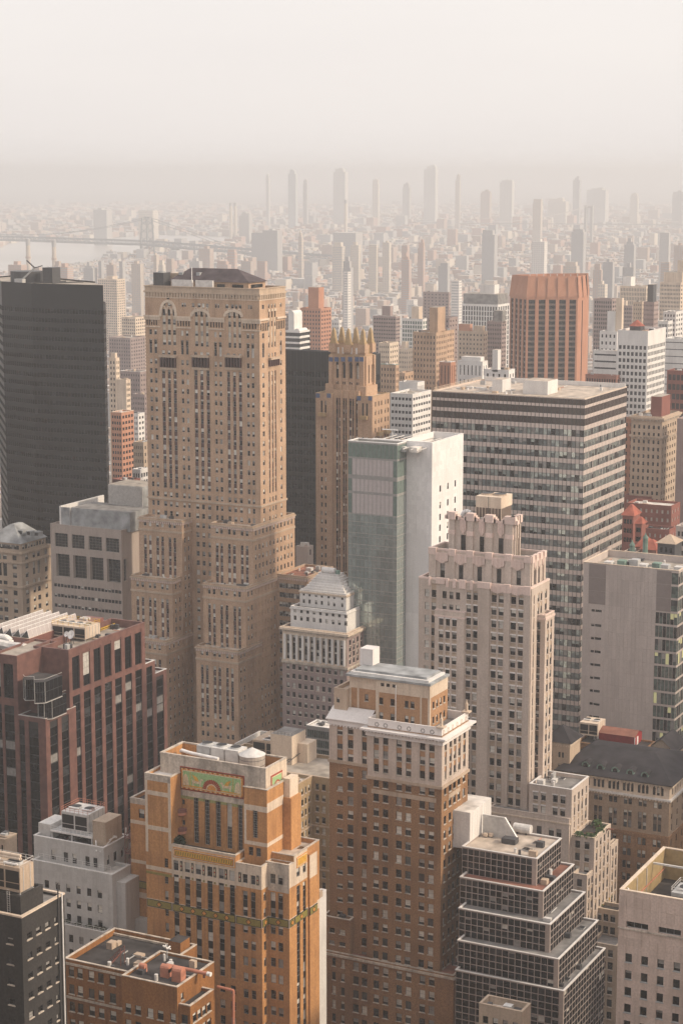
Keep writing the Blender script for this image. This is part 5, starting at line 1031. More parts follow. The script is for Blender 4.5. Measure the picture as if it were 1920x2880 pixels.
zsr1 = b.Z('b', 547, 1045)
rTop = [(b.Z('b', 560, 640), b.Z('b', 560, 590)), (b.Z('b', 560, 735), b.Z('b', 560, 690)), (b.Z('b', 560, 830), b.Z('b', 560, 782))]
zarch0, zarch1 = b.Z('b', 560, 557), b.Z('b', 560, 498)
r90 = [(b.Z('b', 560, 918), b.Z('b', 560, 880))]
cTop = C([(549, 577), (600, 625), (648, 672)], 600) ; 
cT = C([(252, 282), (300, 328), (347, 374)], 600) + C([(549, 577), (600, 625), (648, 674)], 600) + C([(855, 880), (902, 926), (948, 972)], 600)
attic = [(b.Z('b', 525, 368), b.Z('b', 525, 333)), (b.Z('b', 525, 470), b.Z('b', 525, 432))]
cAt = C([(298, 325), (425, 445), (448, 466), (520, 545), (573, 600), (610, 636), (648, 675), (733, 750), (755, 772), (828, 855), (878, 905), (915, 940), (950, 975), (1035, 1052), (1056, 1072)], 350)
zc = b.Z('b', 85, 545)                                                        # gothic string course
cw_p = b.colsW('b', 1350, [(1172, 1190), (1335, 1350)]); cw_s = b.colsW('b', 1350, [(1228, 1240), (1257, 1269), (1283, 1296)])
sp = dict(strip='spandrel_maroon', sz=(rSt[12][0] - .2, zsr1), sd=.22); zfull = b.Z('b', 120, 2250)
lowc = dict(strip='spandrel_cream', sz=(rTop[2][0], zarch0), sd=.12)
tiny = C([(112 + k * 19, 122 + k * 19) for k in range(5)], 590) 
gothic = C([(105 + k * 21, 118 + k * 21) for k in range(5)] + [(388 + k * 25, 402 + k * 25) for k in range(5)] + [(690 + k * 25, 704 + k * 25) for k in range(5)] + [(990 + k * 27, 1005 + k * 27) for k in range(5)], 600)
gr_ = [(b.Z('b', 105, 632), b.Z('b', 105, 577))]
Nf = [G(pair, rP, 'sash_lincoln', .3), G(strip, [r for r in rSt if r[0] > zfull], 'sash_lincoln', .35, **sp), G(strip, [r for r in rSt if r[0] <= zfull], 'sash_lincoln', .3), G(cT, rTop, 'sash_lincoln', .3, **lowc), G(cT, [(zarch0, zarch1)], 'plain', .4), G(strip, r90, 'sash_lincoln', .3), G(cAt, attic, 'sash_lincoln', .3), G(gothic, gr_, 'plain', .35)]
Wf = [G(cw_p, rP, 'sash_lincoln', .3), G(cw_s, rSt, 'sash_lincoln', .35, **sp), G(cw_s, rTop, 'sash_lincoln', .3, **lowc), G(cw_s, [(zarch0, zarch1)], 'plain', .4), G(cw_s, r90, 'sash_lincoln', .3), G(cw_p + cw_s, attic, 'sash_lincoln', .3)]
zg = (b.Z('b', 1090, 600), b.Z('b', 1090, 575))
No = [(x0, xN, zt - 3.4, zt, .0, 'stone_tan')]
b.tier(x0, xN, yN, yW, 0, zt, TB, N=Nf, W=Wf, No=No, Wo=[(yN, yW, zt - 3.4, zt, 0, 'stone_tan')], par=1.0, roof='roof_grey', cope='stone_tan', copeo=.3, copeh=.3)
TWR = (x0, xN, yN, yW, zt)
b.ring(x0, xN, yN, yW, zt - 2.2, zt - 1.6, .45, 'stone_tan', 'cornice', 1.25, 'stone_tan', 1.6); zz_ = b.Z('b', 85, 405) ; b.ring(x0, xN, yN, yW, b.Z('b', 97, 378), b.Z('b', 97, 370), .2, 'stone_cream', 'string_course')
# gothic arcade course, broken by the tall arched bays
for a, c in ((85, 232), (378, 517), (678, 822), (982, 1140)):
    u0, u1 = b.X('b', a, 560), b.X('b', c, 560); 
    if c == 1140: u1 = xN + .5
    b.box('arcade_ledge', u0, u1, yN - .55, yN + .1, zc - .5, zc + .2, 'stone_cream')
    b.box('arcade_band', u0, u1, yN - .3, yN + .1, zc - 1.5, zc - .48, 'stone_cream')
    b.box('arcade_sill', u0, u1, yN - .3, yN + .1, b.Z('b', 105, 640) - .4, b.Z('b', 105, 640), 'stone_cream')
b.box('arcade_ledge', xN - .1, xN + .55, yN, b.Y('b', 1225, 600), zc - .5, zc + .2, 'stone_cream'); b.box('arcade_ledge', xN - .1, xN + .55, b.Y('b', 1295, 560), yW, zc - .5, zc + .2, 'stone_cream')
for a, c in ((1145, 1225), (1295, 1372)):
    ya_, yb_ = b.Y('b', a, 620), b.Y('b', c, 620)
    for k in range(5): u = ya_ + (k + .5) * (yb_ - ya_) / 5; mb = MB(); mb.box(xN - .02, xN + .06, u - .35, u + .35, zc - 4.4, zc - 1.4, 'glass_dark'); b.part(mb, 'arcade_niche')
# arched heads over the three tall bays
def ogive(cu, w, zb, zp, y, t0, t1, m, name, n=12):
    mb = MB(); h = zp - zb
    def prof(s_): return [(cu + sgn * (w / 2 + s_) * math.cos(a) ** 1.0, zb + (h + s_) * math.sin(a) ** .85) for sgn in (1,) for a in [math.pi / 2 * k / n for k in range(n + 1)]]
    R_ = prof(t1); r_ = prof(0)
    L_ = [(2 * cu - x, z) for x, z in reversed(R_)]; l_ = [(2 * cu - x, z) for x, z in reversed(r_)]
    O_, I_ = R_ + L_[1:], r_ + l_[1:]
    for k in range(len(O_) - 1):
        a, c, d, e = I_[k], O_[k], O_[k + 1], I_[k + 1]; mb.face([(a[0], y - t0, a[1]), (c[0], y - t0, c[1]), (d[0], y - t0, d[1]), (e[0], y - t0, e[1])], m); mb.face([(c[0], y, c[1]), (d[0], y, d[1]), (d[0], y - t0, d[1]), (c[0], y - t0, c[1])], m); mb.face([(a[0], y - t0, a[1]), (e[0], y - t0, e[1]), (e[0], y, e[1]), (a[0], y, a[1])], m)
    return b.part(mb, name)
for k, (a, c, top) in enumerate(((228, 385, 398), (512, 690, 480), (818, 992, 487))):
    u0, u1 = b.X('b', a, 540), b.X('b', c, 540); o_ = ogive((u0 + u1) / 2, (u1 - u0) * .78, b.Z('b', a, 555), b.Z('b', a, top + 25), yN, .4, 1.0, 'stone_cream', 'arch_surround')
    sh = MB(); cu = (u0 + u1) / 2; zz0, zz1 = zarch1 + .1, b.Z('b', a, top + 45)
    if k == 0:
        for dx_, dz_ in ((0, 3.6), (-1.7, 1.3), (1.7, 1.3)): sh.box(cu + dx_ - .5, cu + dx_ + .5, yN - .06, yN + .02, zz0 + dz_, zz0 + dz_ + 1.0, 'glass_dark')
        b.part(sh, 'quatrefoil')
    for g3 in range(3):
        c_ = cT[k * 3 + g3]; ogive((c_[0] + c_[1]) / 2, c_[1] - c_[0], zarch1 - 1.6, zarch1 + .9, yN, .22, .4, 'stone_cream', 'arch_head', 6)
for k in range(3): c_ = cw_s[k]; b.box('arch_head', xN - .05, xN + .25, c_[0] - .3, c_[1] + .3, zarch1 - .1, zarch1 + .8, 'stone_cream')
# balconies with dark consoles
for a, c in ((232, 385), (525, 688), (828, 985)):
    u0, u1 = b.X('b', a, 960), b.X('b', c, 960); zb_ = b.Z('b', a, 1020); zt_ = b.Z('b', a, 905)
    b.box('balcony', u0, u1, yN - 1.3, yN + .1, zt_ - .9, zt_, 'stone_tan'); b.box('balcony_base', u0 + .2, u1 - .2, yN - .5, yN + .1, zb_ - .9, zb_, 'stone_tan')
    mb = MB(); mb.box(u0 + .3, u1 - .3, yN - .12, yN + .02, zb_ + .05, zt_ - .95, 'glass_dark'); b.part(mb, 'balcony_painted_shadow')  # flat dark sheet stands in for the shade under the balcony
    for k in range(6): u = u0 + .6 + k * (u1 - u0 - 1.2) / 5; b.box('console', u - .22, u + .22, yN - 1.0, yN, zb_ + .1, zt_ - .85, 'spandrel_maroon')
b.box('balcony', xN - .1, xN + 1.3, b.Y('b', 1222, 930), b.Y('b', 1310, 930), b.ZW('b', 1225, 955), b.ZW('b', 1225, 935), 'stone_tan')
for k in range(5): u = b.Y('b', 1228, 980) + k * (b.Y('b', 1305, 980) - b.Y('b', 1228, 980)) / 4; b.box('console', xN - .05, xN + 1.0, u - .3, u + .3, b.ZW('b', 1228, 1015), b.ZW('b', 1228, 958), 'spandrel_maroon')
zz_ = b.Z('b', 120, 2205); b.ring(x0, xN, yN, yW, zz_ - .7, zz_, .4, 'stone_tan', 'string_course')
# roof house with hipped slate roof
yh = yN + 5; b.y0 = yh; xh0, xh1 = b.X('b', 330, 260), b.X('b', 1040, 260); b.x1 = xh1; zh = b.Z('b', 1040, 246); yh1 = min(b.Y('b', 1212, 235), yW - 2)
b.tier(xh0, xh1, yh, yh1, zt - 1.2, zh, TB, N=[G(C([(750, 825), (890, 995)], 268) if False else [(b.X('b', 750, 268), b.X('b', 825, 268)), (b.X('b', 890, 268), b.X('b', 995, 268))], [(zh - 2.0, zh - .8)], 'plain', .3)], W=[G(spread(yh + 2, yh1 - 2, 3, 3.2), [(zh - 2.2, zh - .8)], 'plain', .3)], par=.1)
zr = b.Z('b', 525, 108) ; e = .8; xa, xb, ya, yb = xh0 - e, xh1 + e, yh - e, yh1 + e; ym = (ya + yb) / 2; pr0, pr1 = at_y(*q('b', 515, 108), ym), at_y(*q('b', 945, 120), ym)
mb = MB(); A, Bq, Cq, Dq = (xa, ya, zh), (xb, ya, zh), (xb, yb, zh), (xa, yb, zh); P0, P1 = (pr0.x, ym, pr0.z), (pr1.x, ym, pr0.z)
for f_ in ((A, Bq, P1, P0), (Bq, Cq, P1), (Cq, Dq, P0, P1), (Dq, A, P0)): mb.face(f_, 'slate_brown')
mb.face([A, Dq, Cq, Bq], 'slate_brown'); b.part(mb, 'hip_roof')
for sx in (430, 590): p = at_y(*q('b', sx, 165), ya + 4); mb = MB(); mb.box(p.x - .8, p.x + .8, ya + 3, ya + 5.5, zh + 2, p.z + .6, 'lead_grey'); b.part(mb, 'skylight')
# setbacks: two front wings with a recessed court between
def wing(r, l, c, rr_, cy_, ry, fwd, prs, first, nrow, h0, zlow, Wprs=None, ystop=None, mat=TB, yback=None):
    b.y0 = yN - fwd; p = at_y(*q(r, c, cy_), b.y0); b.x1 = p.x; xl = b.X(r, l, cy_); yr = b.Y(r, rr_, ry) if rr_ else yback
    cols_ = b.cols(r, cy_ + 150, prs); z1 = b.Z(r, c, first); body = down(z1 - fl * 1.55, fl, fl * .55, nrow)
    tops = [(z1 - fl * .55, z1)]
    Wc = spread(b.y0 + 1, yr - 1, Wprs, 1.25) if Wprs else []
    s_ = dict(strip='spandrel_maroon', sz=(body[min(5, nrow - 1)][0], body[0][1]), sd=.2)
    b.tier(xl, p.x, b.y0, yr, zlow, p.z, mat, N=[G(cols_, tops, 'sash_lincoln', .3), G(cols_, body, 'sash_lincoln', .35, **s_)], W=[G(Wc, tops + body, 'sash_lincoln', .3)] if Wc else [], par=.8, roof='roof_tan', cope='stone_tan', copeh=.25)
    b.ring(xl, p.x, b.y0, yr, p.z - .9, p.z - .4, .4, 'stone_tan', 'cornice', .85, 'stone_pink', .8); zz_ = z1 - fl * .85; b.ring(xl, p.x, b.y0, yr, zz_ - .75, zz_, .22, 'stone_tan', 'string_course')
    return xl, p.x, b.y0, yr, p.z
six = [(782, 808), (830, 856), (918, 945), (964, 990), (1035, 1062), (1080, 1107)]
w1 = wing('f', 760, 1145, 1530, 268, 143, 7, [(805, 832), (848, 873), (918, 944), (963, 990), (1035, 1060), (1080, 1106)], 310, 24, 0, 60, 11)
w1l = wing('f', 100, 495, None, 213, 0, 7, [(147, 172), (193, 217), (260, 285), (305, 330), (373, 398), (417, 441)], 240, 24, 0, 60, 5, None, TB, yN + 8)
w2 = wing('f', 690, 1080, 1375, 825, 700, 13, [(736, 760), (780, 804), (848, 872), (895, 920), (968, 992), (1012, 1036)], 872, 30, 0, 30, 9)
w2l = wing('f', 30, 408, None, 752, 0, 13, [(78, 103), (125, 150), (192, 216), (236, 260), (305, 329), (350, 374)], 805, 30, 0, 30, 5, None, TB, yN + 4)
w3 = wing('f', 625, 1012, 1225, 1408, 1310, 19, [(670, 695), (715, 740), (785, 810), (830, 855), (900, 925), (945, 970)], 1440, 36, 0, 0, 6)
w3l = wing('f', 60, 352, None, 1318, 0, 19, [(95, 120), (140, 165), (190, 215), (235, 260), (280, 305)], 1362, 36, 0, 0, 6, None, TB, yN + 2)
# low wing running to the right of the setbacks
b.x1 = w2[1]; yy_ = b.Y('f', 1372, 700); b.y0 = yy_; pz = at_y(*q('f', 1372, 702), yy_); xr_ = b.X('f', 1640, 702)
b.tier(pz.x, xr_, yy_, yy_ + 22, 0, pz.z, TB, N=[G(spread(pz.x + 1, xr_ - 1, 9, 1.6), down(pz.z - 3.2, fl, fl * .55, 20), 'sash_lincoln', .3)], par=.8, roof='roof_rust', cope='stone_tan'); b.ring(pz.x, xr_, yy_, yy_ + 22, pz.z - .9, pz.z - .4, .4, 'stone_tan', 'cornice', .85, 'stone_pink', .8)
b.clutter(pz.x, xr_, yy_, yy_ + 22, pz.z - .8, 14)
for w_ in (w1, w1l, w2, w2l, w3, w3l): b.clutter(w_[0], w_[1], w_[2], w_[2] + 6, w_[4] - .8, 6)
b.finish(); lowwing = (pz.x, xr_, yy_, yy_ + 22, pz.z - .8)
# ================================================================== white wedding-cake building
b = Bld('white_tiered_block', 'old office block with white columns and a white stepped pyramid top', 'building')
D_ = 688; p = at_d(*q('g', 110, 1048), D_); b.y0 = p.y; b.origin(p.x, p.y); x0 = p.x; zt = p.z; yN = p.y; x1 = b.X('g', 703, 1100); b.x1 = x1; yW = yN + 26
fl2 = (b.Z('g', 150, 1395) - b.Z('g', 150, 1900)) / 6; colc = [b.X('g', 148 + 54.5 * k, 1300) for k in range(11)]; cw2 = b.X('g', 176, 1300) - b.X('g', 148, 1300)
cc = [(c, c + cw2) for c in colc if c + cw2 < x1 - .2]; rA = [(b.Z('g', 148, 1345), b.Z('g', 148, 1290)), (b.Z('g', 148, 1285), b.Z('g', 148, 1235)), (b.Z('g', 148, 1230), b.Z('g', 148, 1180)), (b.Z('g', 148, 1172), b.Z('g', 148, 1122))]
rLo = down(b.Z('g', 148, 1392), fl2, fl2 * .56, 24); zcol = b.Z('g', 148, 1365)
b.tier(x0, x1, yN, yW, 0, zt, 'brick_mauve', N=[G(cc, rA, 'sash_plain', .5, strip='spandrel_maroon', sz=(rA[0][0], rA[-1][1]), sd=.45), G(cc, rLo, 'sash_beige', .25)], No=[(x0, x1, zcol, zt, 0, 'stone_cream')], W=[G(spread(yN + 1, yW - 1, 8, 1.4), rLo + rA, 'sash_beige')], par=.9, roof='roof_dark', cope='stone_cream')
b.ring(x0, x1, yN, yW, zt - 1.0, zt - .2, .9, 'stone_cream', 'cornice', .9, 'stone_soot', .5); b.ring(x0, x1, yN, yW, zcol - .6, zcol + .1, .4, 'stone_soot', 'ledge', .9, 'stone_soot', .3)
for k in range(11): u = colc[k] - (colc[1] - colc[0] - cw2) / 2; mb = MB(); mb.cyl((u, yN - .05), .5, rA[0][0] - .2, rA[-1][1] + .2, 'stone_white', 10); b.part(mb, 'column')
y2 = yN + 3; b.y0 = y2; xs0 = b.X('g', 187, 950); z2 = b.Z('g', 187, 865); xs1 = b.X('g', 699, 950); WH = 'stone_white'
c8 = [(b.X('g', 215 + 58 * k, 900), b.X('g', 240 + 58 * k, 900)) for k in range(9)]; r8 = [(b.Z('g', 215, 920), b.Z('g', 215, 880)), (b.Z('g', 215, 990), b.Z('g', 215, 950))]
b.tier(xs0, xs1, y2, yW - 3, zt - 1, z2, WH, N=[G(c8, r8, 'sash_plain', .25)], par=.5, roof='roof_dark', cope=WH); b.ring(xs0, xs1, y2, yW - 3, z2 - .9, z2 - .5, .3, WH, 'cornice')
y3 = y2 + 4; b.y0 = y3; xt0, xt1 = b.X('g', 272, 760), b.X('g', 695, 800); z3 = b.Z('g', 272, 712); c9 = [(b.X('g', a, 800), b.X('g', a + 20, 800)) for a in (298, 350, 410, 463, 525, 577, 650)]; r9 = [(b.Z('g', 298, 835), b.Z('g', 298, 798)), (b.Z('g', 298, 768), b.Z('g', 298, 748))]
b.tier(xt0, xt1, y3, yW - 6, z2 - 1, z3, WH, N=[G(c9, r9, 'sash_plain', .25)], par=.4, roof=WH, cope=WH); b.ring(xt0, xt1, y3, yW - 6, z3 - .9, z3 - .4, .3, 'stone_cream', 'cornice', .8, 'stone_cream', .3)
zap = at_y(*q('g', 430, 550), y3 + (yW - 6 - y3) * .42).z; n = 7
for k in range(n):
    f0 = k / n; e = 1.2 + (xt1 - xt0) * .25 * f0; za, zb_ = z3 - .3 + (zap - z3) * k / n, z3 + (zap - z3) * (k + 1) / n; ey = 1.2 + (yW - 6 - y3) * .27 * f0
    b.box('pyramid_step', xt0 + e, xt1 - e, y3 + ey, yW - 6 - ey, za, zb_, WH)
mb = MB(); mb.tube(((xt0 + xt1) / 2 - 3, (y3 + yW - 6) / 2 - 1, zap + 1), ((xt0 + xt1) / 2 + 2.2, (y3 + yW - 6) / 2 - 1, zap + 1), 1.1, WH, 12); b.part(mb, 'roof_vault')
mb = MB(); mb.cyl(((xt0 + xt1) / 2 + 3.3, (y3 + yW - 6) / 2 - 1), .8, zap, zap + 1.3, 'copper_green', 10); b.part(mb, 'vent')
b.finish()
# ================================================================== tan tower with crown of gilded pinnacles
b = Bld('pinnacled_tower', 'slender tan brick tower crowned with six gilded stone pinnacles and blue tiles', 'tower')
zc = b.corner('c', 870, 858, 800); TB = 'brick_tan'; xN, yN = b.x1, b.y0; x0 = b.X('c', 352, 1000); yW = b.Y('c', 1030, 810)
fl = (b.Z('c', 398, 1100) - b.Z('c', 398, 1960)) / 11
cp = b.cols('c', 1300, [(398, 415), (434, 450), (775, 792), (812, 828)]); rp = down(b.Z('c', 398, 1100), fl, fl * .52, 36)
cs = b.cols('c', 1300, [(526, 545), (552, 568), (590, 606), (612, 628), (648, 668), (674, 692), (710, 726)]); rs = down(b.Z('c', 526, 870), fl, fl * .55, 40)
zsh = b.Z('c', 352, 800); xa, xb = b.X('c', 502, 1300), b.X('c', 735, 1300)
cwv = b.colsW('c', 1000, [(895, 905), (925, 935), (950, 960), (985, 995), (1010, 1020)])
tall = [(b.Z('c', 398, 990), b.Z('c', 398, 870))]
b.tier(x0, xa, yN, yW - 2, 0, zsh, TB, N=[G(cp[:2], rp, 'sash_lincoln_dark', .3), G(cp[:2], tall, 'deco_tall', .35)], par=.6, roof='roof_tan', cope='gold_stone')
b.tier(xb, xN, yN + .02, yW, 0, b.Z('c', 735, 828), TB, N=[G(cp[2:], rp[1:], 'sash_lincoln_dark', .3), G(cp[2:], [(b.Z('c', 775, 1010), b.Z('c', 775, 895))], 'deco_tall', .35)], W=[G(cwv, rp + rs[:3], 'sash_lincoln_dark', .3)], par=.6, roof='roof_tan', cope='gold_stone')
b.y0 = yN + 1.2; zm = b.Z('c', 526, 775)
b.tier(xa - .02, xb + .02, yN + 1.2, yW - 4, 0, zm, TB, N=[G(cs, [r for r in rs], 'sash_lincoln_dark', .3, strip='spandrel_maroon', sz=(0, rs[0][1] + 1), sd=.2)], No=[(c[1] + .1, c[1] + .75, 0, zm, .5, TB) for c in (cs[1], cs[3], cs[5])], par=.3)
def tiles(x_px, y_px, yy, r='c', s=.9):
    for t in x_px: p = at_y(*q(r, t, y_px), yy); b.box('blue_tile', p.x - s, p.x + s, yy - .12, yy + .05, p.z - s, p.z + s, 'tile_blue')
tiles((372, 472), 825, yN); tiles((748, 852), 850, yN + .02)
for (a, c, yy_) in ((385, 450, 985), (765, 830, 1015)): u0, u1 = at_y(*q('c', a, yy_), yN).x, at_y(*q('c', c, yy_), yN).x; z_ = at_y(*q('c', a, yy_), yN).z; b.box('balcony', u0, u1, yN - 1.3, yN + .1, z_ - 1.2, z_ + .3, 'gold_stone')
for k in range(2): u = yN + 4 + k * (yW - yN - 9); b.box('balcony', xN - .1, xN + 1.3, u, u + 4, zsh - 17, zsh - 15.4, 'gold_stone')
# belfry stage
y2 = yN + 4.5; b.y0 = y2; xf0, xf1 = b.X('c', 478, 600), b.X('c', 800, 600); b.x1 = xf1; z2 = b.Z('c', 800, 465); yW2 = min(b.Y('c', 915, 460), yW - 3)
ca = b.cols('c', 600, [(537, 562), (599, 625), (660, 688), (722, 750)]); za0, za1 = b.Z('c', 537, 662), b.Z('c', 537, 540)
b.tier(xf0, xf1, y2, yW2, zm - 4, z2, TB, N=[G(ca, [(za0, za1)], 'deco_tall', .7), G([c for a, c_ in ca for c in ((a, a + (c_ - a) * .4), (c_ - (c_ - a) * .4, c_))], [(b.Z('c', 537, 718), b.Z('c', 537, 693))], 'small', .3)], W=[G(b.colsW('c', 600, [(835, 845), (865, 878)]), [(za0 - 2, za1)], 'deco_tall', .7)], No=[(xf0, xf0 + 1.6, 0, z2, .8, TB), (xf1 - 2.2, xf1, 0, z2, .8, TB)] + [((ca[k][1] + ca[k + 1][0]) / 2 - .6, (ca[k][1] + ca[k + 1][0]) / 2 + .6, 0, z2, .5, TB) for k in range(3)], Wo=[(y2, y2 + 1.8, 0, z2, .7, TB), (yW2 - 1.6, yW2, 0, z2, .7, TB)], par=.5, cope='gold_stone')
for c_ in ca: mb = MB(); u = (c_[0] + c_[1]) / 2; w_ = c_[1] - c_[0]; pts = [(u - w_ / 2, za1), (u - w_ / 2, za1 + .1), (u - w_ * .35, za1 + .9), (u, za1 + 1.3), (u + w_ * .35, za1 + .9), (u + w_ / 2, za1 + .1), (u + w_ / 2, za1)]; mb.face([(x, y2 - .04, z) for x, z in reversed(pts)], 'glass_dark'); b.part(mb, 'arch_head')
tiles((490, 543, 602, 667, 730, 773), 492, y2 - .8)
b.box('setback_block', xf0 - 1.2, xf0 + 2.5, y2 - 1.5, yW2 - 1, zm - 4, b.Z('c', 460, 712), TB); b.box('setback_block', xf1 - 3, xf1 + 1.5, y2 - 1.8, yW2, zm - 4, b.Z('c', 745, 735), TB)
y3 = y2 + 1.2; b.y0 = y3; xg0, xg1 = b.X('c', 488, 400), b.X('c', 805, 400); b.x1 = xg1; z3 = b.Z('c', 805, 368); yW3 = min(b.Y('c', 898, 360), yW2 - 1)
b.tier(xg0, xg1, y3, yW3, z2 - 1, z3, TB, No=[(xg0 + (xg1 - xg0) * a, xg0 + (xg1 - xg0) * (a + .05), z2 + .6, z3 - 1, .12, 'stone_white') for a in (.2, .34, .58, .73)], Wo=[(y3 + (yW3 - y3) * .5, y3 + (yW3 - y3) * .65, z2 + .6, z3 - 1, .12, 'gold_stone')], par=.3, cope='gold_stone')
for k, (t, top, bot, yb_) in enumerate(((518, 200, 330, y3 + .5), (592, 192, 325, yW3 - 1.5), (652, 208, 345, y3 + .5), (722, 196, 330, yW3 - 1.2), (786, 212, 340, y3 + .6), (855, 200, 330, yW3 - .8))):
    p = at_y(*q('c', t, bot), yb_); pt_ = at_y(*q('c', t, top), yb_); mb = MB(); w_ = 1.6
    mb.box(p.x - w_, p.x + w_, yb_ - w_, yb_ + w_, z3 - 3.0, p.z - .6, TB); mb.box(p.x - w_ * .85, p.x + w_ * .85, yb_ - w_ * .85, yb_ + w_ * .85, p.z - .62, p.z, 'gold_stone')
    sq = lambda h: [(p.x - h, yb_ - h), (p.x + h, yb_ - h), (p.x + h, yb_ + h), (p.x - h, yb_ + h)]
    mb.frustum(sq(w_ * .72), sq(w_ * .40), p.z - .01, pt_.z - 1.2, 'gold_stone'); mb.frustum(sq(w_ * .40), sq(.2), pt_.z - 1.21, pt_.z, 'gold_stone'); b.part(mb, 'pinnacle')
b.finish()
# ================================================================== black tower behind it
b = Bld('black_glass_tower', 'black glass slab tower standing behind the pinnacled tower', 'tower')
p = at_d(*q('c', 85, 408), 900); b.y0 = p.y; b.origin(p.x, p.y); x0 = b.X('c', -40, 400); xN = b.X('c', 905, 500); b.x1 = xN; zt = p.z; yN = p.y; yW = b.Y('c', 946, 395)
fl = (b.Z('c', 200, 720) - b.Z('c', 200, 1480)) / 9.5; n = 34; dx = (xN - x0) / n
cols_ = [(x0 + k * dx + .1, x0 + (k + 1) * dx - .1) for k in range(n)]; rows_ = down(b.Z('c', 200, 600), fl, fl * .58, 34)
b.tier(x0, xN, yN, yW, 0, zt, 'bronze_skin', N=[G(cols_, rows_, 'bronze', .1)], W=[G(spread(yN, yW, 5, (yW - yN) / 5 - .3), rows_, 'bronze', .1)], No=[(x0 + k * dx * 2 - .08, x0 + k * dx * 2 + .08, 0, zt, .15, 'frame_dark', 1) for k in range(1, 17)], par=1.2, roof='roof_dark', cope='metal_dark')
for k in range(4): mb = MB(); mb.bar((x0 + 14 + k * 6, yN + 3, zt + .2), (x0 + 24 + k * 6, yW - 3, zt + .2), .4, 'metal_dark'); b.part(mb, 'roof_beam')
b.finish()
# ================================================================== green glass tower with white tiled side
b = Bld('green_glass_tower', 'pale green mirror glass tower joined to a windowless white tiled slab', 'tower')
zt = b.corner('c', 1100, 1273, 682); xN, yN = b.x1, b.y0; x0 = b.X('c', 648, 1300); yW = b.Y('c', 1185, 1248)
fl = (b.Z('c', 700, 1930) - b.Z('c', 700, 2240)) / 3; zt_w = yW
n = 12; dx = (xN - x0) / n; zrow = [zt - .6 - fl * k for k in range(0, 34)]
style('mirror_a', ny=1, fw=.045, fr='frame_grey', gl=('glass_mirror',), p=(1, 0, 0, 0, 0)); style('mirror_dark', ny=1, fw=.045, fr='frame_grey', gl=('glass_mirror_deep', 'glass_mirror_deep', 'glass_mirror'), p=(1, 0, 0, 0, 0)); style('translucent', ny=2, fw=.04, fr='frame_grey', gl=('blind_pale', 'blind', 'blind_pale'), p=(1, 0, 0, 0, 0), bl=('blind_pale',))
glass('frit', (.46, .41, .405), .25, .5, 0, .05); ST['translucent']['gl'] = ('frit',); glass('glass_teal', (.135, .185, .165), .12, .6, 0, .12); style('teal', ny=1, fw=.045, fr='frame_grey', gl=('glass_teal',), p=(1, 0, 0, 0, 0))
zf = [b.Z('c', 682, t) for t in (1400, 1548, 1585, 1698, 1720, 1900)]
def st_of(c, r):
    z = (r[0] + r[1]) / 2; edge = c[0] < x0 + dx * 1.0 or c[1] > xN - dx * .8
    if z > zf[0] + .5: return 'teal'
    if z > zf[5] and not edge: return 'translucent'
    if z > zf[5]: return 'teal'
    j = int((z * 7.3) % 3); return 'mirror_dark' if (int((c[0] - x0) / dx) in (1, 2, 3, 4, 7, 8, 9, 10)) else 'mirror_a'
rows_ = [(zt - 1.0 - fl * 1.0, zt - .9)] + [(zt - 1.0 - fl * 1.1 - .55, zt - 1.0 - fl * 1.1)]
rows_ = [(zf[0] + .6, zt - .5), (zf[1], zf[0]), (zf[3], zf[2]), (zf[5], zf[4])]
zz_ = zf[5] - .4
while zz_ > 20: rows_.append((zz_ - fl * .62, zz_)); rows_.append((zz_ - fl + .1, zz_ - fl * .68)); zz_ -= fl
cols_ = [(x0 + k * dx + .04, x0 + (k + 1) * dx - .04) for k in range(n)]; dy = (yW - yN) / 4; cw_ = [(yN + k * dy + .04, yN + (k + 1) * dy - .04) for k in range(4)]
b.tier(x0, xN, yN, yW + .3, 0, zt, 'frame_grey', N=[G(cols_, rows_, st_of, .06)], W=[G(cw_, rows_, lambda c, r: 'teal' if r[0] > zf[5] else 'mirror_a', .06)], par=3.0, roof='roof_gravel', cope='white_enamel', copeh=.25, pt=.5)
# white slab
b.y0 = yW; b.x1 = b.X('c', 1420, 1262); x2 = b.x1; zt2 = b.Z('c', 1420, 1262); yW2 = b.Y('h', 460, 20) if False else at_x(*q('h', 460, 20), x2).y
wcols = [(at_x(*q('h', a, 300), x2).y, at_x(*q('h', c, 300), x2).y) for a, c in ((243, 258), (313, 328), (380, 394))]
wr = [(b.ZW('h', 243, t + 60), b.ZW('h', 243, t)) for t in (20, 172, 280, 380, 485, 590, 695, 800)]
b.tier(xN - 2, x2, yW, yW2, 0, zt2, 'tile_white', W=[G(wcols, wr, 'plain', .3)], par=3.0, roof='roof_gravel', cope='white_enamel', copeh=.25, pt=.5)
b.x1 = x2
hitw = lambda u, z, w, h: any(abs(u - (c[0] + c[1]) / 2) < (w + c[1] - c[0]) / 2 - .02 and abs(z - (r[0] + r[1]) / 2) < (h + r[1] - r[0]) / 2 - .02 for c in wcols for r in wr)
b.panels('N', xN + .1, x2, zt2 - 62, zt2 - .3, 10, 36, 'tile_white', 'tile_panel', .02, .03, None, 200); b.panels('W', yW + .05, yW2, zt2 - 62, zt2 - .3, 16, 36, 'tile_white', 'tile_panel', .02, .03, hitw, 100)
b.box('roof_beam', x0 + 3, x2 - 2, yW + 6, yW + 7, zt2 - 1.6, zt2 - .6, 'white_enamel')
for k in range(9): u = x0 + 3 + k * (x2 - x0 - 5) / 8; b.box('roof_beam', u - .12, u + .12, yN + .6, yW2 - 1, zt2 - 1.9, zt2 - 1.65, 'metal_light')
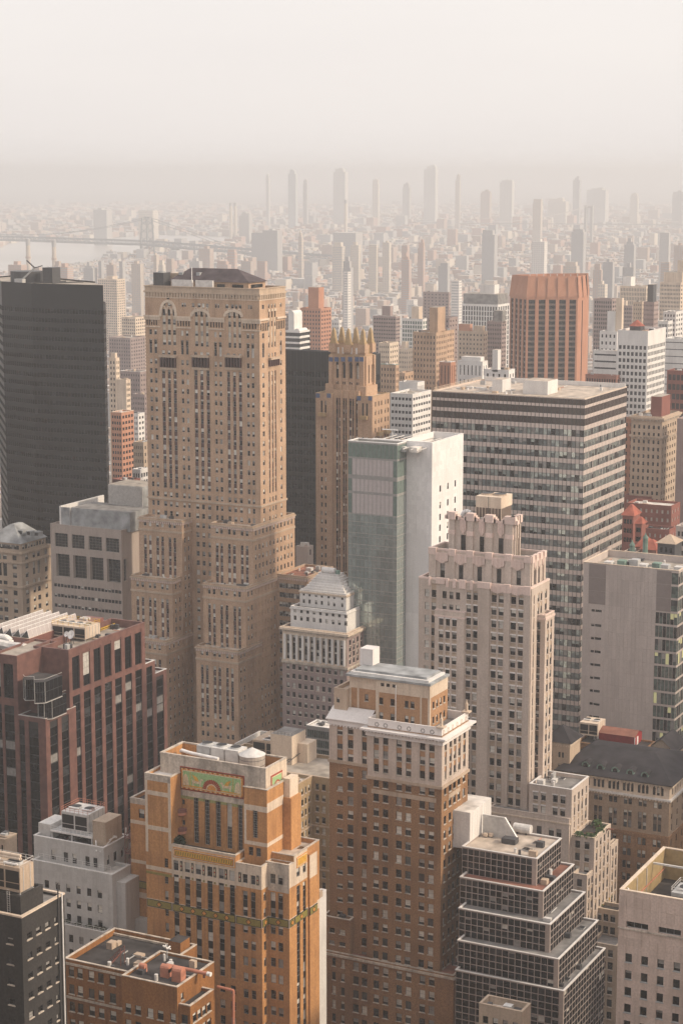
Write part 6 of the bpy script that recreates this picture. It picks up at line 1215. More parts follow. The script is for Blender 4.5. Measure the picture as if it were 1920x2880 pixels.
for k in range(5): b.box('roof_unit', x0 + 4 + k * 4.6, x0 + 7.2 + k * 4.6, yN + 3, yN + 8, zt - 3, zt - 1.2 - (k % 2) * .5, 'metal_grey' if k % 2 else 'roof_light')
mb = MB(); mb.bar((xN - 7, yW + 3, zt), (xN - 7, yW + 3, zt + 3.5), .15, 'white_enamel'); mb.bar((xN - 11, yW + 3, zt + 3.5), (xN - 5, yW + 3, zt + 3.5), .25, 'white_enamel'); b.part(mb, 'window_cleaning_arm')
b.clutter(x0, x2, yN + 1, yW2 - 1, zt2 - 3, 26)
b.finish()
# ================================================================== banded office slab
b = Bld('banded_office_slab', 'broad office slab striped with pale spandrels and dark glass under a tan roof', 'office building')
zt = b.corner('d', 965, 834, 745); xN, yN = b.x1, b.y0; x0 = b.X('d', 33, 785); yW = b.Y('d', 1223, 757)
nN, nW = 38, 30; dx = (xN - x0) / nN; dy = (yW - yN) / nW
plain('spandrel_pale', (.60, .505, .465), .35, 0, .5, .05); glass('glass_bronze', (.045, .03, .028), .10, .5, 0, .25); style('louver_pane', ny=1, fw=.06, fr='frame_bronze', gl=('glass_bronze',), p=(1, 0, 0, 0, 0))
zb = [b.Z('z', 1643, y) for y in (1123.8, 1141, 1149, 1168.5, 1179, 1198.5, 1211)]      # top, dark, pale ... down the corner
fl = (b.Z('z', 1643, 1211) - b.Z('z', 1637, 1463)) / 8.0
darks = [(zb[1], zb[0] - .15), (zb[3], zb[2]), (zb[5], zb[4])]
gl_ = down(zb[6], fl, fl * .60, 30)
cN = [(x0 + k * dx + .07, x0 + (k + 1) * dx - .07) for k in range(nN)]; cW = [(yN + k * dy + .1, yN + (k + 1) * dy - .1) for k in range(nW)]
b.tier(x0, xN, yN, yW, 0, zt, 'spandrel_pale', N=[G(cN, darks, 'louver_pane', .1), G(cN, gl_, 'band_pane', .1)], W=[G(cW, darks, 'louver_pane', .1), G(cW, gl_, 'band_pane', .1)], par=.4, roof='roof_tan', cope='stone_cream', copeh=.2)
mb = MB()
for k in range(nN + 1): u = x0 + k * dx; mb.box(u - .05, u + .05, yN - .16, yN - .0, 20, zt - .2, 'frame_dark')
for k in range(nW + 1): u = yN + k * dy; mb.box(xN, xN + .05, u - .04, u + .04, 20, zt - .2, 'frame_bronze')
b.part(mb, 'mullions', None, 'stuff')
# roof: pale boxes, rails
for r4 in ((398, 505, 790, 700, 9), (587, 787, 800, 705, 11)):
    a = at_z(*q('d', r4[0], r4[2]), zt - .4); c = at_y(*q('d', r4[1] - (50 if r4[0] > 500 else 45), r4[2] + 8), a.y); top = at_y(*q('d', r4[0], r4[3] + 12), a.y); b.box('plant_house', a.x, c.x, a.y, a.y + r4[4], zt - .5, top.z, 'stone_white', 'roof_tan')
mb = MB()
for zz_ in (.6, 1.2): mb.bar((x0 + .3, yN + .5, zt + zz_), (x0 + .3, yW - .5, zt + zz_), .06, 'stone_cream')
for k in range(30): u = yN + .5 + k * (yW - yN - 1) / 29; mb.bar((x0 + .3, u, zt), (x0 + .3, u, zt + 1.2), .06, 'stone_cream')
b.part(mb, 'roof_railing'); b.box('rear_parapet', x0 + 2, xN - .5, yW - 1.0, yW - .4, zt - .5, zt + 1.4, 'stone_white')
for k in range(7): u = x0 + 4 + k * 3.4; b.box('roof_duct', u, u + 2.8, yN + 14 + (k % 3) * 2, yN + 15.2 + (k % 3) * 2, zt - .45, zt + .3 + (k % 2) * .3, 'metal_light')
b.clutter(x0, xN, yN, yW, zt - .4, 30)
b.finish()
# ================================================================== concrete panel building with green-lit offices, right
b = Bld('panel_wall_building', 'tall blank building of pale concrete panels with a green glass edge', 'building')
p = at_d(*q('i', 652, 592), 642); b.y0 = p.y; b.origin(p.x, p.y); x0 = p.x; zt = p.z; yN = p.y; xN = b.X('i', 1527, 690); b.x1 = xN; yW = yN + 24; CP = 'concrete_panel'
xg = b.X('i', 1458, 800); xg2 = b.X('i', 1312, 1100); zg = b.Z('i', 1312, 1042)
fl = (b.Z('i', 770, 1160) - b.Z('i', 770, 1885)) / 6
rg = down(b.Z('i', 1460, 690), fl, fl * .84, 30); 
cg = [(xg + .05, xN - .1)]; ng = 6; dg = (xN - xg2) / ng; cg2 = [(xg2 + k * dg + .05, xg2 + (k + 1) * dg - .05) for k in range(ng)]
vents = b.cols('i', 1160, [(722, 752), (757, 815)]); rv = down(b.Z('i', 722, 1155), fl, .9, 12); rv = [(b.Z('i', 727, 1045), b.Z('i', 727, 1022))] + rv
b.tier(x0, xN, yN, yW, 0, zt, CP, N=[G(cg, [r for r in rg if r[0] > zg], 'green_room', .12), G(cg2, [r for r in rg if r[1] < zg + .3], 'green_room', .12), G(vents, rv, 'small', .3)], W=[G(spread(yN, yW, 12, yW / 1e9 + (yW - yN) / 12 - .15), rg, 'green_room', .12)], par=2.2, roof='roof_gravel', cope='stone_cream', copeh=.2, copeo=.1)
xa, xb_ = b.X('i', 700, 800), b.X('i', 857, 800); zl = b.Z('i', 700, 972)
bad = lambda u, z, w, h: (u + w / 2 > xg2 + .05 and z - h / 2 < zg) or u + w / 2 > xg + .05 or any(abs(u - (c[0] + c[1]) / 2) < (w + c[1] - c[0]) / 2 - .02 and abs(z - (r[0] + r[1]) / 2) < (h + r[1] - r[0]) / 2 for c in vents for r in rv)
zp0 = zt - .2 - fl * 14
b.panels('N', xb_, xg2 + .02, zp0, zt - .2, 13, 14, CP, 'concrete_panel', .03, .05, lambda u, z, w, h: False)
b.panels('N', x0 + .05, xb_, zp0, zl, 3, 12, CP, 'concrete_panel', .03, .05, bad)
glass('panel_dark', (.235, .195, .185), .5, .3, 0, .06)
b.panels('N', xa, xb_ - .05, zl + .05, zt - .3, 1, 3, 'panel_dark', 'dark_panel', .04, .06); b.panels('N', xg2 + .05, xg, zg + .2, zt - .3, 1, 3, 'panel_dark', 'dark_panel', .04, .06)
for k in range(7): u = x0 + 5 + k * 3.9; b.box('roof_unit', u, u + 2.6, yN + 6 + (k * 7) % 5, yN + 9 + (k * 7) % 5, zt - 2.2, zt - .4 + (k % 3) * .35, ('metal_light', 'copper_green', 'metal_grey')[k % 3])
b.clutter(x0, xN, yN, yW, zt - 2.2, 24)
b.finish()
# ================================================================== dark mansard-roofed club building, right
b = Bld('mansard_club_building', 'brown stone club building with black slate hip roof and round dormers', 'building')
zt = b.corner('n', 1420, 975, 562); xN, yN = b.x1, b.y0; x0 = b.X('n', 205, 790); yW = yN + 34; SS = 'stone_tan'
zl = b.Z('n', 1420, 1180); tri = []
for c in (575, 740, 900, 1065, 1232): tri += [(c, c + 32), (c + 45, c + 77), (c + 90, c + 120)]
c3 = b.cols('n', 1000, [(415 + (t - 575), 445 + (t - 575)) for t in (575, 620, 665)] + tri); r3 = [(b.Z('n', 575, 985), b.Z('n', 575, 895))]
c2 = b.cols('n', 1200, [(a + dx_, a + dx_ + 40) for a in (420, 583, 747, 910, 1073, 1240) for dx_ in (0, 50)]); r2 = [(b.Z('n', 583, 1128), b.Z('n', 583, 1062))]
r1 = [(b.Z('n', 583, 1255), b.Z('n', 583, 1190)), (b.Z('n', 583, 1380), b.Z('n', 583, 1300))] + down(b.Z('n', 583, 1470), 3.9, 2.3, 20)
style('club_arch', ny=2, fw=.1, p=(.6, .2, .1, .1, 0)); z_b = b.Z('n', 583, 1182)
wc = spread(yN + 1.5, yW - 1, 12, 1.1)
b.tier(x0, xN, yN, yW, 0, zt, 'stone_brown', N=[G(c3, r3, 'club_arch', .45), G(c2, r2, 'sash_plain', .3), G(c2, r1, 'sash_plain', .35, strip='spandrel_brown', sz=(r1[1][0], r1[0][1]), sd=.2)], W=[G(wc, r3, 'club_arch', .45), G(wc[::2], r2 + r1, 'sash_plain', .3)], No=[(x0, xN, b.Z('n', 205, 900) if False else b.Z('n', 575, 1010), zt, .0, 'stone_cream'), (x0, xN, 0, b.Z('n', 583, 1440), 0, 'brick_brown')], Wo=[(yN, yW, b.Z('n', 575, 1010), zt, 0, 'stone_cream'), (yN, yW, 0, b.Z('n', 583, 1440), 0, 'brick_brown')], par=.2)
for c in c3: mb = MB(); u = (c[0] + c[1]) / 2; w_ = c[1] - c[0]; pts = [(u + w_ / 2 * math.cos(math.pi * k / 8), r3[0][1] + w_ / 2 * math.sin(math.pi * k / 8)) for k in range(9)]; mb.face([(x, yN - .03, z) for x, z in pts], 'glass_dark'); b.part(mb, 'arch_head')
b.ring(x0, xN, yN, yW, zt - .5, zt + .1, 1.1, 'stone_cream', 'cornice', 1.1, 'stone_cream', .5); b.ring(x0, xN, yN, yW, b.Z('n', 575, 1030), b.Z('n', 575, 1010), .6, 'stone_white', 'ledge', .9, 'stone_cream', .5); b.ring(x0, xN, yN, yW, r1[1][0] - 2.0, r1[1][0] - 1.0, .3, 'brick_brown', 'ledge')
# hip roof
xa, xb_, ya, yb = x0 - 1.3, xN + 1.3, yN - 1.3, yW + 1.3; yr = yN + 15; pL = at_y(*q('n', 560, 520), yr); pR = at_y(*q('n', 1265, 620), yr); zr = pL.z
mb = MB(); A, B_, C_, D2 = (xa, ya, zt + .1), (xb_, ya, zt + .1), (xb_, yb, zt + .1), (xa, yb, zt + .1); P0, P1, P2, P3 = (pL.x, yr, zr), (pR.x, yr, zr), (pR.x, yr + 5, zr), (pL.x, yr + 5, zr)
for f_ in ((A, B_, P1, P0), (B_, C_, P2, P1), (C_, D2, P3, P2), (D2, A, P0, P3), (P0, P1, P2, P3)): mb.face(f_, 'slate')
mb.face([A, D2, C_, B_], 'slate'); b.part(mb, 'hip_roof')
mb = MB()
for k in range(90): u = xa + (k + .5) * (xb_ - xa) / 90; mb.box(u - .12, u + .12, ya - .08, ya + .25, zt - .15, zt + .22, 'slate')
b.part(mb, 'eaves_cresting', None, 'stuff')
def dormer(p):
    mb = MB(); seg_ = [(math.cos(math.pi * k / 10), math.sin(math.pi * k / 10)) for k in range(11)]; f0, f1 = p.y - 1.6, p.y + 2.2; R_ = 1.15; zb_ = p.z
    for k in range(10): (a, c), (d, e) = seg_[k], seg_[k + 1]; mb.face([(p.x + R_ * a, f0, zb_ + R_ * c), (p.x + R_ * d, f0, zb_ + R_ * e), (p.x + R_ * d, f1, zb_ + R_ * e), (p.x + R_ * a, f1, zb_ + R_ * c)], 'slate')
    mb.face([(p.x + R_ * a, f0 + .05, zb_ + R_ * c) for a, c in seg_] + [(p.x - R_, f0 + .05, zb_ - 1.2), (p.x + R_, f0 + .05, zb_ - 1.2)], 'copper_green'); mb.face([(p.x + .7 * a, f0 - .02, zb_ + .7 * c) for a, c in seg_] + [(p.x - .7, f0 - .02, zb_ - .6), (p.x + .7, f0 - .02, zb_ - .6)], 'glass_dark')
    for sx in (-1, 1): mb.face([(p.x + sx * R_, f0, zb_ - 1.2), (p.x + sx * R_, f1, zb_ - 1.2 + 1.0), (p.x + sx * R_, f1, zb_), (p.x + sx * R_, f0, zb_)], 'copper_green')
    b.part(mb, 'dormer')
for t, ty in ((510, 735), (672, 765), (835, 795), (1000, 820), (1160, 850)):
    d = ray(*q('n', t, ty)); nrm = Vector((0, -(zr - zt), (yr - ya))).normalized(); A_ = Vector(A); tt = (A_ - CAM).dot(nrm) / d.dot(nrm); dormer(CAM + d * tt)
b.finish(); club = (x0, xN, yN, yW, zt, zr, yr)
# ================================================================== smaller buildings between the towers
def mid(name, label, r, cx, cy_, lx, rx, ry, D, mat, nN, nW, fl=3.4, ww=.5, hh=.5, gl='glass_mid', roof='roof_gravel', bulk=(), cat='building', group=None, par=.8, drop=1.0, over=None, win=None, strip=None, zlow=0, cope=None, deep=.25):
    b = Bld(name, label, cat, group); zt = b.corner(r, cx, cy_, D); xN, yN = b.x1, b.y0; x0 = b.X(r, lx, cy_); yW = b.Y(r, rx, ry) if rx is not None else yN + (xN - x0) * .7
    if yW < yN + 3 or yW > yN + 80: yW = yN + (5 if yW < yN + 3 else 22)
    rows_ = down(zt - par - drop, fl, fl * hh, max(1, int((zt - par - drop - 2) / fl)))
    k = dict(d=deep)
    if win is None: k['fill'] = gl
    if strip: k['strip'] = strip; k['sz'] = (rows_[-1][0], rows_[0][1]); k['sd'] = deep * .6
    cn = spread(x0 + .4, xN - .4, nN, ww * (xN - x0) / nN) if nN else []; cw_ = spread(yN + .4, yW - .4, nW, ww * (yW - yN) / nW) if nW else []
    b.tier(x0, xN, yN, yW, zlow, zt, mat, N=[G(cn, rows_, win or 'plain', **k)] if nN else [], W=[G(cw_, rows_, win or 'plain', **k)] if nW else [], par=par, roof=roof, cope=cope)
    for (fa, fb_, ya_, yb_, h, m) in bulk:
        b.box('bulkhead', x0 + (xN - x0) * fa, x0 + (xN - x0) * fb_, yN + (yW - yN) * ya_, yN + (yW - yN) * yb_, zt - par - .1, zt + h, m, roof)
    b.clutter(x0, xN, yN, yW, zt - par, 5)
    b.geo = (x0, xN, yN, yW, zt); return b
# L-shaped olive brick building between the orange and brown towers
b = Bld('olive_brick_court_building', 'olive tan brick building folded around a light court between two towers', 'building')
p = at_d(*q('p', 1418, 437), 548); b.y0 = p.y; b.x1 = p.x; b.origin(p.x, p.y); yB, xI, zt = p.y, p.x, p.z; yA = b.Y('p', 1205, 517); OB = 'brick_olive'
flo = (b.ZW('p', 1235, 620) - b.ZW('p', 1235, 955)) / 3; rws = down(b.ZW('p', 1235, 612), flo, flo * .58, 26)
cw = b.colsW('p', 700, [(1228, 1243), (1255, 1273), (1310, 1328), (1345, 1360), (1378, 1396)]); xr = b.X('z', 1000, 2200)
cn = b.cols('p', 600, [(1452, 1485), (1515, 1550), (1590, 1622), (1650, 1685)])
b.tier(xI - 34, xI, yA, yB, 0, zt, OB, W=[G(cw, rws, 'sash_beige', .25)], N=[G(spread(xI - 33, xI - 1, 10, 1.5), rws, 'sash_beige', .25)], par=.9, roof='roof_gravel', cope='stone_tan')
b.tier(xI - 34.02, xr, yB + .02, yB + 20, 0, zt - .02, OB, N=[G(cn, rws, 'sash_beige', .25)], par=.9, roof='roof_gravel', cope='stone_tan')
for k in (4, 8): b.box('string_course', xI - 33, xI + .25, yA, yB, rws[k][1] + .35, rws[k][1] + .8, 'stone_tan'); b.box('string_course', xI + .2, xr, yB - .25, yB + .1, rws[k][1] + .35, rws[k][1] + .8, 'stone_tan')
pb = at_z(*q('p', 1215, 300), zt); b.y0 = pb.y; b.x1 = pb.x; z_ = b.Z('p', 1218, 42); xl = b.X('p', 1000, 40); yr = b.Y('p', 1352, 5)
b.box('bulkhead', xl, pb.x, pb.y, yr, zt - 1, z_, 'stone_cream', 'roof_grey'); mb = MB()
for zz_ in (.5, 1.0):
    mb.bar((xl, pb.y + .1, z_ + zz_), (pb.x, pb.y + .1, z_ + zz_), .05, 'metal_dark'); mb.bar((pb.x, pb.y + .1, z_ + zz_), (pb.x, yr, z_ + zz_), .05, 'metal_dark')
for k in range(7): mb.bar((xl + k * (pb.x - xl) / 6, pb.y + .1, z_), (xl + k * (pb.x - xl) / 6, pb.y + .1, z_ + 1), .05, 'metal_dark')
b.part(mb, 'bulkhead_railing'); b.box('bulkhead_wing', pb.x - .2, pb.x + 3.2, yr - 5, yr + 1, zt - 1, b.Z('p', 1385, 165), 'stone_cream')
mb = MB(); 
for dx_ in (0, .9): mb.bar((pb.x + .5 + dx_, yr - 1, z_ - 5), (pb.x - 1.5 + dx_, pb.y - 4, zt), .12, 'metal_dark')
for s_ in range(10): t = s_ / 9; mb.bar((pb.x + .5 - 2 * t, yr - 1 + (pb.y - 3 - yr) * t, z_ - 5 + (zt - z_ + 5) * t), (pb.x + 1.4 - 2 * t, yr - 1 + (pb.y - 3 - yr) * t, z_ - 5 + (zt - z_ + 5) * t), .08, 'metal_dark')
b.part(mb, 'roof_stair'); b.clutter(xI - 33, xI, yA, yB, zt - .9, 14); b.clutter(xI, xr, yB, yB + 19, zt - .9, 16); b.finish(); COURT = (xl, pb.x, pb.y, yB, zt - .9, xI, yA)
# low white-roofed pavilion behind
mid('glass_pavilion', 'low pavilion with a broad white roof and green glass front', 'g', 548, 1990, 330, 640, 1900, 620, 'frame_grey', 10, 6, 3.2, .85, .8, 'glass_green', 'roof_light', par=.3, cope='white_enamel').finish()
mid('narrow_white_block', 'narrow white panelled block squeezed between orange and brown towers', 'l', 76, 1620, 30, 165, 1568, 452, 'stone_white', 0, 0, roof='roof_grey', par=.6).finish()
mid('brick_roof_stub', 'small tan brick roof stub with a white painted inner parapet', 'm', 612, 2245, 215, 640, 2215, 398, 'stone_tan', 4, 0, roof='roof_light', par=1.6, win='sash_plain').finish()
mid('tan_corner_block', 'tan stone corner block peeping over the dark brick block', 'j', 46, 660, -60, 70, 640, 470, 'stone_tan', 3, 0, win='sash_plain', par=.5, cope='stone_tan').finish()
mid('pink_roof_house', 'small pinkish roof house behind the white pyramid top', 'g', 345, 325, 235, 395, 300, 790, 'concrete_panel', 0, 1, 6, .3, .4, 'glass_dark', 'roof_tan', par=.2).finish()
# ---- things beside the mansard building
x0, xN, yN, yW, zt, zr, yr = club
b = Bld('tan_hipped_house', 'tan brick house with round arched windows and a dark hipped roof', 'building'); b.corner('n', 320, 510, 575); xh, yh, zh = b.x1, b.y0, at_d(*q('n', 320, 510), 575).z; xl = b.X('n', 40, 490)
cc = b.cols('n', 640, [(190, 215), (228, 253), (100, 125)]); b.tier(xl, xh, yh, yh + 9, 0, zh, 'stone_tan', N=[G(cc, [(b.Z('n', 190, 665), b.Z('n', 190, 605)), (b.Z('n', 190, 790), b.Z('n', 190, 735))], 'sash_plain')], par=.1)
b.ring(xl, xh, yh, yh + 9, zh - 1.0, zh - .5, .2, 'stone_cream', 'cornice', .8, 'stone_cream', .4); mb = MB(); mb.frustum([(xl - .8, yh - .8), (xh + .8, yh - .8), (xh + .8, yh + 9.8), (xl - .8, yh + 9.8)], [(xl + 4, yh + 4), (xh - 4, yh + 4), (xh - 4, yh + 5), (xl + 4, yh + 5)], zh - .05, zh + 4.2, 'slate'); b.part(mb, 'hip_roof'); b.finish()
b = Bld('gabled_house', 'small tan house with a dark gabled roof behind the black slate roof', 'building'); pg = at_d(*q('n', 1170, 570), 598); b.y0 = pg.y; b.origin(pg.x, pg.y); xg1 = b.X('n', 1475, 620); zg = pg.z; b.tier(pg.x, xg1, pg.y, pg.y + 12, 0, zg, 'stone_tan', par=.1)
mb = MB(); xm = (pg.x + xg1) / 2; zz = zg + 3.8; f0, f1 = pg.y - .5, pg.y + 12.5
mb.face([(pg.x - .6, f0, zg - .3), (xm, f0, zz), (xm, f1, zz), (pg.x - .6, f1, zg - .3)], 'slate'); mb.face([(xm, f0, zz), (xg1 + .6, f0, zg - .3), (xg1 + .6, f1, zg - .3), (xm, f1, zz)], 'slate'); b.part(mb, 'gable_roof'); mb = MB(); mb.face([(pg.x, pg.y + .02, zg - .02), (xg1, pg.y + .02, zg - .02), (xm, pg.y + .02, zz - .3)], 'stone_tan'); b.part(mb, 'gable'); b.finish()
# red shed on a roof behind
plinth = mid('dark_roof_block', 'dark low roof block carrying the red shed and cooling tower', 'n', 1130, 600, 390, 1260, 520, 590, 'brick_brown', 0, 0, roof='roof_dark', par=.4); plinth.finish(); x_, X_, y_, Y_, z_ = plinth.geo; z_ -= .4
sh = at_y(*q('n', 632, 500), y_ + 5); se = at_y(*q('n', 1030, 580), y_ + 5); st = thing('red_shed', (sh.x, y_ + 5, z_), 'red corrugated metal shed on the dark roof behind the black slate roof', 'shed'); h_ = at_y(*q('n', 632, 388), y_ + 5).z; Lx = se.x - sh.x; Wd = 7
mb = MB(); mb.box(sh.x, se.x, y_ + 5, y_ + 5 + Wd, z_ - .2, h_, 'shed_red'); sub(mb, 'shed_body', st)
mb = MB()
for k in range(34): u = sh.x + (k + .5) * Lx / 34; mb.box(u - .05, u + .05, y_ + 4.92, y_ + 5.02, z_, h_ - .05, 'shed_red')
sub(mb, 'corrugation', st, 'stuff'); mb = MB(); ym = y_ + 5 + Wd / 2; e = .3
mb.face([(sh.x - e, y_ + 5 - e, h_ - .05), (se.x + e, y_ + 5 - e, h_ - .05), (se.x + e, ym, h_ + 1.3), (sh.x - e, ym, h_ + 1.3)], 'roof_rust'); mb.face([(se.x + e, y_ + 5 + Wd + e, h_ - .05), (sh.x - e, y_ + 5 + Wd + e, h_ - .05), (sh.x - e, ym, h_ + 1.3), (se.x + e, ym, h_ + 1.3)], 'roof_rust'); mb.face([(se.x, y_ + 5, h_), (se.x, y_ + 5 + Wd, h_), (se.x, ym, h_ + 1.2)], 'shed_red'); sub(mb, 'shed_roof', st)
for xx in (sh.x, se.x): mb = MB(); mb.box(xx - .12, xx + .12, y_ + 4.9, y_ + 5.1, z_, h_, 'white_enamel'); sub(mb, 'corner_trim', st)
mb = MB(); mb.box(se.x, se.x + .08, y_ + 7, y_ + 8.3, z_, z_ + 2.6, 'white_enamel'); sub(mb, 'door', st)
# ================================================================== rooftop machines
def fan_ring(mb, c, r, z, m='metal_grey', h=.5): mb.cyl(c, r, z - .02, z + h, m, 18, 'louver_black', r * .93)
def cooling_tower(x0, x1, y0, y1, z, h, label, fans=2, body='metal_light', deck=True, louver=.55, leg=.8, group='rooftop cooling towers', rail='metal_light', name='cooling_tower', axis=0):
    t = thing(name, (x0, y0, z), label, 'cooling tower', group); z1 = z + leg
    mb = MB()
    for a in (x0 + .2, x1 - .2):
        for c in (y0 + .2, y1 - .2): mb.bar((a, c, z - .3), (a, c, z1 + .1), .14, 'metal_grey')
    sub(mb, 'support_frame', t, 'stuff')
    mb = MB(); mb.box(x0, x1, y0, y1, z1, z + h, body); sub(mb, 'casing', t)
    n = max(2, int((x1 - x0) / 3.2))
    for k in range(n):
        a, c = x0 + (x1 - x0) * (k + .06) / n, x0 + (x1 - x0) * (k + .94) / n
        for lo, hi_ in ((.12, .34), (.38, .86)): mb = MB(); mb.box(a, c, y0 - .06, y0 + .02, z1 + (h - leg) * lo, z1 + (h - leg) * hi_, 'louver_black'); sub(mb, 'louvre', t)
    m_ = max(2, int((y1 - y0) / 1.6))
    for k in range(m_): u = y0 + (k + .5) * (y1 - y0) / m_; mb = MB(); mb.box(x1 - .02, x1 + .06, u - .08, u + .08, z1, z + h - .05, 'metal_grey'); sub(mb, 'rib', t)
    for k in range(fans):
        f = (k + .5) / fans; c = (x0 + (x1 - x0) * f, (y0 + y1) / 2) if axis == 0 else ((x0 + x1) / 2, y0 + (y1 - y0) * f); rr_ = min((x1 - x0) / (fans if axis == 0 else 1), (y1 - y0) / (fans if axis else 1)) * .36
        mb = MB(); fan_ring(mb, c, rr_, z + h); sub(mb, 'fan', t)
        mb = MB(); mb.tube((c[0] - rr_, c[1] - rr_ * .9, z + h + .35), (c[0] + rr_, c[1] - rr_ * .9, z + h + .35), .22, 'white_enamel'); sub(mb, 'header_pipe', t)
    if rail:
        mb = MB()
        for zz_ in (.55, 1.1):
            for a, c in (((x0, y0), (x1, y0)), ((x1, y0), (x1, y1)), ((x1, y1), (x0, y1)), ((x0, y1), (x0, y0))): mb.bar((*a, z + h + zz_), (*c, z + h + zz_), .05, rail)
        for k in range(7):
            u = x0 + k * (x1 - x0) / 6
            for yy_ in (y0, y1): mb.bar((u, yy_, z + h), (u, yy_, z + h + 1.1), .05, rail)
        sub(mb, 'railing', t)
    return t
def unit(x0, x1, y0, y1, z, h, label, m='metal_light', fan=True, group='rooftop air units', name='air_unit'):
    t = thing(name, (x0, y0, z), label, 'air unit', group); mb = MB(); mb.box(x0, x1, y0, y1, z + .25, z + h, m); sub(mb, 'casing', t)
    mb = MB(); mb.box(x0 + .1, x1 - .1, y0 + .1, y1 - .1, z - .1, z + .26, 'metal_dark'); sub(mb, 'base', t)
    if fan: mb = MB(); fan_ring(mb, ((x0 + x1) / 2, (y0 + y1) / 2), min(x1 - x0, y1 - y0) * .38, z + h, 'metal_grey', .4); sub(mb, 'fan', t)
    return t
# on the orange tower: three fan units, duct, water tank
x0, x1, y0, y1, z = (F_top[k] for k in ('x0', 'x1', 'y0', 'y1', 'z'))
W_ = x1 - x0
for k, nm in enumerate(('darker grey fan unit at the end of the bent white duct', 'pale fan unit between two others on the orange tower roof', 'pale fan unit beside the round tank on the orange tower roof')): unit(x0 + W_ * (.26 + .135 * k), x0 + W_ * (.385 + .135 * k), y1 - 5.6, y1 - 1.4, z, 5.0, nm, ('metal_grey', 'metal_light', 'metal_light')[k])
p = at_z(*q('k', 918, 205), z + 6); tk = thing('water_tank', (x0 + W_ * .77, y0 + 5.2, z), 'round grey tank with a low cone lid on the orange tower roof', 'water tank'); c = (x0 + W_ * .77, y0 + 5.2)
mb = MB(); mb.cyl(c, 3.0, z, z + 4.6, 'wood_tank', 24); sub(mb, 'tank_body', tk); mb = MB(); mb.cyl(c, 3.15, z + 4.6, z + 6.2, 'metal_light', 24, None, .1); sub(mb, 'cone_lid', tk)
mb = MB()
for zz_ in (.8, 2.2, 3.6): mb.cyl(c, 3.04, z + zz_, z + zz_ + .1, 'metal_dark', 24)
sub(mb, 'hoop', tk, 'stuff')
mb = MB(); pts = [(x0 + W_ * .06, y1 - 3.5, z + 2.2), (x0 + W_ * .13, y1 - 6.2, z + 3.4), (x0 + W_ * .22, y1 - 6.6, z + 3.2), (x0 + W_ * .50, y1 - 7.2, z + 3.0)]
for a, c_ in zip(pts, pts[1:]): mb.tube(a, c_, .42, 'white_enamel', 10)
single(mb, 'air_duct', 'white bent air duct lying across the orange tower roof', 'duct')
# court building: cooling units
xl, xb_, yb_, yB_, z, xI_, yA_ = COURT
a = at_z(*q('p', 790, 215), z + 1); cooling_tower(a.x, a.x + 9, a.y + 2, a.y + 13, z - .2, 5.2, 'long three-fan cooling tower on the olive brick court building', 3, 'stone_tan', axis=1, rail=None)
a = at_z(*q('p', 640, 160), z); mb = MB(); mb.box(a.x, a.x + .4, a.y, a.y + 16, z, z + 1.6, 'metal_light'); mb.box(a.x, a.x + 8, a.y + 15.6, a.y + 16, z, z + 1.6, 'metal_light'); single(mb, 'roof_screen', 'pale low screen wall edging the olive brick court building roof', 'screen')
# grey tile block: big cooling tower on white steel frame
x0, x1, y0, y1, z = grey_roof
b_ = at_z(*q('j', 570, 590), z + 2); yy = y0 + 3.2; a = at_y(*q('j', 570, 560), yy).x; c = at_y(*q('j', 808, 560), yy).x; zb_ = at_y(*q('j', 808, 595), yy).z; zt_ = at_y(*q('j', 808, 437), yy).z
fr = thing('steel_roof_frame', (a, yy, z), 'white steel platform frame carrying the cooling tower over the grey roof', 'steel frame'); mb = MB()
for u in (a - 2, (a + c) / 2, c + 2, x1 - 1): mb.bar((u, yy - 1.2, z - .3), (u, yy - 1.2, zb_ - .3), .2, 'white_enamel'); mb.bar((u, yy + 8, z - .3), (u, yy + 8, zb_ - .3), .2, 'white_enamel')
sub(mb, 'legs', fr, 'stuff'); mb = MB(); mb.box(a - 2.4, c + 2.4, yy - 1.6, yy - 1.2, zb_ - .7, zb_ - .3, 'white_enamel'); mb.box(c + 2, x1 + .5, yy + 1.5, yy + 1.9, zb_ - .7, zb_ - .3, 'white_enamel'); mb.box(a - 2.4, c + 2.4, yy + 8, yy + 8.4, zb_ - .7, zb_ - .3, 'white_enamel'); mb.box(a - 2.2, c + 2.2, yy - 1.3, yy + 8.1, zb_ - .5, zb_ - .4, 'metal_grey'); sub(mb, 'deck', fr)
mb = MB()
for k in range(5): u = c + 2.2 + k * (x1 - c - 2) / 4; mb.bar((u, yy - 1, zb_ - .4), (u, yy + 2, zb_ - .4), .14, 'white_enamel')
mb.bar((x1 - 2, y0 - .2, z + .4), (c + 3, yy - 1, zb_ - .5), .16, 'white_enamel'); mb.bar((x1 - 1, y0 - .2, z + .4), (x1, yy + 1, zb_ - .5), .16, 'white_enamel'); sub(mb, 'brace', fr, 'stuff')
mb = MB()
for zz_ in (.5, 1.1): mb.bar((a - 2.3, yy - 1.5, zb_ - .3 + zz_), (c + 2.3, yy - 1.5, zb_ - .3 + zz_), .05, 'white_enamel')
for k in range(12): u = a - 2.3 + k * (c - a + 4.6) / 11; mb.bar((u, yy - 1.5, zb_ - .3), (u, yy - 1.5, zb_ + .8), .05, 'white_enamel')
sub(mb, 'railing', fr)
cooling_tower(a, c, yy, yy + 7.5, zb_ - .4, zt_ - zb_ + .4, 'grey two-fan cooling tower with orange rails above the grey tile block', 2, 'metal_light', rail='duct_salmon', leg=.1)
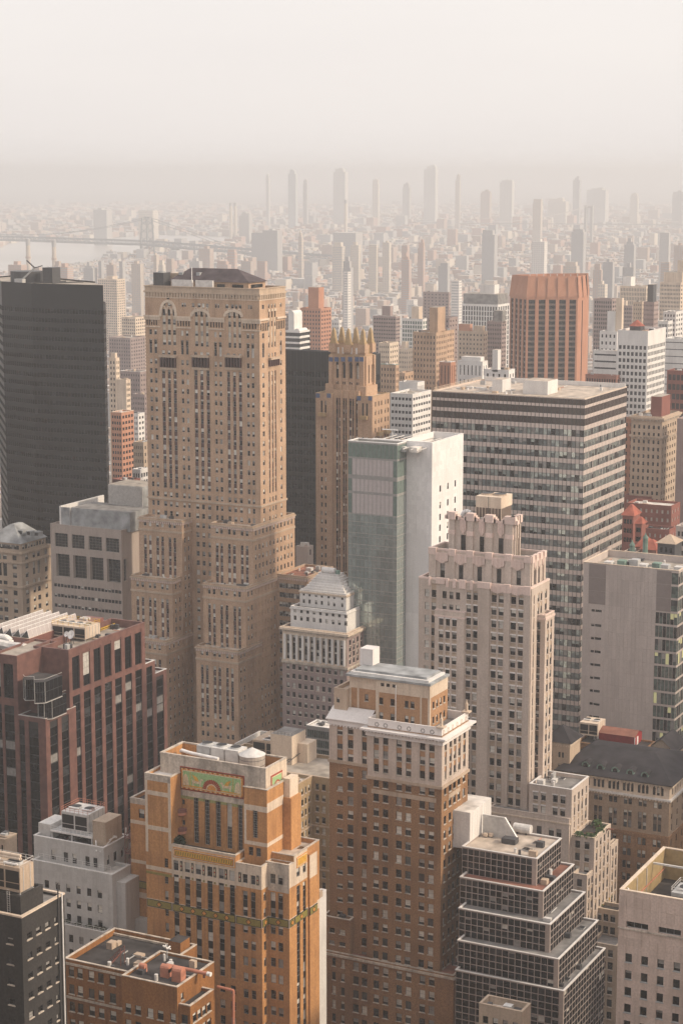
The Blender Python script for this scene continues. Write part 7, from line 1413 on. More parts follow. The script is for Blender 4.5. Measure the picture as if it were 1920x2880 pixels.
unit(a - 6.2, a - 2.6, yy - 1, yy + 6, z, 4.0, 'pale louvred hut on the corner of the grey tile block roof', 'metal_light', False, None, 'roof_hut'); unit(c + 2.5, x1 - .5, y1 - 9, y1 - 2, z, 7.2, 'grey plant room with flat roof behind the steel frame', 'stone_tan', False, None, 'roof_hut')
# dark brick block: cooling tower on penthouse
x0, x1, y0, y1, z = DPH; cooling_tower(x1 - 11, x1 - .6, y0 + .8, y1 - 2, z - .3, 5.6, 'cooling tower with cream piping on the dark brick block', 2, 'stone_tan', rail='metal_light')
mb = MB(); zz_ = z + 6.2
for a, c in (((x1 - 9, y0 + 3, zz_), (x1 - 2, y0 + 3, zz_)), ((x1 - 2, y0 + 3, zz_), (x1 - 2, y1 - 4, zz_)), ((x1 - 9, y0 + 3, zz_), (x1 - 9, y1 - 4, zz_ + .6)), ((x1 - 9, y1 - 4, zz_ + .6), (x1 - 2, y1 - 4, zz_ + .6))): mb.tube(a, c, .3, 'stone_cream')
single(mb, 'pipe_loop', 'loop of thick cream pipes on top of the dark block cooling tower', 'pipes')
# amber block: salmon ducts, vents
x0, x1, y0, y1, z = amber_roof
def pz_(r, x, y, zz=0): return at_z(*q(r, x, y), z + zz)
mb = MB(); a, c = pz_('s', 870, 600, 1.0), pz_('s', 1185, 668, 1.0); mb.tube((a.x, a.y, z + 1.0), (c.x, c.y, z + 1.0), .42, 'duct_salmon', 10); mb.tube((c.x, c.y, z + 1.0), (c.x + .9, c.y, z + 1.0), .5, 'white_enamel', 10); mb.box(a.x + .5, a.x + .9, a.y - .2, a.y + .2, z - .1, z + .8, 'steel_rust'); mb.box(c.x - 1, c.x - .6, c.y - .2, c.y + .2, z - .1, z + .8, 'steel_rust'); single(mb, 'salmon_duct', 'long salmon painted duct with white end on the amber brick roof', 'duct')
for k, (xx, yy_, s_) in enumerate(((685, 655, .9), (870, 690, 1.25), (970, 725, 1.45))):
    p = pz_('s', xx, yy_); mb = MB(); mb.box(p.x - s_, p.x + s_ * .6, p.y - s_ * .7, p.y + s_ * .7, z - .1, z + s_ * 1.5, 'duct_salmon'); mb.tube((p.x - s_, p.y, z + s_ * 1.5), (p.x + s_ * .6, p.y, z + s_ * 1.5), s_ * .7, 'duct_salmon', 12); single(mb, 'roof_ventilator', ('small', 'middle-sized', 'large')[k] + ' salmon painted ventilator on the amber brick roof', 'ventilator')
p = pz_('s', 850, 560); mb = MB(); mb.tube((p.x, p.y + 1, z), (p.x, p.y + 1, z + 3.2), .12, 'metal_grey')
for k in range(5): an = k * 1.2; mb.tube((p.x, p.y + 1, z + 2.2), (p.x + math.cos(an) * .9, p.y + 1 + math.sin(an) * .9, z + 2.4 + .2 * k), .18, 'white_enamel')
single(mb, 'antenna_cluster', 'white antenna cluster on the amber brick roof by the tower wall', 'antenna')
mb = MB(); b = FB; yq = yA_q = None
# salmon drain pipe on the orange tower
yw = FB.off[1]; pa = at_y(*q('s', 1265, 768), at_y(*q('s', 1265, 768), amber_roof[3]).y); yy = amber_roof[3] + .3
pts = [at_y(*q('s', t, u), yy) for t, u in ((1265, 770), (1290, 775), (1390, 800), (1390, 1100))]
for a, c in zip(pts, pts[1:]): mb.tube((a.x, yy, a.z), (c.x, yy, c.z), .32, 'duct_salmon', 10)
single(mb, 'drain_pipe', 'salmon painted pipe bending down the foot of the orange tower', 'pipe')
# stair on left amber roof
xl0, xl1, yl, zl = amber_left; p = at_z(*q('s', 415, 590), zl); st = thing('roof_stair', (p.x, p.y, zl), 'rusty steel stair climbing from the amber roof to the fire escape', 'stair'); mb = MB()
for k in range(9): mb.box(p.x + k * .33, p.x + .3 + k * .33, p.y, p.y + 1.6, zl + k * .38, zl + k * .38 + .08, 'steel_rust')
sub(mb, 'treads', st, 'stuff')
for yy_ in (p.y, p.y + 1.6): mb = MB(); mb.bar((p.x, yy_, zl + .9), (p.x + 3, yy_, zl + 4.2), .09, 'steel_rust'); mb.bar((p.x, yy_, zl), (p.x + 3, yy_, zl + 3.3), .12, 'steel_rust'); mb.bar((p.x, yy_, zl), (p.x, yy_, zl + 1), .08, 'steel_rust'); mb.bar((p.x + 3, yy_, zl), (p.x + 3, yy_, zl + 4.2), .08, 'steel_rust'); sub(mb, 'rail', st)
# granite block roof: sawtooth skylight, ducts, chillers, dishes
x0, x1, y0, y1, z = gr_main
sk = at_z(*q('e', 270, 1165), z + 2.6); sx1, sy0 = sk.x, sk.y; st = thing('sawtooth_skylight', (sx1 - 16, sy0, z), 'row of slanted glazed skylights on the red granite block', 'skylight')
mb = MB(); Lb = 26; mb.box(sx1 - 16, sx1, sy0, sy0 + Lb, z - .1, z + 2.6, 'steel_rust', 'stone_cream'); sub(mb, 'skylight_curb', st)
for k in range(5):
    a = sx1 - 15.6 + k * 3.05; mb = MB(); f = [(a, sy0 + .5, z + 2.6), (a + 2.4, sy0 + .5, z + 5.0), (a + 3.05, sy0 + .5, z + 2.6)]; g_ = [(x, y + Lb - 1, zz) for x, y, zz in f]
    mb.face([f[0], f[1], g_[1], g_[0]][::-1], 'glass_slate'); mb.face([f[1], f[2], g_[2], g_[1]][::-1], 'frit'); mb.face(f[::-1], 'glass_mid'); mb.face(g_, 'metal_light')
    for t in range(13): y_ = sy0 + .5 + t * (Lb - 1) / 12; mb.bar((a + 2.4, y_, z + 5.03), (a + 3.05, y_, z + 2.63), .07, 'white_enamel'); mb.bar((a, y_, z + 2.63), (a + 2.4, y_, z + 5.03), .07, 'white_enamel')
    mb.bar(f[1], g_[1], .12, 'white_enamel'); mb.bar(f[0], g_[0], .12, 'white_enamel'); sub(mb, 'glazed_ridge', st)
mb = MB(); a = at_z(*q('e', 0, 1260), z + 1)
pth = [(sx1 - 22, sy0 - 5, z + 1.6), (sx1 - 8, sy0 - 5.2, z + 1.6), (sx1 - 4, sy0 - 4.2, z + .9), (sx1 + 1.5, sy0 - 4.2, z + .9)]
for s_, e_ in zip(pth, pth[1:]): mb.tube(s_, e_, 1.4, 'metal_light', 8)
single(mb, 'supply_duct', 'fat pale supply duct beside the skylights on the granite roof', 'duct')
mb = MB(); pth = [(sx1 - 22, sy0 - 1.5, z + 2.6), (sx1 - 7, sy0 - 1.6, z + 2.6), (sx1 - 5.6, sy0 - 1.6, z + 1.8), (sx1 - 5.2, sy0 - 1.6, z - .1)]
for s_, e_ in zip(pth, pth[1:]): mb.tube(s_, e_, .9, 'white_enamel', 10)
single(mb, 'elbow_duct', 'white elbow duct turning down on the granite roof', 'duct')
yb2 = y1 - 10; cx_ = at_z(*q('e', 440, 960), z + 3)
cooling_tower(x1 - 19, x1 - 7, y1 - 22, y1 - 14, z, 4.4, 'cream chiller bank with yellow rails on the granite roof', 4, 'stone_cream', rail='rail_yellow')
gx = at_z(*q('e', 655, 1110), z); unit(gx.x, gx.x + 6, gx.y + 1, gx.y + 9, z, 3.6, 'dark generator box with silver mufflers on the granite roof', 'steel_rust', False, None, 'generator_box')
mb = MB()
for k in range(2): mb.tube((gx.x + 1.5, gx.y + 3 + k * 1.4, z + 4.0), (gx.x + 4, gx.y + 3 + k * 1.4, z + 4.0), .5, 'metal_light', 10)
single(mb, 'muffler', 'pair of silver mufflers on top of the dark generator box', 'muffler')
yr_ = thing('yellow_guard_rail', (gx.x - 2, gx.y - 1, z), 'bright yellow guard rail around the generator box on the granite roof', 'railing')
for (a, c) in (((gx.x - 3, gx.y - .5), (gx.x + 3, gx.y - .5)), ((gx.x + 3, gx.y - .5), (gx.x + 7.5, gx.y + 5)), ((gx.x + 7.5, gx.y + 5), (gx.x + 7.5, gx.y + 13))):
    mb = MB(); mb.box(min(a[0], c[0]) - .03, max(a[0], c[0]) + .03, min(a[1], c[1]) - .03, max(a[1], c[1]) + .03, z + .9, z + 1.0, 'rail_yellow') if a[0] == c[0] or a[1] == c[1] else mb.bar((*a, z + 1.0), (*c, z + 1.0), .08, 'rail_yellow')
    mb.bar((*a, z + .5), (*c, z + .5), .12, 'rail_yellow'); mb.bar((*a, z + 1.1), (*c, z + 1.1), .12, 'rail_yellow'); mb.bar((*a, z), (*a, z + 1.2), .1, 'rail_yellow'); mb.bar((*c, z), (*c, z + 1.2), .1, 'rail_yellow'); sub(mb, 'rail_panel', yr_)
for k, (px_, py_, rr_) in enumerate(((655, 1125, 1.35), (612, 1120, .85))):
    p = at_z(*q('e', px_, py_ + 90), z); t = thing('satellite_dish', (p.x, p.y, z), ('large' if k == 0 else 'small') + ' white satellite dish at the edge of the granite roof', 'satellite dish', 'satellite dishes on the granite roof'); n_ = Vector((-.2, -.9, .4)).normalized(); cz_ = Vector((p.x, p.y, z + 3.0)); ax = n_.orthogonal().normalized(); ay = n_.cross(ax)
    mb = MB(); rim = [cz_ + (ax * math.cos(2 * math.pi * j / 20) + ay * math.sin(2 * math.pi * j / 20)) * rr_ for j in range(20)]; cen = cz_ - n_ * .35
    for j in range(20): mb.face([rim[j], rim[(j + 1) % 20], cen], 'white_enamel')
    sub(mb, 'reflector', t); mb = MB(); mb.tube((p.x, p.y, z - .1), cen, .12, 'metal_dark'); mb.bar((p.x - .8, p.y + .5, z - .1), cen, .08, 'metal_dark'); mb.bar((p.x + .8, p.y + .5, z - .1), cen, .08, 'metal_dark'); sub(mb, 'mount', t); mb = MB(); mb.tube(cen, cz_ + n_ * .8, .04, 'metal_grey'); sub(mb, 'feed_arm', t)
# beige tower top: big cooling box and pipe
x0, x1, y0, y1, z = beige_top
yy = y0 + 3; a = at_y(*q('h', 578, 250), yy).x; c = at_y(*q('h', 810, 250), yy).x; zt_ = at_y(*q('h', 578, 112), yy).z; zm_ = at_y(*q('h', 578, 215), yy).z
t = thing('rooftop_cooling_box', (a, yy, z), 'cream two-cell cooling tower on the crown of the beige stone tower', 'cooling tower'); mb = MB(); mb.box(a, c, yy, yy + 8.5, zm_, zt_, 'stone_cream'); sub(mb, 'casing', t); mb = MB(); mb.box(a + .15, c - .15, yy + .15, yy + 8.3, z - .2, zm_ + .02, 'spandrel_brown'); sub(mb, 'louvred_base', t)
for k in range(9): u = a + k * (c - a) / 8; mb = MB(); mb.box(u - .08, u + .08, yy - .02, yy + .16, z + .5, zm_, 'stone_cream'); sub(mb, 'post', t)
mb = MB(); mb.box((a + c) / 2 - .08, (a + c) / 2 + .08, yy - .04, yy + .02, z + .5, zt_, 'metal_dark'); sub(mb, 'joint', t)
for k in (0, 1): mb = MB(); fan_ring(mb, (a + (c - a) * (.25 + .5 * k), yy + 4.2), 2.0, zt_, 'stone_tan', .45); sub(mb, 'fan', t)
mb = MB(); p = at_y(*q('h', 500, 285), yy + 1)
for k in range(7): a0, a1 = math.pi * k / 7, math.pi * (k + 1) / 7; mb.tube((p.x - 1.6 * math.cos(a0), yy + 1, z + 1.2 + 1.6 * math.sin(a0)), (p.x - 1.6 * math.cos(a1), yy + 1, z + 1.2 + 1.6 * math.sin(a1)), .65, 'white_enamel', 10)
single(mb, 'curved_duct', 'white curved duct looping on the beige tower crown', 'duct')
# stepped block roof: dark unit + drums
x0, x1, y0, y1, z = step_roof; p = at_z(*q('m', 470, 700), z); unit(p.x - 1.5, p.x + 2.3, p.y, p.y + 2.4, z, 1.4, 'dark boxy unit in the middle of the stepped block roof', 'metal_dark', False, None, 'roof_unit')
for k, t_ in enumerate((270, 320)): p = at_z(*q('m', t_, 640), z); unit(p.x - .5, p.x + .5, p.y, p.y + .9, z, 1.1, 'small pale condenser by the screen wall on the stepped block roof', 'stone_cream', False, 'condensers by the screen wall')
p = at_z(*q('m', 545, 615), z); mb = MB(); mb.tube((p.x - 1, p.y + 2, z + 1.3), (p.x + 3.6, p.y + 2, z + 1.3), 1.25, 'metal_light', 14); mb.box(p.x, p.x + .4, p.y + 1, p.y + 3, z - .1, z + .5, 'metal_dark'); mb.box(p.x + 2.4, p.x + 2.8, p.y + 1, p.y + 3, z - .1, z + .5, 'metal_dark'); single(mb, 'silver_drum', 'silver horizontal drum behind the slanted screen on the stepped roof', 'drum')
# stone panel block: cooling units in the roof well
x0, y0, y1, z, zt = SPB
for k in range(3): cooling_tower(x0 + 9.5 + k * 1.2, x0 + 30, y0 + 5.5 + k * 7.6, y0 + 12 + k * 7.6, z, 6.3, ('grey cooling unit behind the slot windows of the stone panel block', 'grey cooling unit between two others in the open roof well', 'grey cooling unit under the long steel strut of the roof well')[k], 4, 'metal_grey', rail='metal_light', leg=.2)
# near the mansard: cooling tower
px0 = plinth.geo; p = at_z(*q('n', 425, 400), px0[4]); yy = px0[2] + 4; a = at_y(*q('n', 425, 380), yy).x; c = at_y(*q('n', 625, 380), yy).x; zz0 = at_y(*q('n', 425, 398), yy).z; zz1 = at_y(*q('n', 425, 275), yy).z
cooling_tower(a, c, yy, yy + 7, px0[4] - .4, zz1 - px0[4] + .4, 'pale twin cooling tower beside the red shed', 2, 'stone_cream', leg=max(.3, zz0 - px0[4]), rail=None)
# tan setback tower: roof machines, flagpole
x0, x1, y0, y1, z = TWR
for k in range(12):
    if k == 6: continue
    u = x0 + (x1 - x0) * (.235 + k * .030); unit(u - .75, u + .75, y0 + 1.6, y0 + 2.6, z - 1, 3.6, 'small twin-fan condenser in the long row along the tan tower parapet', 'metal_light', False, 'condensers along the tan tower parapet', 'condenser')
t = unit(x0 + 2, x0 + 6.5, y0 + 3, y0 + 8, z - 1, 6.0, 'black cooling box beside the tan plant room on the tan tower', 'metal_dark', True, None, 'cooling_box')
mb = MB(); mb.box(x0 + 5, x0 + 17, y0 + 10, y0 + 15, z - 1, z + 4.6, 'stone_tan', 'stone_cream'); single(mb, 'plant_room', 'tan plant room beside the hipped roof on the tan tower', 'plant room')
mb = MB(); p = at_y(*q('b', 523, 245), y0 + 3); pt_ = at_y(*q('b', 523, 100), y0 + 3); mb.tube((p.x, y0 + 3, z - 1), (p.x, y0 + 3, pt_.z), .16, 'white_enamel'); single(mb, 'flagpole', 'thin white flagpole before the hipped roof of the tan tower', 'flagpole')
# bronze tower: water tank and crane arm
xm, xr, yb_, z = bronze; p = at_y(*q('a', 250, 130), yb_ + 14); mb = MB(); mb.cyl((p.x, yb_ + 14), 7.0, z - .7, at_y(*q('a', 250, 72), yb_ + 14).z, 'metal_dark', 24); single(mb, 'roof_drum', 'dark round drum on the bronze glass tower roof', 'roof drum')
mb = MB(); mb.bar((p.x + 2, yb_ + 6, z), (p.x + 10, yb_ + 6, z + 6), .4, 'metal_grey'); mb.bar((p.x + 10, yb_ + 6, z + 6), (p.x + 6, yb_ + 6, z + 9), .3, 'metal_dark'); mb.bar((p.x + 10, yb_ + 6, z + 6), (p.x + 14, yb_ + 6, z + 7), .25, 'metal_dark'); mb.box(p.x, p.x + 4, yb_ + 5, yb_ + 7.5, z - .7, z + 1.2, 'metal_grey'); single(mb, 'roof_crane', 'window cleaning crane on the bronze glass tower roof', 'crane')
mb = MB(); mb.box(p.x + 11, p.x + 16, yb_ + 10, yb_ + 16, z - .7, z + 6, 'metal_dark'); single(mb, 'roof_box', 'dark square box beside the round drum on the bronze tower roof', 'roof box')
# plants on terraces
plain('leaf_green', (.05, .085, .028), .8, 0, .2, .5, 5); plain('leaf_dark', (.022, .035, .014), .8, 0, .2, .5, 5); plain('leaf_dry', (.16, .09, .04), .85, 0, .2, .4, 5)
def shrub(x, y, z, r, label, m='leaf_green', group='planted shrubs on terraces', n=90):
    t = thing('shrub', (x, y, z), label, 'shrub', group); mb = MB(); rg = random.Random(int(x * 97 + y * 31))
    for _ in range(n):
        a, e, rr_ = rg.uniform(0, 6.28), rg.uniform(-.3, 1.4), r * rg.uniform(.5, 1.05); c = Vector((x + rr_ * math.cos(a) * math.cos(e), y + rr_ * math.sin(a) * math.cos(e), z + r * .55 + rr_ * .8 * math.sin(e))); u = Vector((rg.uniform(-1, 1), rg.uniform(-1, 1), rg.uniform(-1, 1))).normalized() * r * .28; v = u.orthogonal().normalized() * r * .2
        mb.face([c - u, c + v, c + u, c - v], m)
    sub(mb, 'foliage', t); mb = MB(); mb.box(x - r * .6, x + r * .6, y - r * .4, y + r * .4, z - .05, z + r * .5, 'steel_rust'); sub(mb, 'planter', t)
x3, x3b, y3, z3 = grey_terrace
for k, t_ in enumerate((620, 722, 820, 880, 950)): p = at_y(*q('j', t_, 1430), y3 + 1.4); shrub(p.x, y3 + 1.4, z3, .95, 'dark shrub in a row of planters on the grey terrace', 'leaf_dark', 'shrubs on the grey terrace')
x0, x1, y0, y1, z = TER; z -= .9
for k in range(11):
    side = k % 2; u = k / 10; xx, yy_ = (x1 - 1.0, y0 + 1 + u * (y1 - y0 - 2)) if side else (x0 + 1 + u * (x1 - x0 - 2), y0 + 1.0); shrub(xx, yy_, z, .8 + .3 * (k % 3), 'green shrub edging the roof garden of the beige tower', 'leaf_green', 'roof garden shrubs')
shrub((x0 + x1) / 2, y1 - 2, z, 1.7, 'tall green shrub at the back of the beige tower roof garden', 'leaf_green', None)
for k in range(3): mb = MB(); xx, yy_ = x0 + 3 + k * 2.2, y0 + 4 + k * 3; mb.box(xx, xx + 1.8, yy_, yy_ + 1.0, z + .65, z + .75, 'roof_rust'); mb.box(xx + .8, xx + 1.0, yy_ + .4, yy_ + .6, z - .02, z + .66, 'steel_rust'); mb.box(xx - .6, xx - .2, yy_, yy_ + 1, z - .02, z + .45, 'steel_rust'); mb.bar((xx - .6, yy_ + .1, z + .4), (xx + .9, yy_ + .5, z + .4), .05, 'steel_rust'); single(mb, 'garden_table', ('rust red garden table by the front edge of the beige tower roof garden', 'rust red garden table between two others in the roof garden', 'rust red garden table nearest the tall shrub in the roof garden')[k], 'table', 'tables in the roof garden')
x0, x1, y0, y1, z = TER2; z -= .9
for k in range(6): shrub(x0 + .9, y0 + 1 + k * 2.1, z, .75, 'yellow flowering shrub along the dark lower terrace edge' if k % 2 == 0 else 'green shrub between yellow ones on the dark lower terrace', 'rail_yellow' if k % 2 == 0 else 'leaf_green', 'shrubs on the lower terrace')
b = FB; p = at_y(*q('k', 470, 870), FB.y0 + 2.2); 
shrub(F_top['x0'] + (F_top['x1'] - F_top['x0']) * .21, F_top['y0'] - 2.2, at_y(*q('k', 470, 905), F_top['y0'] - 2.2).z - .6, 1.7, 'dark bush on the terrace behind the yellow tile panel', 'leaf_dark', None, 160)
p = at_y(*q('k', 1390, 930), yw0 + 6)
shrub(xC_ if False else FB.off[0] - 2.5, yw0 + 8, at_x(*q('k', 1400, 965), FB.off[0] - 2.5).z - 1.0, 1.6, 'reddish brown bush on the west terrace of the orange tower', 'leaf_dry', None, 160)
# ================================================================== buildings of the middle distance
MD = []
def md(*a, **k): b = mid(*a, **k); MD.append(b.geo); b.finish(); return b.geo
# left of the tan tower
md('cream_slab', 'cream stepped apartment slab between the bronze and tan towers', 'a', 1065, 875, 1000, 1100, 920, 1150, 'stone_cream', 2, 2, 3.2, .4, .5, bulk=((.2, .8, .2, .8, 3, 'stone_cream'),))
md('cream_slab', 'lower blank cream slab end with a row of balconies', 'a', 1160, 1075, 1070, 1200, 1055, 1140, 'stone_cream', 0, 3, 3.2, .5, .5)
md('balcony_block', 'pink and yellow apartment block with stacked corner balconies', 'a', 1118, 1375, 1020, 1230, 1345, 1080, 'brick_apricot', 4, 4, 3.3, .62, .5, 'glass_dark', strip=None, cope='stone_cream')
md('grey_brick_block', 'grey brick apartment slab with a sunlit side behind the balcony block', 'a', 1200, 690, 1000, 1335, 660, 1750, 'brick_mauve', 9, 6, 3.2, .45, .5)
md('white_windowed_block', 'pale apartment block with even square windows rising above the grey brick slab', 'a', 1245, 500, 1118, 1345, 480, 1900, 'stone_cream', 7, 5, 3.2, .5, .5)
md('dull_brick_block', 'dull brown brick block with white coping behind the cream slab', 'a', 1290, 1000, 1105, 1360, 985, 1330, 'brick_mauve', 8, 3, 3.3, .4, .45, cope='stone_white')
md('cream_block', 'wide cream slab with a grid of windows far behind the bronze tower', 'a', 1075, 150, 900, 1150, 130, 2700, 'stone_cream', 10, 4, 3.4, .5, .5, bulk=((.4, .7, .2, .8, 4, 'stone_cream'),))
md('pale_low_block', 'pale low block with white roof clutter by the tan tower', 'a', 1320, 1650, 1225, 1400, 1620, 960, 'stone_tan', 5, 3, 3.4, .4, .5, roof='roof_light')
md('grey_gabled_block', 'low grey block with a glazed roof between the bronze and tan towers', 'a', 1330, 1210, 1215, 1380, 1190, 1250, 'brick_mauve', 7, 3, 3.3, .45, .45, roof='roof_grey')
md('white_roof_block', 'low block with a bright white roof beside the balcony block', 'a', 1270, 1385, 1195, 1330, 1370, 1200, 'stone_white', 4, 2, 3.3, .5, .5, roof='roof_light')
md('brick_low_block', 'low maroon brick block with a sloped white roof by the concrete block', 'a', 1200, 2000, 1035, 1290, 1960, 900, 'brick_maroon', 5, 3, 3.4, .4, .5, roof='roof_light')
md('white_terrace_house', 'white terraced house with a dark canopy behind the concrete block', 'a', 1290, 1900, 1215, 1365, 1880, 930, 'stone_white', 3, 3, 3.4, .6, .6, roof='roof_light')
# right of the tan tower
b = Bld('white_vaulted_block', 'white apartment block with arched barrel vault roofs and gridded balconies', 'building'); zt = b.corner('c', 205, 235, 1230); x0 = b.X('c', 60, 225); yW = b.Y('c', 297, 215); xN, yN = b.x1, b.y0
b.tier(x0, xN, yN, yW, 0, zt, 'stone_white', N=[G(spread(x0, xN, 8, 2.6), down(zt - 1, 3.5, 2.3, 24), 'plain', .6, fill='glass_mid')], W=[G(spread(yN, yW, 6, 3.4), down(zt - 1, 3.5, 2.1, 24), 'plain', .8, fill='glass_mid')], par=.3, roof='roof_light')
for (fa, fb_, h) in ((.25, .62, 13), (.62, .98, 5)):
    xa, xb_ = x0 + (xN - x0) * fa, x0 + (xN - x0) * fb_; R_ = (xb_ - xa) / 2; xm = (xa + xb_) / 2; zb_ = zt - .3 + h - R_ if h > 8 else zt - .4; mb = MB(); sg = [(math.cos(math.pi * k / 12) * R_, math.sin(math.pi * k / 12) * R_) for k in range(13)]
    for k in range(12): (a, c), (d, e) = sg[k], sg[k + 1]; mb.face([(xm + a, yN + .5, zb_ + c), (xm + d, yN + .5, zb_ + e), (xm + d, yW - 2, zb_ + e), (xm + a, yW - 2, zb_ + c)], 'stone_white')
    mb.face([(xm + a, yN + .5, zb_ + c) for a, c in reversed(sg)], 'stone_white')
    if h > 8: mb.box(xa, xb_, yN + .5, yW - 2, zt - .3, zb_ + .01, 'stone_white')
    b.part(mb, 'barrel_vault')
b.finish()
md('apricot_tower', 'apricot brick apartment tower with a blank sunlit bulkhead', 't', 400, 660, 170, 515, 655, 1500, 'brick_apricot', 7, 4, 3.1, .5, .5, bulk=((.35, .85, .1, .6, 16, 'brick_apricot'),))
md('grey_slab', 'grey slab with white roof edge beside the vaulted block', 't', 150, 720, -20, 175, 715, 1620, 'brick_mauve', 8, 2, 3.2, .5, .5, roof='roof_light', cope='stone_white')
md('white_stub', 'small white stepped block behind the pinnacles', 't', 600, 790, 520, 628, 765, 1450, 'stone_white', 4, 2, 3.2, .4, .5)
md('round_balcony_tower', 'brown brick tower with white balcony lines and a white roof slab', 't', 1225, 745, 975, 1272, 730, 1560, 'brick_mauve', 9, 3, 3.0, .7, .4, cope='stone_white', roof='roof_light', bulk=((.35, .72, .2, .8, 8, 'brick_mauve'),))
md('teal_glass_tower', 'pale teal glass apartment tower with white piers', 't', 1520, 775, 1290, 1600, 760, 1480, 'stone_white', 8, 3, 3.2, .7, .7, 'glass_teal', bulk=((.4, .75, .2, .7, 9, 'stone_cream'),))
md('tan_office_block', 'large tan brick office block with deep grid of windows and big bulkhead', 'v', 580, 815, 280, 720, 790, 1130, 'brick_tan', 7, 6, 3.3, .38, .5, bulk=((.42, .78, .6, 1.3, 14, 'brick_tan'),))
md('tan_office_wing', 'sunlit tan brick wing behind the tan office block', 'v', 705, 790, 590, 815, 785, 1175, 'brick_tan', 3, 5, 3.3, .4, .5)
md('mauve_slab', 'plain mauve brick slab with two white chimneys', 'v', 745, 290, 410, 765, 285, 1980, 'brick_mauve', 7, 1, 3.2, .4, .4)
md('dark_brick_tower', 'dim brown brick tower behind the tan office block', 'v', 750, 620, 460, 860, 605, 1400, 'brick_mauve', 6, 3, 3.3, .35, .4)
md('striped_white_block', 'broad white block with tall black window strips and grey attic', 'v', 1380, 450, 915, 1530, 445, 1720, 'stone_white', 13, 5, 4.4, .62, .84, 'glass_mid', bulk=((0.02, .98, .05, .9, 9, 'roof_grey'), (.4, .8, .3, .7, 17, 'stone_white')))
md('dark_slab', 'dark grey brick slab with a white flank near the terracotta tower', 'v', 1430, 670, 1235, 1490, 660, 1420, 'brick_mauve', 8, 2, 3.2, .5, .5, 'glass_mid', bulk=((.4, 1, .1, .8, 8, 'roof_grey'),))
md('tan_twin_slab', 'pair of tan brick slabs with a window strip between them', 'v', 1190, 800, 865, 1245, 780, 1380, 'stone_tan', 7, 2, 3.2, .4, .45, bulk=((.0, .45, .1, .7, 5, 'brick_apricot'), (.6, .95, .1, .7, 4, 'stone_tan')))
md('pink_stub', 'small pink and white striped block before the tan office block', 'v', 770, 1195, 620, 830, 1180, 1040, 'brick_apricot', 3, 2, 14, .25, .7, 'glass_mid', cope='stone_white')
md('white_ziggurat_block', 'white stone block with stepped roof huts and slit windows', 'v', 1180, 1190, 860, 1250, 1165, 900, 'stone_white', 6, 2, 6.5, .25, .7, 'glass_dark', bulk=((.12, .9, .1, .8, 2.0, 'stone_white'),), roof='roof_light')
md('white_chimney_block', 'white block with a tall chimney-like tower beside the terracotta tower', 'v', 1520, 1300, 1200, 1600, 1270, 880, 'stone_white', 4, 2, 4, .3, .4, 'glass_dark', bulk=((.33, .55, .0, .5, 9, 'stone_white'),), roof='roof_tan')
md('white_modern_block', 'white modern office block with ribbon windows and sloped upper storeys', 'c', 1240, 815, 1035, 1410, 790, 960, 'stone_white', 6, 7, 3.3, .7, .42, 'glass_mid')
md('white_modern_tower', 'plain white tower end with narrow slits above the white modern block', 'c', 1285, 708, 1115, 1350, 695, 985, 'stone_white', 0, 5, 9, .35, .7, 'glass_mid')
md('tan_flat_block', 'tan brick flats with sunlit end behind the pinnacled tower', 'c', 1030, 345, 930, 1110, 320, 1270, 'stone_cream', 5, 4, 3.3, .4, .45)
md('tan_green_roof_flats', 'tan flats with a green edged roof beside the black tower', 'c', 1085, 545, 940, 1115, 525, 1060, 'brick_tan', 5, 2, 3.2, .4, .5, cope='copper_green')
md('brick_low_flats', 'low brick flats between the tan flats and white tower', 'c', 1170, 620, 1095, 1250, 580, 1120, 'brick_tan', 3, 3, 3.3, .4, .5)
md('cream_low_block', 'low cream block with roof huts beside the pinnacles', 'c', 1200, 400, 1110, 1250, 385, 1350, 'stone_cream', 5, 3, 3.3, .4, .45, bulk=((.2, .6, .2, .8, 5, 'stone_cream'),))
md('brick_long_flats', 'long brick flats with white window frames behind the white modern block', 'c', 1560, 690, 1370, 1620, 670, 1130, 'brick_mauve', 9, 3, 3.3, .5, .45)
# terracotta brick tower with bevelled head
b = Bld('terracotta_tower', 'terracotta brick tower with canted top and dark vertical window bays', 'tower'); D_ = 1340
pc = at_d(*q('d', 740, 500), D_); b.origin(pc.x, pc.y); b.y0 = pc.y
lf, rt = at_d(*q('d', 505, 400), D_ + 8), at_d(*q('d', 975, 400), D_ + 8); n1, n2 = at_d(*q('d', 608, 400), D_ - 12), at_d(*q('d', 920, 400), D_ - 8)
zt, zs = at_d(*q('d', 740, 78), D_ - 5).z, at_d(*q('d', 740, 205), D_ - 10).z
base = [(lf.x, lf.y), (n1.x, n1.y), (n2.x, n2.y), (rt.x, rt.y), (rt.x - 8, rt.y + 26), (lf.x + 16, lf.y + 26)]
cxx = sum(p[0] for p in base) / 6; cyy = sum(p[1] for p in base) / 6
mb = MB(); AP = 'brick_apricot'
for k in range(6):
    a, c = base[k], base[(k + 1) % 6]; u = Vector((c[0] - a[0], c[1] - a[1], 0)); L_ = u.length; u.normalize(); n_ = Vector((u.y, -u.x, 0)); nb = (4, 5, 1, 1, 3, 3)[k]; cols_ = []
    if k in (0, 1): cols_ = spread(0, L_, nb, L_ / nb * .66)
    b.fac(mb, (a[0], a[1], 0), tuple(u), tuple(n_), 0, L_, 0, zs, AP, [G(cols_, down(zs - 2.5, 3.55, 2.2, 36), 'plain', .9, fill='glass_slate', strip='spandrel_brown', sz=(5, zs - 2), sd=.7)] if cols_ else [], [(L_ * .45, L_ * .55, 5, zs - 3, -.3, 'glass_mid')] if k == 2 else [])
b.part(mb, 'wall'); mb = MB()
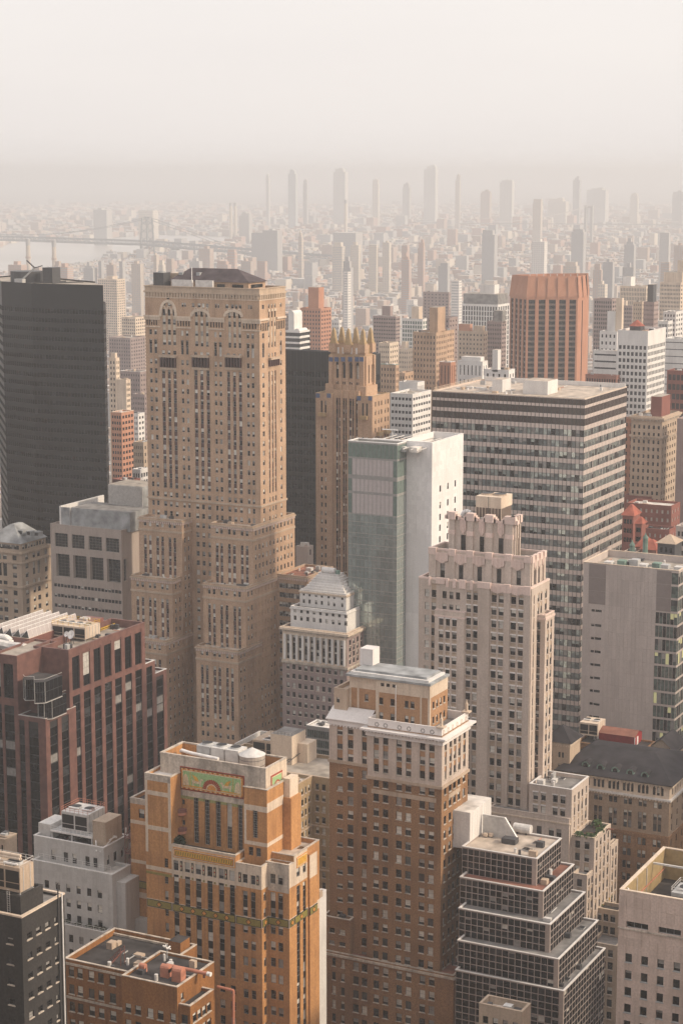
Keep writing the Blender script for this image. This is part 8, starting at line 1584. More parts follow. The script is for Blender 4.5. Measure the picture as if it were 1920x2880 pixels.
top = [(cxx + (p[0] - cxx) * .93, cyy + (p[1] - cyy) * .93) for p in base]
for k in range(6):                                                              # folded brick head
    nb = (4, 5, 2, 1, 3, 3)[k]
    for t in range(nb):
        f0, f1, fm = t / nb, (t + 1) / nb, (t + .12) / nb; P_ = lambda A, B_, f: (A[0] + (B_[0] - A[0]) * f, A[1] + (B_[1] - A[1]) * f)
        a0, a1, t0, t1 = P_(base[k], base[(k + 1) % 6], f0), P_(base[k], base[(k + 1) % 6], f1), P_(top[k], top[(k + 1) % 6], f0), P_(top[k], top[(k + 1) % 6], f1)
        mb.face([(*a0, zs), (*a1, zs), (*a1, zs + 1.2), (*a0, zs + 1.2)], AP); mb.face([(*a0, zs + 1.2), (*a1, zs + 1.2), (*t1, zt), (*t0, zt)], AP)
        dx_, dy_ = a0[0] - cxx, a0[1] - cyy; l_ = math.hypot(dx_, dy_); ex, ey = dx_ / l_ * 1.0, dy_ / l_ * 1.0; mb.face([(a0[0] + ex * .6, a0[1] + ey * .6, zs - 1), (a1[0], a1[1], zs + 1), (*t1, zt), (t0[0] + ex, t0[1] + ey, zt)], AP)
mb.face([(*p, zt - 2) for p in top], 'roof_rust'); b.part(mb, 'folded_head')
for k in range(8): f = k / 7; mb = MB(); px_ = top[1][0] + (top[2][0] - top[1][0]) * f; py_ = top[1][1] + (top[2][1] - top[1][1]) * f + 1; mb.bar((px_, py_, zt - 2), (px_, py_, zt + 1.4), .25, 'metal_light'); b.part(mb, 'roof_post')
b.finish()
# grid office block, right
md('grid_office_block', 'white grid office block with square dark windows and a rust hat on its roof', 'w', 1050, 1005, 605, 1312, 955, 1010, 'stone_white', 7, 12, 3.35, .62, .58, 'glass_mid', drop=6.5, par=1.0, roof='roof_rust')
g_ = MD[-1]; mb = MB(); mb.cyl((g_[0] + (g_[1] - g_[0]) * .45, g_[2] + 9), 4.0, g_[4] - 1, g_[4] + 2.0, 'metal_dark', 8); mb.cyl((g_[0] + (g_[1] - g_[0]) * .45, g_[2] + 9), 4.3, g_[4] + 2.0, g_[4] + 5.0, 'clay_red', 8, None, .4); single(mb, 'roof_hat', 'rust coloured pyramid cap on the white grid office block', 'roof cap')
md('white_ribbon_block', 'low white block with three dark ribbon windows beside the grid block', 'w', 600, 1295, 245, 640, 1280, 1060, 'stone_white', 1, 0, 3.6, .9, .25, 'glass_mid', roof='roof_light')
md('white_stepped_block', 'white block with stepped roof huts behind the ribbon block', 'w', 595, 1010, 340, 660, 990, 1180, 'stone_white', 4, 2, 4.2, .4, .45, bulk=((.4, .85, .1, .7, 12, 'stone_white'), (.85, 1.2, .2, .6, 20, 'stone_cream')))
md('striped_roof_hall', 'broad white hall roof with dark stripes behind the grid block', 'w', 1600, 1120, 1300, 1700, 1080, 1130, 'stone_white', 1, 0, 4.0, 1.0, .12, 'glass_mid', roof='roof_light')
md('slate_slab', 'dark slate coloured slab with pale end piers', 'w', 525, 530, 255, 600, 515, 1520, 'brick_mauve', 8, 2, 3.2, .6, .55, 'glass_mid', roof='roof_rust')
md('slate_slab_twin', 'wide dark slab with cream bulkhead beside the slate coloured slab', 'w', 820, 630, 590, 845, 620, 1600, 'brick_mauve', 8, 1, 3.2, .6, .5, 'glass_mid', bulk=((.2, .6, .1, .8, 4, 'stone_cream'),))
md('art_deco_shaft', 'tan deco shaft with pale piers beside the dim brick tower', 'w', 965, 570, 830, 990, 555, 1480, 'stone_tan', 4, 2, 3.2, .35, .4)
md('dim_brick_tower', 'dim brick tower with a dark square water tank', 'w', 1140, 575, 985, 1205, 560, 1380, 'brick_mauve', 7, 4, 3.2, .4, .4, bulk=((.3, .85, .1, .8, 12, 'metal_dark'),))
md('arcaded_loft_block', 'broad cream loft block with arched top storey', 'w', 1025, 345, 640, 1130, 330, 1800, 'stone_cream', 16, 5, 4.0, .4, .7, 'glass_mid', bulk=((.05, .35, .2, .8, 8, 'stone_white'),))
md('cream_grid_block', 'broad cream block with a fine grid of windows and a stepped cream bulkhead', 'w', 1530, 290, 1225, 1700, 270, 1650, 'stone_cream', 13, 5, 3.4, .45, .5, bulk=((.0, .9, .3, .9, 8, 'stone_cream'), (.6, .95, .4, .8, 18, 'stone_cream')))
md('white_lattice_block', 'white stepped apartment block with dark window groups', 'w', 1460, 720, 1275, 1568, 700, 1420, 'stone_white', 4, 3, 3.4, .5, .5)
md('grey_square_block', 'grey block with square windows at the foot of the dim brick tower', 'w', 1345, 860, 1195, 1415, 840, 1300, 'stone_white', 6, 3, 3.3, .6, .55, 'glass_mid')
md('steel_frame_block', 'unfinished block with red steel edges and open floors', 'w', 1600, 1590, 1330, 1700, 1570, 930, 'brick_maroon', 4, 1, 4.5, .7, .6, 'glass_mid', roof='roof_grey')
md('brick_round_arch_block', 'low brick block with tall windows between terracotta tower and grid block', 'w', 590, 1660, 130, 640, 1650, 1010, 'brick_red', 12, 1, 4.4, .5, .6, roof='roof_tan')
# right edge, nearer
md('orange_flats', 'narrow orange brick flats with a fire escape slot beside the striped slab', 'd', 1335, 960, 1200, 1360, 945, 860, 'brick_apricot', 4, 2, 3.2, .4, .5, 'glass_dark')
b = mid('ornate_hotel', 'old tan hotel with ornate cornice and brick bulkhead', 'd', 1440, 945, 1250, 1545, 900, 850, 'stone_tan', 6, 7, 3.2, .4, .5, 'glass_dark', bulk=((.45, .8, .3, .8, 8, 'brick_maroon'),), drop=3); x0, xN, yN, yW, zt = b.geo; b.ring(x0, xN, yN, yW, zt - 1.2, zt - .3, 1.0, 'stone_tan', 'cornice', 1.4, 'stone_soot', .7); b.ring(x0, xN, yN, yW, zt - 9, zt - 8.3, .7, 'stone_tan', 'cornice', 1.4, 'stone_soot', .6); b.finish()
md('mauve_flank', 'blank mauve flank wall beyond the ornate hotel', 'd', 1640, 960, 1530, 1700, 940, 840, 'brick_mauve', 0, 0)
md('maroon_flats', 'maroon brick flats with white window frames and a recessed roof', 'i', 1460, 80, 1050, 1540, 50, 800, 'brick_maroon', 8, 3, 3.4, .35, .45, 'blind_pale', roof='roof_light', cope='brick_maroon')
md('maroon_tall_flats', 'taller maroon brick flats behind the maroon flats with recessed roof', 'i', 1270, -5, 1025, 1330, -30, 850, 'brick_maroon', 5, 2, 3.4, .3, .45, 'blind_pale')
md('maroon_wing', 'lower maroon brick wing with a white window row', 'i', 1440, 300, 1180, 1500, 260, 760, 'brick_maroon', 5, 2, 3.6, .3, .4, 'blind_pale', roof='roof_dark')
md('pale_edge_block', 'pale block with dark windows behind the black tank house', 'i', 1660, 275, 1500, 1720, 240, 720, 'concrete_panel', 4, 1, 3.6, .55, .5, 'glass_mid')
def hiproof(name, label, r, ex, ey, wpx, D, zdrop, hh, m, wall_m, dpt=8):
    b = Bld(name, label, 'building'); p = at_d(*q(r, ex, ey), D); b.origin(p.x, p.y); w_ = wpx / Q[r][2] / FPX * D; b.tier(p.x - w_, p.x, p.y, p.y + dpt, 0, p.z, wall_m, par=.1, N=[G(spread(p.x - w_ + .5, p.x - .5, 3, .9), down(p.z - 1.5, 3.5, 1.8, 3), 'plain', fill='glass_dark')]); mb = MB(); e = .6
    mb.frustum([(p.x - w_ - e, p.y - e), (p.x + e, p.y - e), (p.x + e, p.y + dpt + e), (p.x - w_ - e, p.y + dpt + e)], [(p.x - w_ / 2 - .4, p.y + dpt / 2 - .4), (p.x - w_ / 2 + .4, p.y + dpt / 2 - .4), (p.x - w_ / 2 + .4, p.y + dpt / 2 + .4), (p.x - w_ / 2 - .4, p.y + dpt / 2 + .4)], p.z - .05, p.z + hh, m); b.part(mb, 'hip_roof'); b.finish(); return p, w_
hiproof('red_roof_house', 'maroon brick house with a bright red tiled hip roof', 'i', 1110, 165, 105, 735, 0, 3.6, 'clay_red', 'brick_maroon'); hiproof('red_roof_house', 'small turret house with a red tiled cap below the hip roofed house', 'i', 1185, 240, 60, 728, 0, 2.2, 'clay_red', 'brick_maroon', 5)
hiproof('red_roof_house', 'low brick house under two joined red tiled roofs', 'i', 1320, 480, 150, 690, 0, 3.0, 'clay_red', 'brick_red'); hiproof('red_roof_house', 'narrow brick house with red roof beside the green cupolas', 'i', 1240, 455, 110, 695, 0, 3.4, 'clay_red', 'brick_red')
p, w_ = hiproof('water_tower_house', 'black square tank house with a tan pyramid cap', 'i', 1490, 425, 165, 668, 0, 2.4, 'stone_tan', 'metal_dark')
for k, (tx, ty) in enumerate(((1222, 340), (1100, 405))):
    pt_ = at_d(*q('i', tx, ty), 682); t = thing('green_cupola', (pt_.x, pt_.y, pt_.z - 4), ('taller' if k == 0 else 'shorter') + ' green copper cupola with arched openings among the red roofs', 'cupola', 'green cupolas'); mb = MB(); mb.cyl((pt_.x, pt_.y), .95, pt_.z - 24, pt_.z - 1.2, 'copper_green', 10); sub(mb, 'drum', t); mb = MB(); mb.cyl((pt_.x, pt_.y), 1.15, pt_.z - 1.2, pt_.z - .2, 'copper_green', 10, None, .5); mb.cyl((pt_.x, pt_.y), .4, pt_.z - .2, pt_.z + .8, 'copper_green', 8, None, .05); sub(mb, 'dome', t)
md('tan_parapet_block', 'small tan block with dark skylights behind the concrete panel building', 'i', 1135, 505, 1020, 1250, 470, 690, 'stone_tan', 3, 2, 4, .4, .4, 'glass_dark', roof='roof_grey')
# pale steam plume is only air: not built
# ================================================================== the far city
plain('far_grey', (.45, .44, .435), .9); plain('far_tan', (.53, .46, .40), .9); plain('far_brown', (.44, .35, .305), .9); plain('far_cream', (.62, .56, .49), .9); plain('far_white', (.70, .67, .64), .9); plain('far_red', (.46, .325, .275), .9); plain('far_blue', (.45, .48, .50), .5); plain('far_slate', (.40, .395, .40), .9); plain('far_pale', (.60, .585, .57), .9); plain('water', (.46, .44, .41), .25, 0, .6, .05, .002); plain('far_ground', (.19, .17, .155), .95, 0, .1, .3, .01); plain('bare_trees', (.13, .105, .085), .95, 0, .1, .4, .05); plain('steel_far', (.27, .28, .29), .8); plain('asphalt', (.05, .05, .052), .9)  # far wall and steel tones paled: haze partly put into their colour
FAR = []
def where(px, D):
    w = 'behind the bronze glass tower' if px < 290 else 'between the bronze and tan towers' if px < 420 else 'behind the tan setback tower' if px < 810 else 'behind the pinnacled tower' if px < 1070 else 'between the pinnacled and terracotta towers' if px < 1430 else 'behind the terracotta tower' if px < 1660 else 'behind the white grid office block'
    return ('in the near haze ' if D < 2400 else 'in the thicker haze ' if D < 3700 else 'far off in the haze ' if D < 6000 else 'near the horizon ') + w
def far(px, py, wpx, D, mat, wf=.35, gl='glass_mid', label=None, name='apartment_tower', group='apartment towers of the middle distance', fl=3.4, bulk=True, nx=None, win=True, depth=None):
    """a tower seen small: top front corner pixel, width of the north face in photo pixels, distance"""
    p = at_d(px, py, D); W_ = wpx / FPX * D / math.cos(YAW - math.atan((960 - px) / FPX) * 0) * .98; x0, x1, y0 = p.x - W_, p.x, p.y; dp = depth or max(9, W_ * wf / .35 * .6); z1 = max(p.z, 6)
    root = thing(name, (x0, y0, 0), label or 'tower', 'building', group); off = (x0, y0, 0); mb = MB(); zs_ = z1
    if name == 'high_rise' or (D > 2600 and R.random() < .35 and z1 > 30):
        zs_ = z1 - R.uniform(.03, .09) * z1; i0, i1 = R.uniform(.0, .22) * W_, R.uniform(.0, .22) * W_; up = MB(); up.box(x0 + i0, x1 - i1, y0 + dp * .15, y0 + dp * .85, zs_ - .1, z1, mat, 'roof_gravel'); sub(up, 'upper_tier', root)
    mb.box(x0, x1, y0, y0 + dp, 0, zs_, mat, 'roof_light' if R.random() < .2 else 'roof_gravel'); sub(mb, 'wall', root)
    if win:
        gb = MB(); n = nx or max(3, int(W_ / 3.6)); rows_ = max(2, int((zs_ - 2) / fl)); m_ = max(2, int(dp / 3.8))
        sty = R.randrange(3)
        for j in range(rows_):
            zt_ = zs_ - 1.2 - j * fl
            if zt_ < 12: break
            if sty == 0: gb.face([(x0 + .6, y0 - .06, zt_ - 1.5), (x1 - .6, y0 - .06, zt_ - 1.5), (x1 - .6, y0 - .06, zt_), (x0 + .6, y0 - .06, zt_)], gl); gb.face([(x1 + .06, y0 + .6, zt_ - 1.4), (x1 + .06, y0 + dp - .6, zt_ - 1.4), (x1 + .06, y0 + dp - .6, zt_), (x1 + .06, y0 + .6, zt_)], gl); continue
            for k in range(n): a = x0 + (k + .25) * W_ / n; c = x0 + (k + .75) * W_ / n; gb.face([(a, y0 - .06, zt_ - 1.7), (c, y0 - .06, zt_ - 1.7), (c, y0 - .06, zt_), (a, y0 - .06, zt_)], gl)
            for k in range(m_): a = y0 + (k + .28) * dp / m_; c = y0 + (k + .72) * dp / m_; gb.face([(x1 + .06, a, zt_ - 1.7), (x1 + .06, c, zt_ - 1.7), (x1 + .06, c, zt_), (x1 + .06, a, zt_)], gl)
        sub(gb, 'window_field', root, 'stuff')
    if bulk: mb = MB(); a = R.uniform(.2, .5); mb.box(x0 + W_ * a, x0 + W_ * (a + R.uniform(.2, .4)), y0 + dp * .2, y0 + dp * .8, z1 - .1, z1 + R.uniform(3, 7), mat); sub(mb, 'bulkhead', root)
    FAR.append((px, py)); return root
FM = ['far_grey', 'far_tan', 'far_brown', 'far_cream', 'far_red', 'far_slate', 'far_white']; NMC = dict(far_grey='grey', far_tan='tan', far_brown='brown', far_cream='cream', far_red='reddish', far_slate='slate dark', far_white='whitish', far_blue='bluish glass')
# downtown towers on the horizon (left pixel, right pixel, top)
BK = [(745, 756, 492, 'far_tan'), (804, 831, 480, 'far_blue'), (849, 863, 507, 'far_grey'), (928, 970, 475, 'far_slate'), (1043, 1063, 505, 'far_cream'), (1127, 1151, 517, 'far_grey'), (1184, 1224, 468, 'far_blue'), (1277, 1292, 493, 'far_tan'), (1345, 1376, 538, 'far_brown'), (1398, 1439, 507, 'far_tan'), (1607, 1629, 500, 'far_slate'), (1768, 1792, 545, 'far_cream'), (1640, 1702, 530, 'far_grey'), (1530, 1590, 560, 'far_cream'), (1885, 1920, 540, 'far_grey')]
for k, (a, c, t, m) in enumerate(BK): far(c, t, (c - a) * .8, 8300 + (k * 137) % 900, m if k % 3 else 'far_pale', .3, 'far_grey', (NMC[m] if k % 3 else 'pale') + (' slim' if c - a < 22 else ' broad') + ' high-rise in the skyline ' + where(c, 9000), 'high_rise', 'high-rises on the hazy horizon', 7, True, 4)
# estates and slabs by the river (corner x, top y, width, distance, colour)
ES = [(60, 745, 55, 3300, 'far_red'), (112, 752, 40, 3350, 'far_brown'), (190, 752, 60, 3200, 'far_red'), (165, 735, 18, 3400, 'far_brown'), (262, 748, 40, 3500, 'far_grey'), (285, 735, 12, 3500, 'far_slate'), (320, 745, 30, 3450, 'far_brown'), (345, 735, 14, 3500, 'far_grey'), (395, 742, 38, 3350, 'far_tan'), (458, 732, 18, 3300, 'far_cream'), (440, 717, 12, 3350, 'far_tan'), (483, 728, 22, 3250, 'far_brown'), (560, 735, 40, 3600, 'far_grey'), (640, 735, 45, 3700, 'far_red'), (705, 735, 40, 3600, 'far_brown'), (745, 735, 30, 3550, 'far_red'), (590, 700, 45, 4300, 'far_brown'), (660, 702, 30, 4300, 'far_red'), (780, 648, 60, 4700, 'far_slate'), (742, 655, 50, 4800, 'far_slate'), (848, 655, 14, 4450, 'far_tan'), (962, 682, 40, 3900, 'far_cream'), (1008, 690, 32, 3900, 'far_cream'), (1058, 688, 30, 3900, 'far_cream'), (1094, 682, 26, 3900, 'far_cream'), (1145, 690, 22, 3750, 'far_red'), (1190, 682, 22, 3800, 'far_red'), (1390, 648, 48, 4200, 'far_slate'), (1530, 680, 48, 3600, 'far_white'), (1640, 645, 45, 4400, 'far_slate'), (1782, 680, 36, 3900, 'far_slate'), (1880, 655, 34, 4100, 'far_grey'), (1925, 690, 40, 3700, 'far_brown'), (1620, 737, 50, 3000, 'far_tan'), (1722, 737, 36, 2900, 'far_slate'), (1880, 738, 30, 2800, 'far_brown'), (1780, 752, 40, 2600, 'far_slate'), (1690, 742, 30, 3100, 'far_brown'), (985, 735, 30, 2750, 'far_slate'), (978, 765, 16, 2600, 'far_white'), (1150, 722, 30, 3300, 'far_red'), (1258, 740, 36, 3100, 'far_slate'), (1640, 800, 30, 2300, 'far_white'), (1290, 790, 30, 2400, 'far_white'), (1700, 800, 26, 2200, 'far_cream'), (1520, 560, 30, 6400, 'far_tan'), (300, 590, 55, 6900, 'far_grey'), (430, 592, 60, 7000, 'far_cream'), (700, 600, 40, 6900, 'far_grey'), (1000, 655, 90, 5000, 'far_grey')]
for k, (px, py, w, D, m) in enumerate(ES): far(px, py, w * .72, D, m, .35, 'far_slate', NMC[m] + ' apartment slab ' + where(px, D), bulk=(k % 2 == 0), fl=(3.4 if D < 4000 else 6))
# seeded filler: individual mid-rise blocks that show between the towers
rg = random.Random(11); n_ = 0
for k in range(900):
    px = rg.uniform(-40, 1960); py = rg.uniform(735, 1010); g = at_z(px, py, 0); D = math.hypot(g.x, g.y)
    if D < 1500 or D > 4300: continue
    hgt = rg.choice((16, 18, 20, 22, 26, 32, 40)) * (1.25 if px > 1100 else 1.0); top = at_d(px, py, D); 
    d = ray(px, py); py2 = None
    # pixel of the top of a block of that height on that ground point
    v = Vector((g.x, g.y, hgt)) - CAM; zc_ = v.dot(_F); tx, ty = 960 + FPX * v.dot(_Rt) / zc_, 1440 - FPX * v.dot(_U) / zc_
    if D < 2300 and rg.random() < .35: hgt *= 1.5
    if n_ >= 190: break
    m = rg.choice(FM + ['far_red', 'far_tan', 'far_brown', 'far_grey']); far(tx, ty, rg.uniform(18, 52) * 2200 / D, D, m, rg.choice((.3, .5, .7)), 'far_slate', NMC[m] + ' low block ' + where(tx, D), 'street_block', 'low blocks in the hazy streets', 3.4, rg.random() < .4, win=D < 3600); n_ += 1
# everything smaller: one carpet of roofs and walls out to the horizon
mb = MB(); rg = random.Random(5)
def water_px(px, py):
    if px > 700: return False
    near = [(-200, 792), (0, 772), (120, 765), (250, 742), (330, 728), (400, 722), (450, 700), (520, 692), (600, 690), (700, 690)]; farb = [(-200, 700), (0, 694), (60, 676), (100, 676), (240, 686), (300, 672), (420, 660), (560, 664), (700, 668)]
    f = lambda L: next((a[1] + (c[1] - a[1]) * (px - a[0]) / (c[0] - a[0]) for a, c in zip(L, L[1:]) if a[0] <= px <= c[0]), 0)
    return f(farb) < py < f(near)
def toground(v): v = v - CAM; zc_ = v.dot(_F); return 960 + FPX * v.dot(_Rt) / zc_, 1440 - FPX * v.dot(_U) / zc_
D = 1350.0; cnt = 0
while D < 15000:
    step = D * .0048 + 6; half = D * .2; n = int(2 * half / (step * 1.12))
    for k in range(n):
        t = -half * 1.05 + (k + rg.random()) * 2.1 * half / n; c = Vector((_F.x, _F.y, 0)).normalized() * (D + rg.uniform(-.4, .4) * step) + _Rt * t; px, py = toground(Vector((c.x, c.y, 0)))
        if px < -120 or px > 2040 or water_px(px, py): continue
        if 985 < px < 1200 and 790 < py < 838 and D < 3500: continue
        s = step * rg.uniform(.22, .5); s2 = step * rg.uniform(.22, .5); h = rg.choice((9, 11, 13, 15, 17, 20)) * (1 if rg.random() < .93 else rg.uniform(1.3, 2.2));
        if 2600 < D < 7000 and rg.random() < .008: h = rg.uniform(30, 55) 
        if D > 6000: h *= rg.choice((1, 1, 1.2, 1.6))
        if px < 430 and py > 735 and D > 2500: h = min(h, 9)
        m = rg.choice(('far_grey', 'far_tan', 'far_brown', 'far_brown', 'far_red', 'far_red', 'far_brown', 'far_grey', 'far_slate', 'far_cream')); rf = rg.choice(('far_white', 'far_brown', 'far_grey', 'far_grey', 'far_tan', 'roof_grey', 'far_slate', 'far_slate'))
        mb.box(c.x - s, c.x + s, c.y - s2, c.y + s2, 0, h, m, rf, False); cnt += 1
        if rg.random() < .3: mb.box(c.x - s * .3, c.x + s * .2, c.y - s2 * .3, c.y + s2 * .3, h - .1, h + rg.uniform(2, 5), rg.choice(('far_tan', 'far_grey', 'far_brown')), None, False)
    D += step * .92
single(mb, 'distant_rooftops', 'endless carpet of small hazy roofs reaching to the horizon', 'rooftops', None, 'stuff')
# park of bare trees
mb = MB(); rg = random.Random(3); pk = [at_z(px, py, 0) for px, py in ((990, 838), (1200, 838), (1200, 792), (990, 796))]
for k in range(420):
    px, py = rg.uniform(985, 1200), rg.uniform(797, 836); g = at_z(px, py, 0); h = rg.uniform(10, 17)
    mb.bar((g.x, g.y, 0), (g.x, g.y, h * .5), .4, 'bare_trees')
    for j in range(26): a, e, r = rg.uniform(0, 6.28), rg.uniform(-.2, 1.5), rg.uniform(2, 6.5); c = Vector((g.x + r * math.cos(a) * math.cos(e), g.y + r * math.sin(a) * math.cos(e), h * .55 + r * math.sin(e))); u = Vector((rg.uniform(-1, 1), rg.uniform(-1, 1), rg.uniform(-1, 1))).normalized() * 1.3; v = u.orthogonal().normalized() * .8; mb.face([c - u, c + v, c + u, c - v], 'bare_trees')
single(mb, 'park_trees', 'brown wood of bare park trees among the low blocks', 'trees', None, 'stuff')
# chimneys of the power station by the river
for k, (cx, top, D, r_) in enumerate(((79, 672, 3750, 4.2), (152, 676, 3700, 4.0), (649, 570, 6900, 5.0), (662, 570, 6900, 5.0), (972, 562, 6600, 5.0))):
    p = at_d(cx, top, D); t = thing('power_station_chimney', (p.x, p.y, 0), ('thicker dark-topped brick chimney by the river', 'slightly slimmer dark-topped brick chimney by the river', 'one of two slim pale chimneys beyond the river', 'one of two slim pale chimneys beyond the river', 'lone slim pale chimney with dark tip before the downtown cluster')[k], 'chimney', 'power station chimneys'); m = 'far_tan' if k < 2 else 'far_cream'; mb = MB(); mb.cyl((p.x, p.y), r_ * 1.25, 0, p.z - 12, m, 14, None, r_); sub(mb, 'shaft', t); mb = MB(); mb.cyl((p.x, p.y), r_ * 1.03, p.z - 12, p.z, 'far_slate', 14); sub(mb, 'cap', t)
    if k < 2:
        for zz_ in (.45, .72): mb = MB(); mb.cyl((p.x, p.y), r_ * 1.35, p.z * zz_, p.z * zz_ + 3, 'far_brown', 14); sub(mb, 'collar', t)
# suspension bridge over the river
br = thing('suspension_bridge', (0, 0, 0), 'steel suspension bridge with lattice towers crossing the hazy river', 'bridge'); D_ = 5750; SF = 'steel_far'
tw_ = at_d(414, 612, D_); tz = tw_.z; e0, e1 = at_d(-150, 659, 6350), at_d(640, 690, 5450); dirv = Vector((e1.x - e0.x, e1.y - e0.y, 0)).normalized(); nor = Vector((-dirv.y, dirv.x, 0))
zd = at_d(414, 676, D_).z; zd2 = at_d(414, 690, D_).z
dk = MB(); f_ = (Vector((tw_.x, tw_.y, 0)) - Vector((e0.x, e0.y, 0))).dot(dirv); A0 = Vector((tw_.x, tw_.y, 0)) - dirv * 900; A1 = Vector((tw_.x, tw_.y, 0)) + dirv * 700
def deckz(t): return zd - (0 if t < 0 else t * .035)
segs = [(-900 + 100 * k) for k in range(17)]
for a, c in zip(segs, segs[1:]):
    for s_ in (-16, 16):
        P = lambda t, z: tuple(Vector((tw_.x, tw_.y, 0)) + dirv * t + nor * s_ + Vector((0, 0, z)))
        dk.face([P(a, deckz(a) - 15), P(c, deckz(c) - 15), P(c, deckz(c) - 10), P(a, deckz(a) - 10)], SF); dk.face([P(a, deckz(a) - 4), P(c, deckz(c) - 4), P(c, deckz(c)), P(a, deckz(a))], SF)
        for j in range(5): t0 = a + j * 20; dk.bar(P(t0, deckz(t0) - 13), P(t0 + 10, deckz(t0) - 2), 1.0, SF); dk.bar(P(t0 + 10, deckz(t0) - 2), P(t0 + 20, deckz(t0) - 13), 1.0, SF)
    P2 = lambda t, s_, z: tuple(Vector((tw_.x, tw_.y, 0)) + dirv * t + nor * s_ + Vector((0, 0, z))); dk.face([P2(a, -16, deckz(a) - 12), P2(c, -16, deckz(c) - 12), P2(c, 16, deckz(c) - 12), P2(a, 16, deckz(a) - 12)], SF)
sub(dk, 'deck', br)
for tt in (0,):
    for s_ in (-14, 14):
        for l_ in (-1, 1):
            mb = MB(); bq = Vector((tw_.x, tw_.y, 0)) + dirv * (tt + l_ * 16) + nor * s_; tq = Vector((tw_.x, tw_.y, 0)) + dirv * (tt + l_ * 9) + nor * s_ * .8; mb.tube((bq.x, bq.y, -2), (tq.x, tq.y, tz), 2.6, SF, 4); sub(mb, 'tower_leg', br)
    mb = MB(); c = Vector((tw_.x, tw_.y, 0)) + dirv * tt
    for f0 in (.2, .42, .62, .8): 
        for s_ in (-13, 13): a, d = c + dirv * -15 + nor * s_, c + dirv * 15 + nor * s_; mb.tube((a.x, a.y, tz * f0), (d.x, d.y, tz * (f0 + .15)), 1.2, SF, 4); mb.tube((d.x, d.y, tz * f0), (a.x, a.y, tz * (f0 + .15)), 1.2, SF, 4)
    a, d = c - dirv * 12, c + dirv * 12; mb.tube((a.x, a.y, tz), (d.x, d.y, tz), 3.2, SF, 4); sub(mb, 'tower_bracing', br)
mb = MB()
for s_ in (-14, 14):
    prev = None
    for k in range(25): t = -900 + k * 37.5; z = deckz(0) + 4 + (tz - deckz(0) - 4) * ((t + 600) / 600) ** 2 if t > -1200 else 0; z = min(z, tz); P = Vector((tw_.x, tw_.y, 0)) + dirv * t + nor * s_ + Vector((0, 0, z)); prev and mb.tube(prev, P, .9, SF, 4); prev = P
    P = Vector((tw_.x, tw_.y, tz)); mb.tube(tuple(Vector((tw_.x, tw_.y, tz)) + nor * s_), tuple(Vector((tw_.x, tw_.y, deckz(330))) + dirv * 330 + nor * s_), .9, SF, 4)
sub(mb, 'cable', br, 'stuff')
for t in (110, 260): mb = MB(); c = Vector((tw_.x, tw_.y, 0)) + dirv * t; mb.box(c.x - 9, c.x + 9, c.y - 6, c.y + 6, -2, deckz(t) - 12, SF); sub(mb, 'pier', br)
# second bridge, faint, at the right
b2 = thing('far_bridge', (0, 0, 0), 'faint distant suspension bridge with pale draped cables before the skyline', 'bridge'); D_ = 6500; c = at_d(1655, 578, D_); zt_ = c.z; zq = at_d(1655, 628, D_).z; u = Vector((_Rt.x, _Rt.y, 0)).normalized(); v_ = Vector((-u.y, u.x, 0)); c = Vector((c.x, c.y, 0))
mb = MB(); 
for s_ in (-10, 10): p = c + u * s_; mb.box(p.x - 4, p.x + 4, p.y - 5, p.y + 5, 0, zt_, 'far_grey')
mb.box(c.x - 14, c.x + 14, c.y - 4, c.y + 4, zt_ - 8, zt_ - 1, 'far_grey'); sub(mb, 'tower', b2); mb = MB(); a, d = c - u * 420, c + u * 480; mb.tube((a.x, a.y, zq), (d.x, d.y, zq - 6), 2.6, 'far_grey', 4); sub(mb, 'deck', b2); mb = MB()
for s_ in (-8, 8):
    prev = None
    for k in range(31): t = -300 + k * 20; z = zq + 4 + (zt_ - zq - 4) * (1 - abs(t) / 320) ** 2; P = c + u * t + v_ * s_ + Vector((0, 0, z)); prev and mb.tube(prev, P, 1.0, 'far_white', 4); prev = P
sub(mb, 'cable', b2, 'stuff')
# ---- unseen midtown blocks added to shade the canyons, just below and beside the view
NB = []; rg = random.Random(21)
def below(x, y, w, d, cap):
    h = cap
    while h > 20:
        ok = True
        for X in (x, x + w):
            for Y in (y, y + d):
                v = Vector((X, Y, h + 6)) - CAM; zc_ = v.dot(_F)
                if zc_ < 5: continue
                px, py = 960 + FPX * v.dot(_Rt) / zc_, 1440 - FPX * v.dot(_U) / zc_
                if -160 < px < 2080 and py < 2930: ok = False
        if ok: return h
        h -= 4
    return 0
for Y in (40, 120, 200, 275):
    for k in range(9):
        x = -440 + k * 62 + (Y % 3) * 9; h = below(x, Y, 52, 64, rg.choice((110, 125, 140, 150)))
        if h > 24 and not (-75 < x < 50 and Y < 60): NB.append((x, Y, 52, 64, h))
for x, y, w, d, h in ((-70, 335, 50, 100, 70), (-95, 450, 52, 80, 88), (-75, 560, 60, 90, 135), (-90, 670, 60, 90, 145), (30, 380, 40, 50, 85), (90, 430, 46, 60, 110), (-440, 400, 60, 90, 150), (-530, 340, 60, 80, 150), (-520, 500, 60, 80, 165), (-610, 560, 60, 80, 165), (-640, 660, 60, 80, 150)):
    h = below(x, y, w, d, h)
    if h > 24: NB.append((x, y, w, d, h))
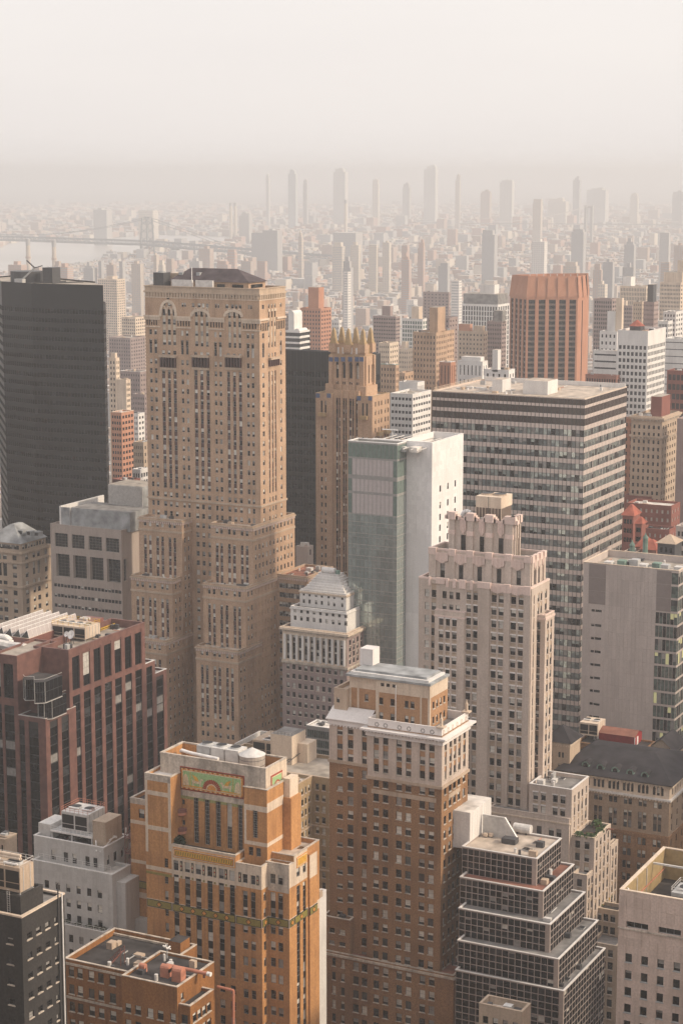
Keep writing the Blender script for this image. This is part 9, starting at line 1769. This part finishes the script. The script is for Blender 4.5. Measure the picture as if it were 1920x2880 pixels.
for k, (x, y, w, d, h) in enumerate(NB):
    m = ('stone_tan', 'concrete', 'stone_beige', 'brick_tan', 'tile_grey', 'brick_brown')[k % 6]; t = thing('shade_block', (x, y, 0), ('tan stone', 'grey concrete', 'beige stone', 'tan brick', 'grey tiled', 'brown brick')[k % 6] + ' block added out of view to shade the street canyons', 'building', 'added shade blocks around the viewpoint'); mb = MB(); mb.box(x, x + w, y, y + d, 0, h, m, 'roof_gravel'); sub(mb, 'wall', t); gb = MB()
    for j in range(int(h / 3.8)):
        z_ = h - 1.5 - j * 3.8; gb.face([(x + .8, y - .05, z_ - 1.8), (x + w - .8, y - .05, z_ - 1.8), (x + w - .8, y - .05, z_), (x + .8, y - .05, z_)], 'glass_mid'); gb.face([(x + w + .05, y + .8, z_ - 1.8), (x + w + .05, y + d - .8, z_ - 1.8), (x + w + .05, y + d - .8, z_), (x + w + .05, y + .8, z_)], 'glass_mid'); gb.face([(x + w - .8, y + d + .05, z_ - 1.8), (x + .8, y + d + .05, z_ - 1.8), (x + .8, y + d + .05, z_), (x + w - .8, y + d + .05, z_)], 'glass_mid')
    sub(gb, 'window_field', t, 'stuff'); mb = MB(); mb.box(x + w * .3, x + w * .7, y + d * .3, y + d * .7, h - .1, h + 5, m); sub(mb, 'bulkhead', t)
mb = MB(); mb.box(-45, 45, -48, -6, 0, 246, 'stone_tan', 'roof_gravel'); vt = thing('viewpoint_tower', (-45, -48, 0), 'tall limestone slab tower whose roof terrace is the viewpoint', 'tower'); sub(mb, 'wall', vt)
mb = MB()
for k in range(22): u = -44 + k * 4.1; mb.box(u, u + 1.9, -6.02, -5.9, 4, 240, 'glass_mid')
sub(mb, 'window_strip', vt, 'stuff')
# ---- ground, river, haze
mb = MB(); mb.face([(-40000, -3000, 0), (40000, -3000, 0), (40000, 60000, 0), (-40000, 60000, 0)], 'far_ground'); o = mb.obj('ground'); tag(o, 'flat city ground reaching to the horizon', None, None, 'structure')
mb = MB(); near = [(-200, 792), (0, 772), (120, 765), (250, 742), (330, 728), (400, 722), (450, 700), (520, 692), (600, 690), (700, 690)]; farb = [(-200, 700), (0, 694), (60, 676), (100, 676), (240, 686), (300, 672), (420, 660), (560, 664), (700, 668)]
sb = MB(); sb.face([(-700, -400, .05), (250, -400, .05), (250, 950, .05), (-700, 950, .05)], 'asphalt'); tag(sb.obj('street'), 'dark asphalt street grid between the midtown towers', None, None, 'structure')
pts = [at_z(x, y, .4) for x, y in near] + [at_z(x, y, .4) for x, y in reversed(farb)]; mb.face([tuple(p) for p in pts], 'water'); o = mb.obj('river'); tag(o, 'pale river under the suspension bridge', None, None, 'structure')
for k, x_ in enumerate((-235, -90, 60)): pass
hz = MB(); hz.box(-30000, 30000, -2500, 45000, -1.5, 305, 'far_grey'); hm = bpy.data.materials.new('haze_air'); hm.use_nodes = True; hn = hm.node_tree; hn.nodes.clear(); pv = hn.nodes.new('ShaderNodeVolumePrincipled'); ho = hn.nodes.new('ShaderNodeOutputMaterial')
pv.inputs['Color'].default_value = (.83, .85, .88, 1); pv.inputs['Density'].default_value = 1.6e-4; pv.inputs['Anisotropy'].default_value = .25; hn.links.new(pv.outputs['Volume'], ho.inputs['Volume'])
MATS['haze_air'] = hm; hz.ml = ['haze_air']; o = hz.obj('haze'); o['kind'] = 'stuff'; o['label'] = 'even pale haze filling the air over the whole city'
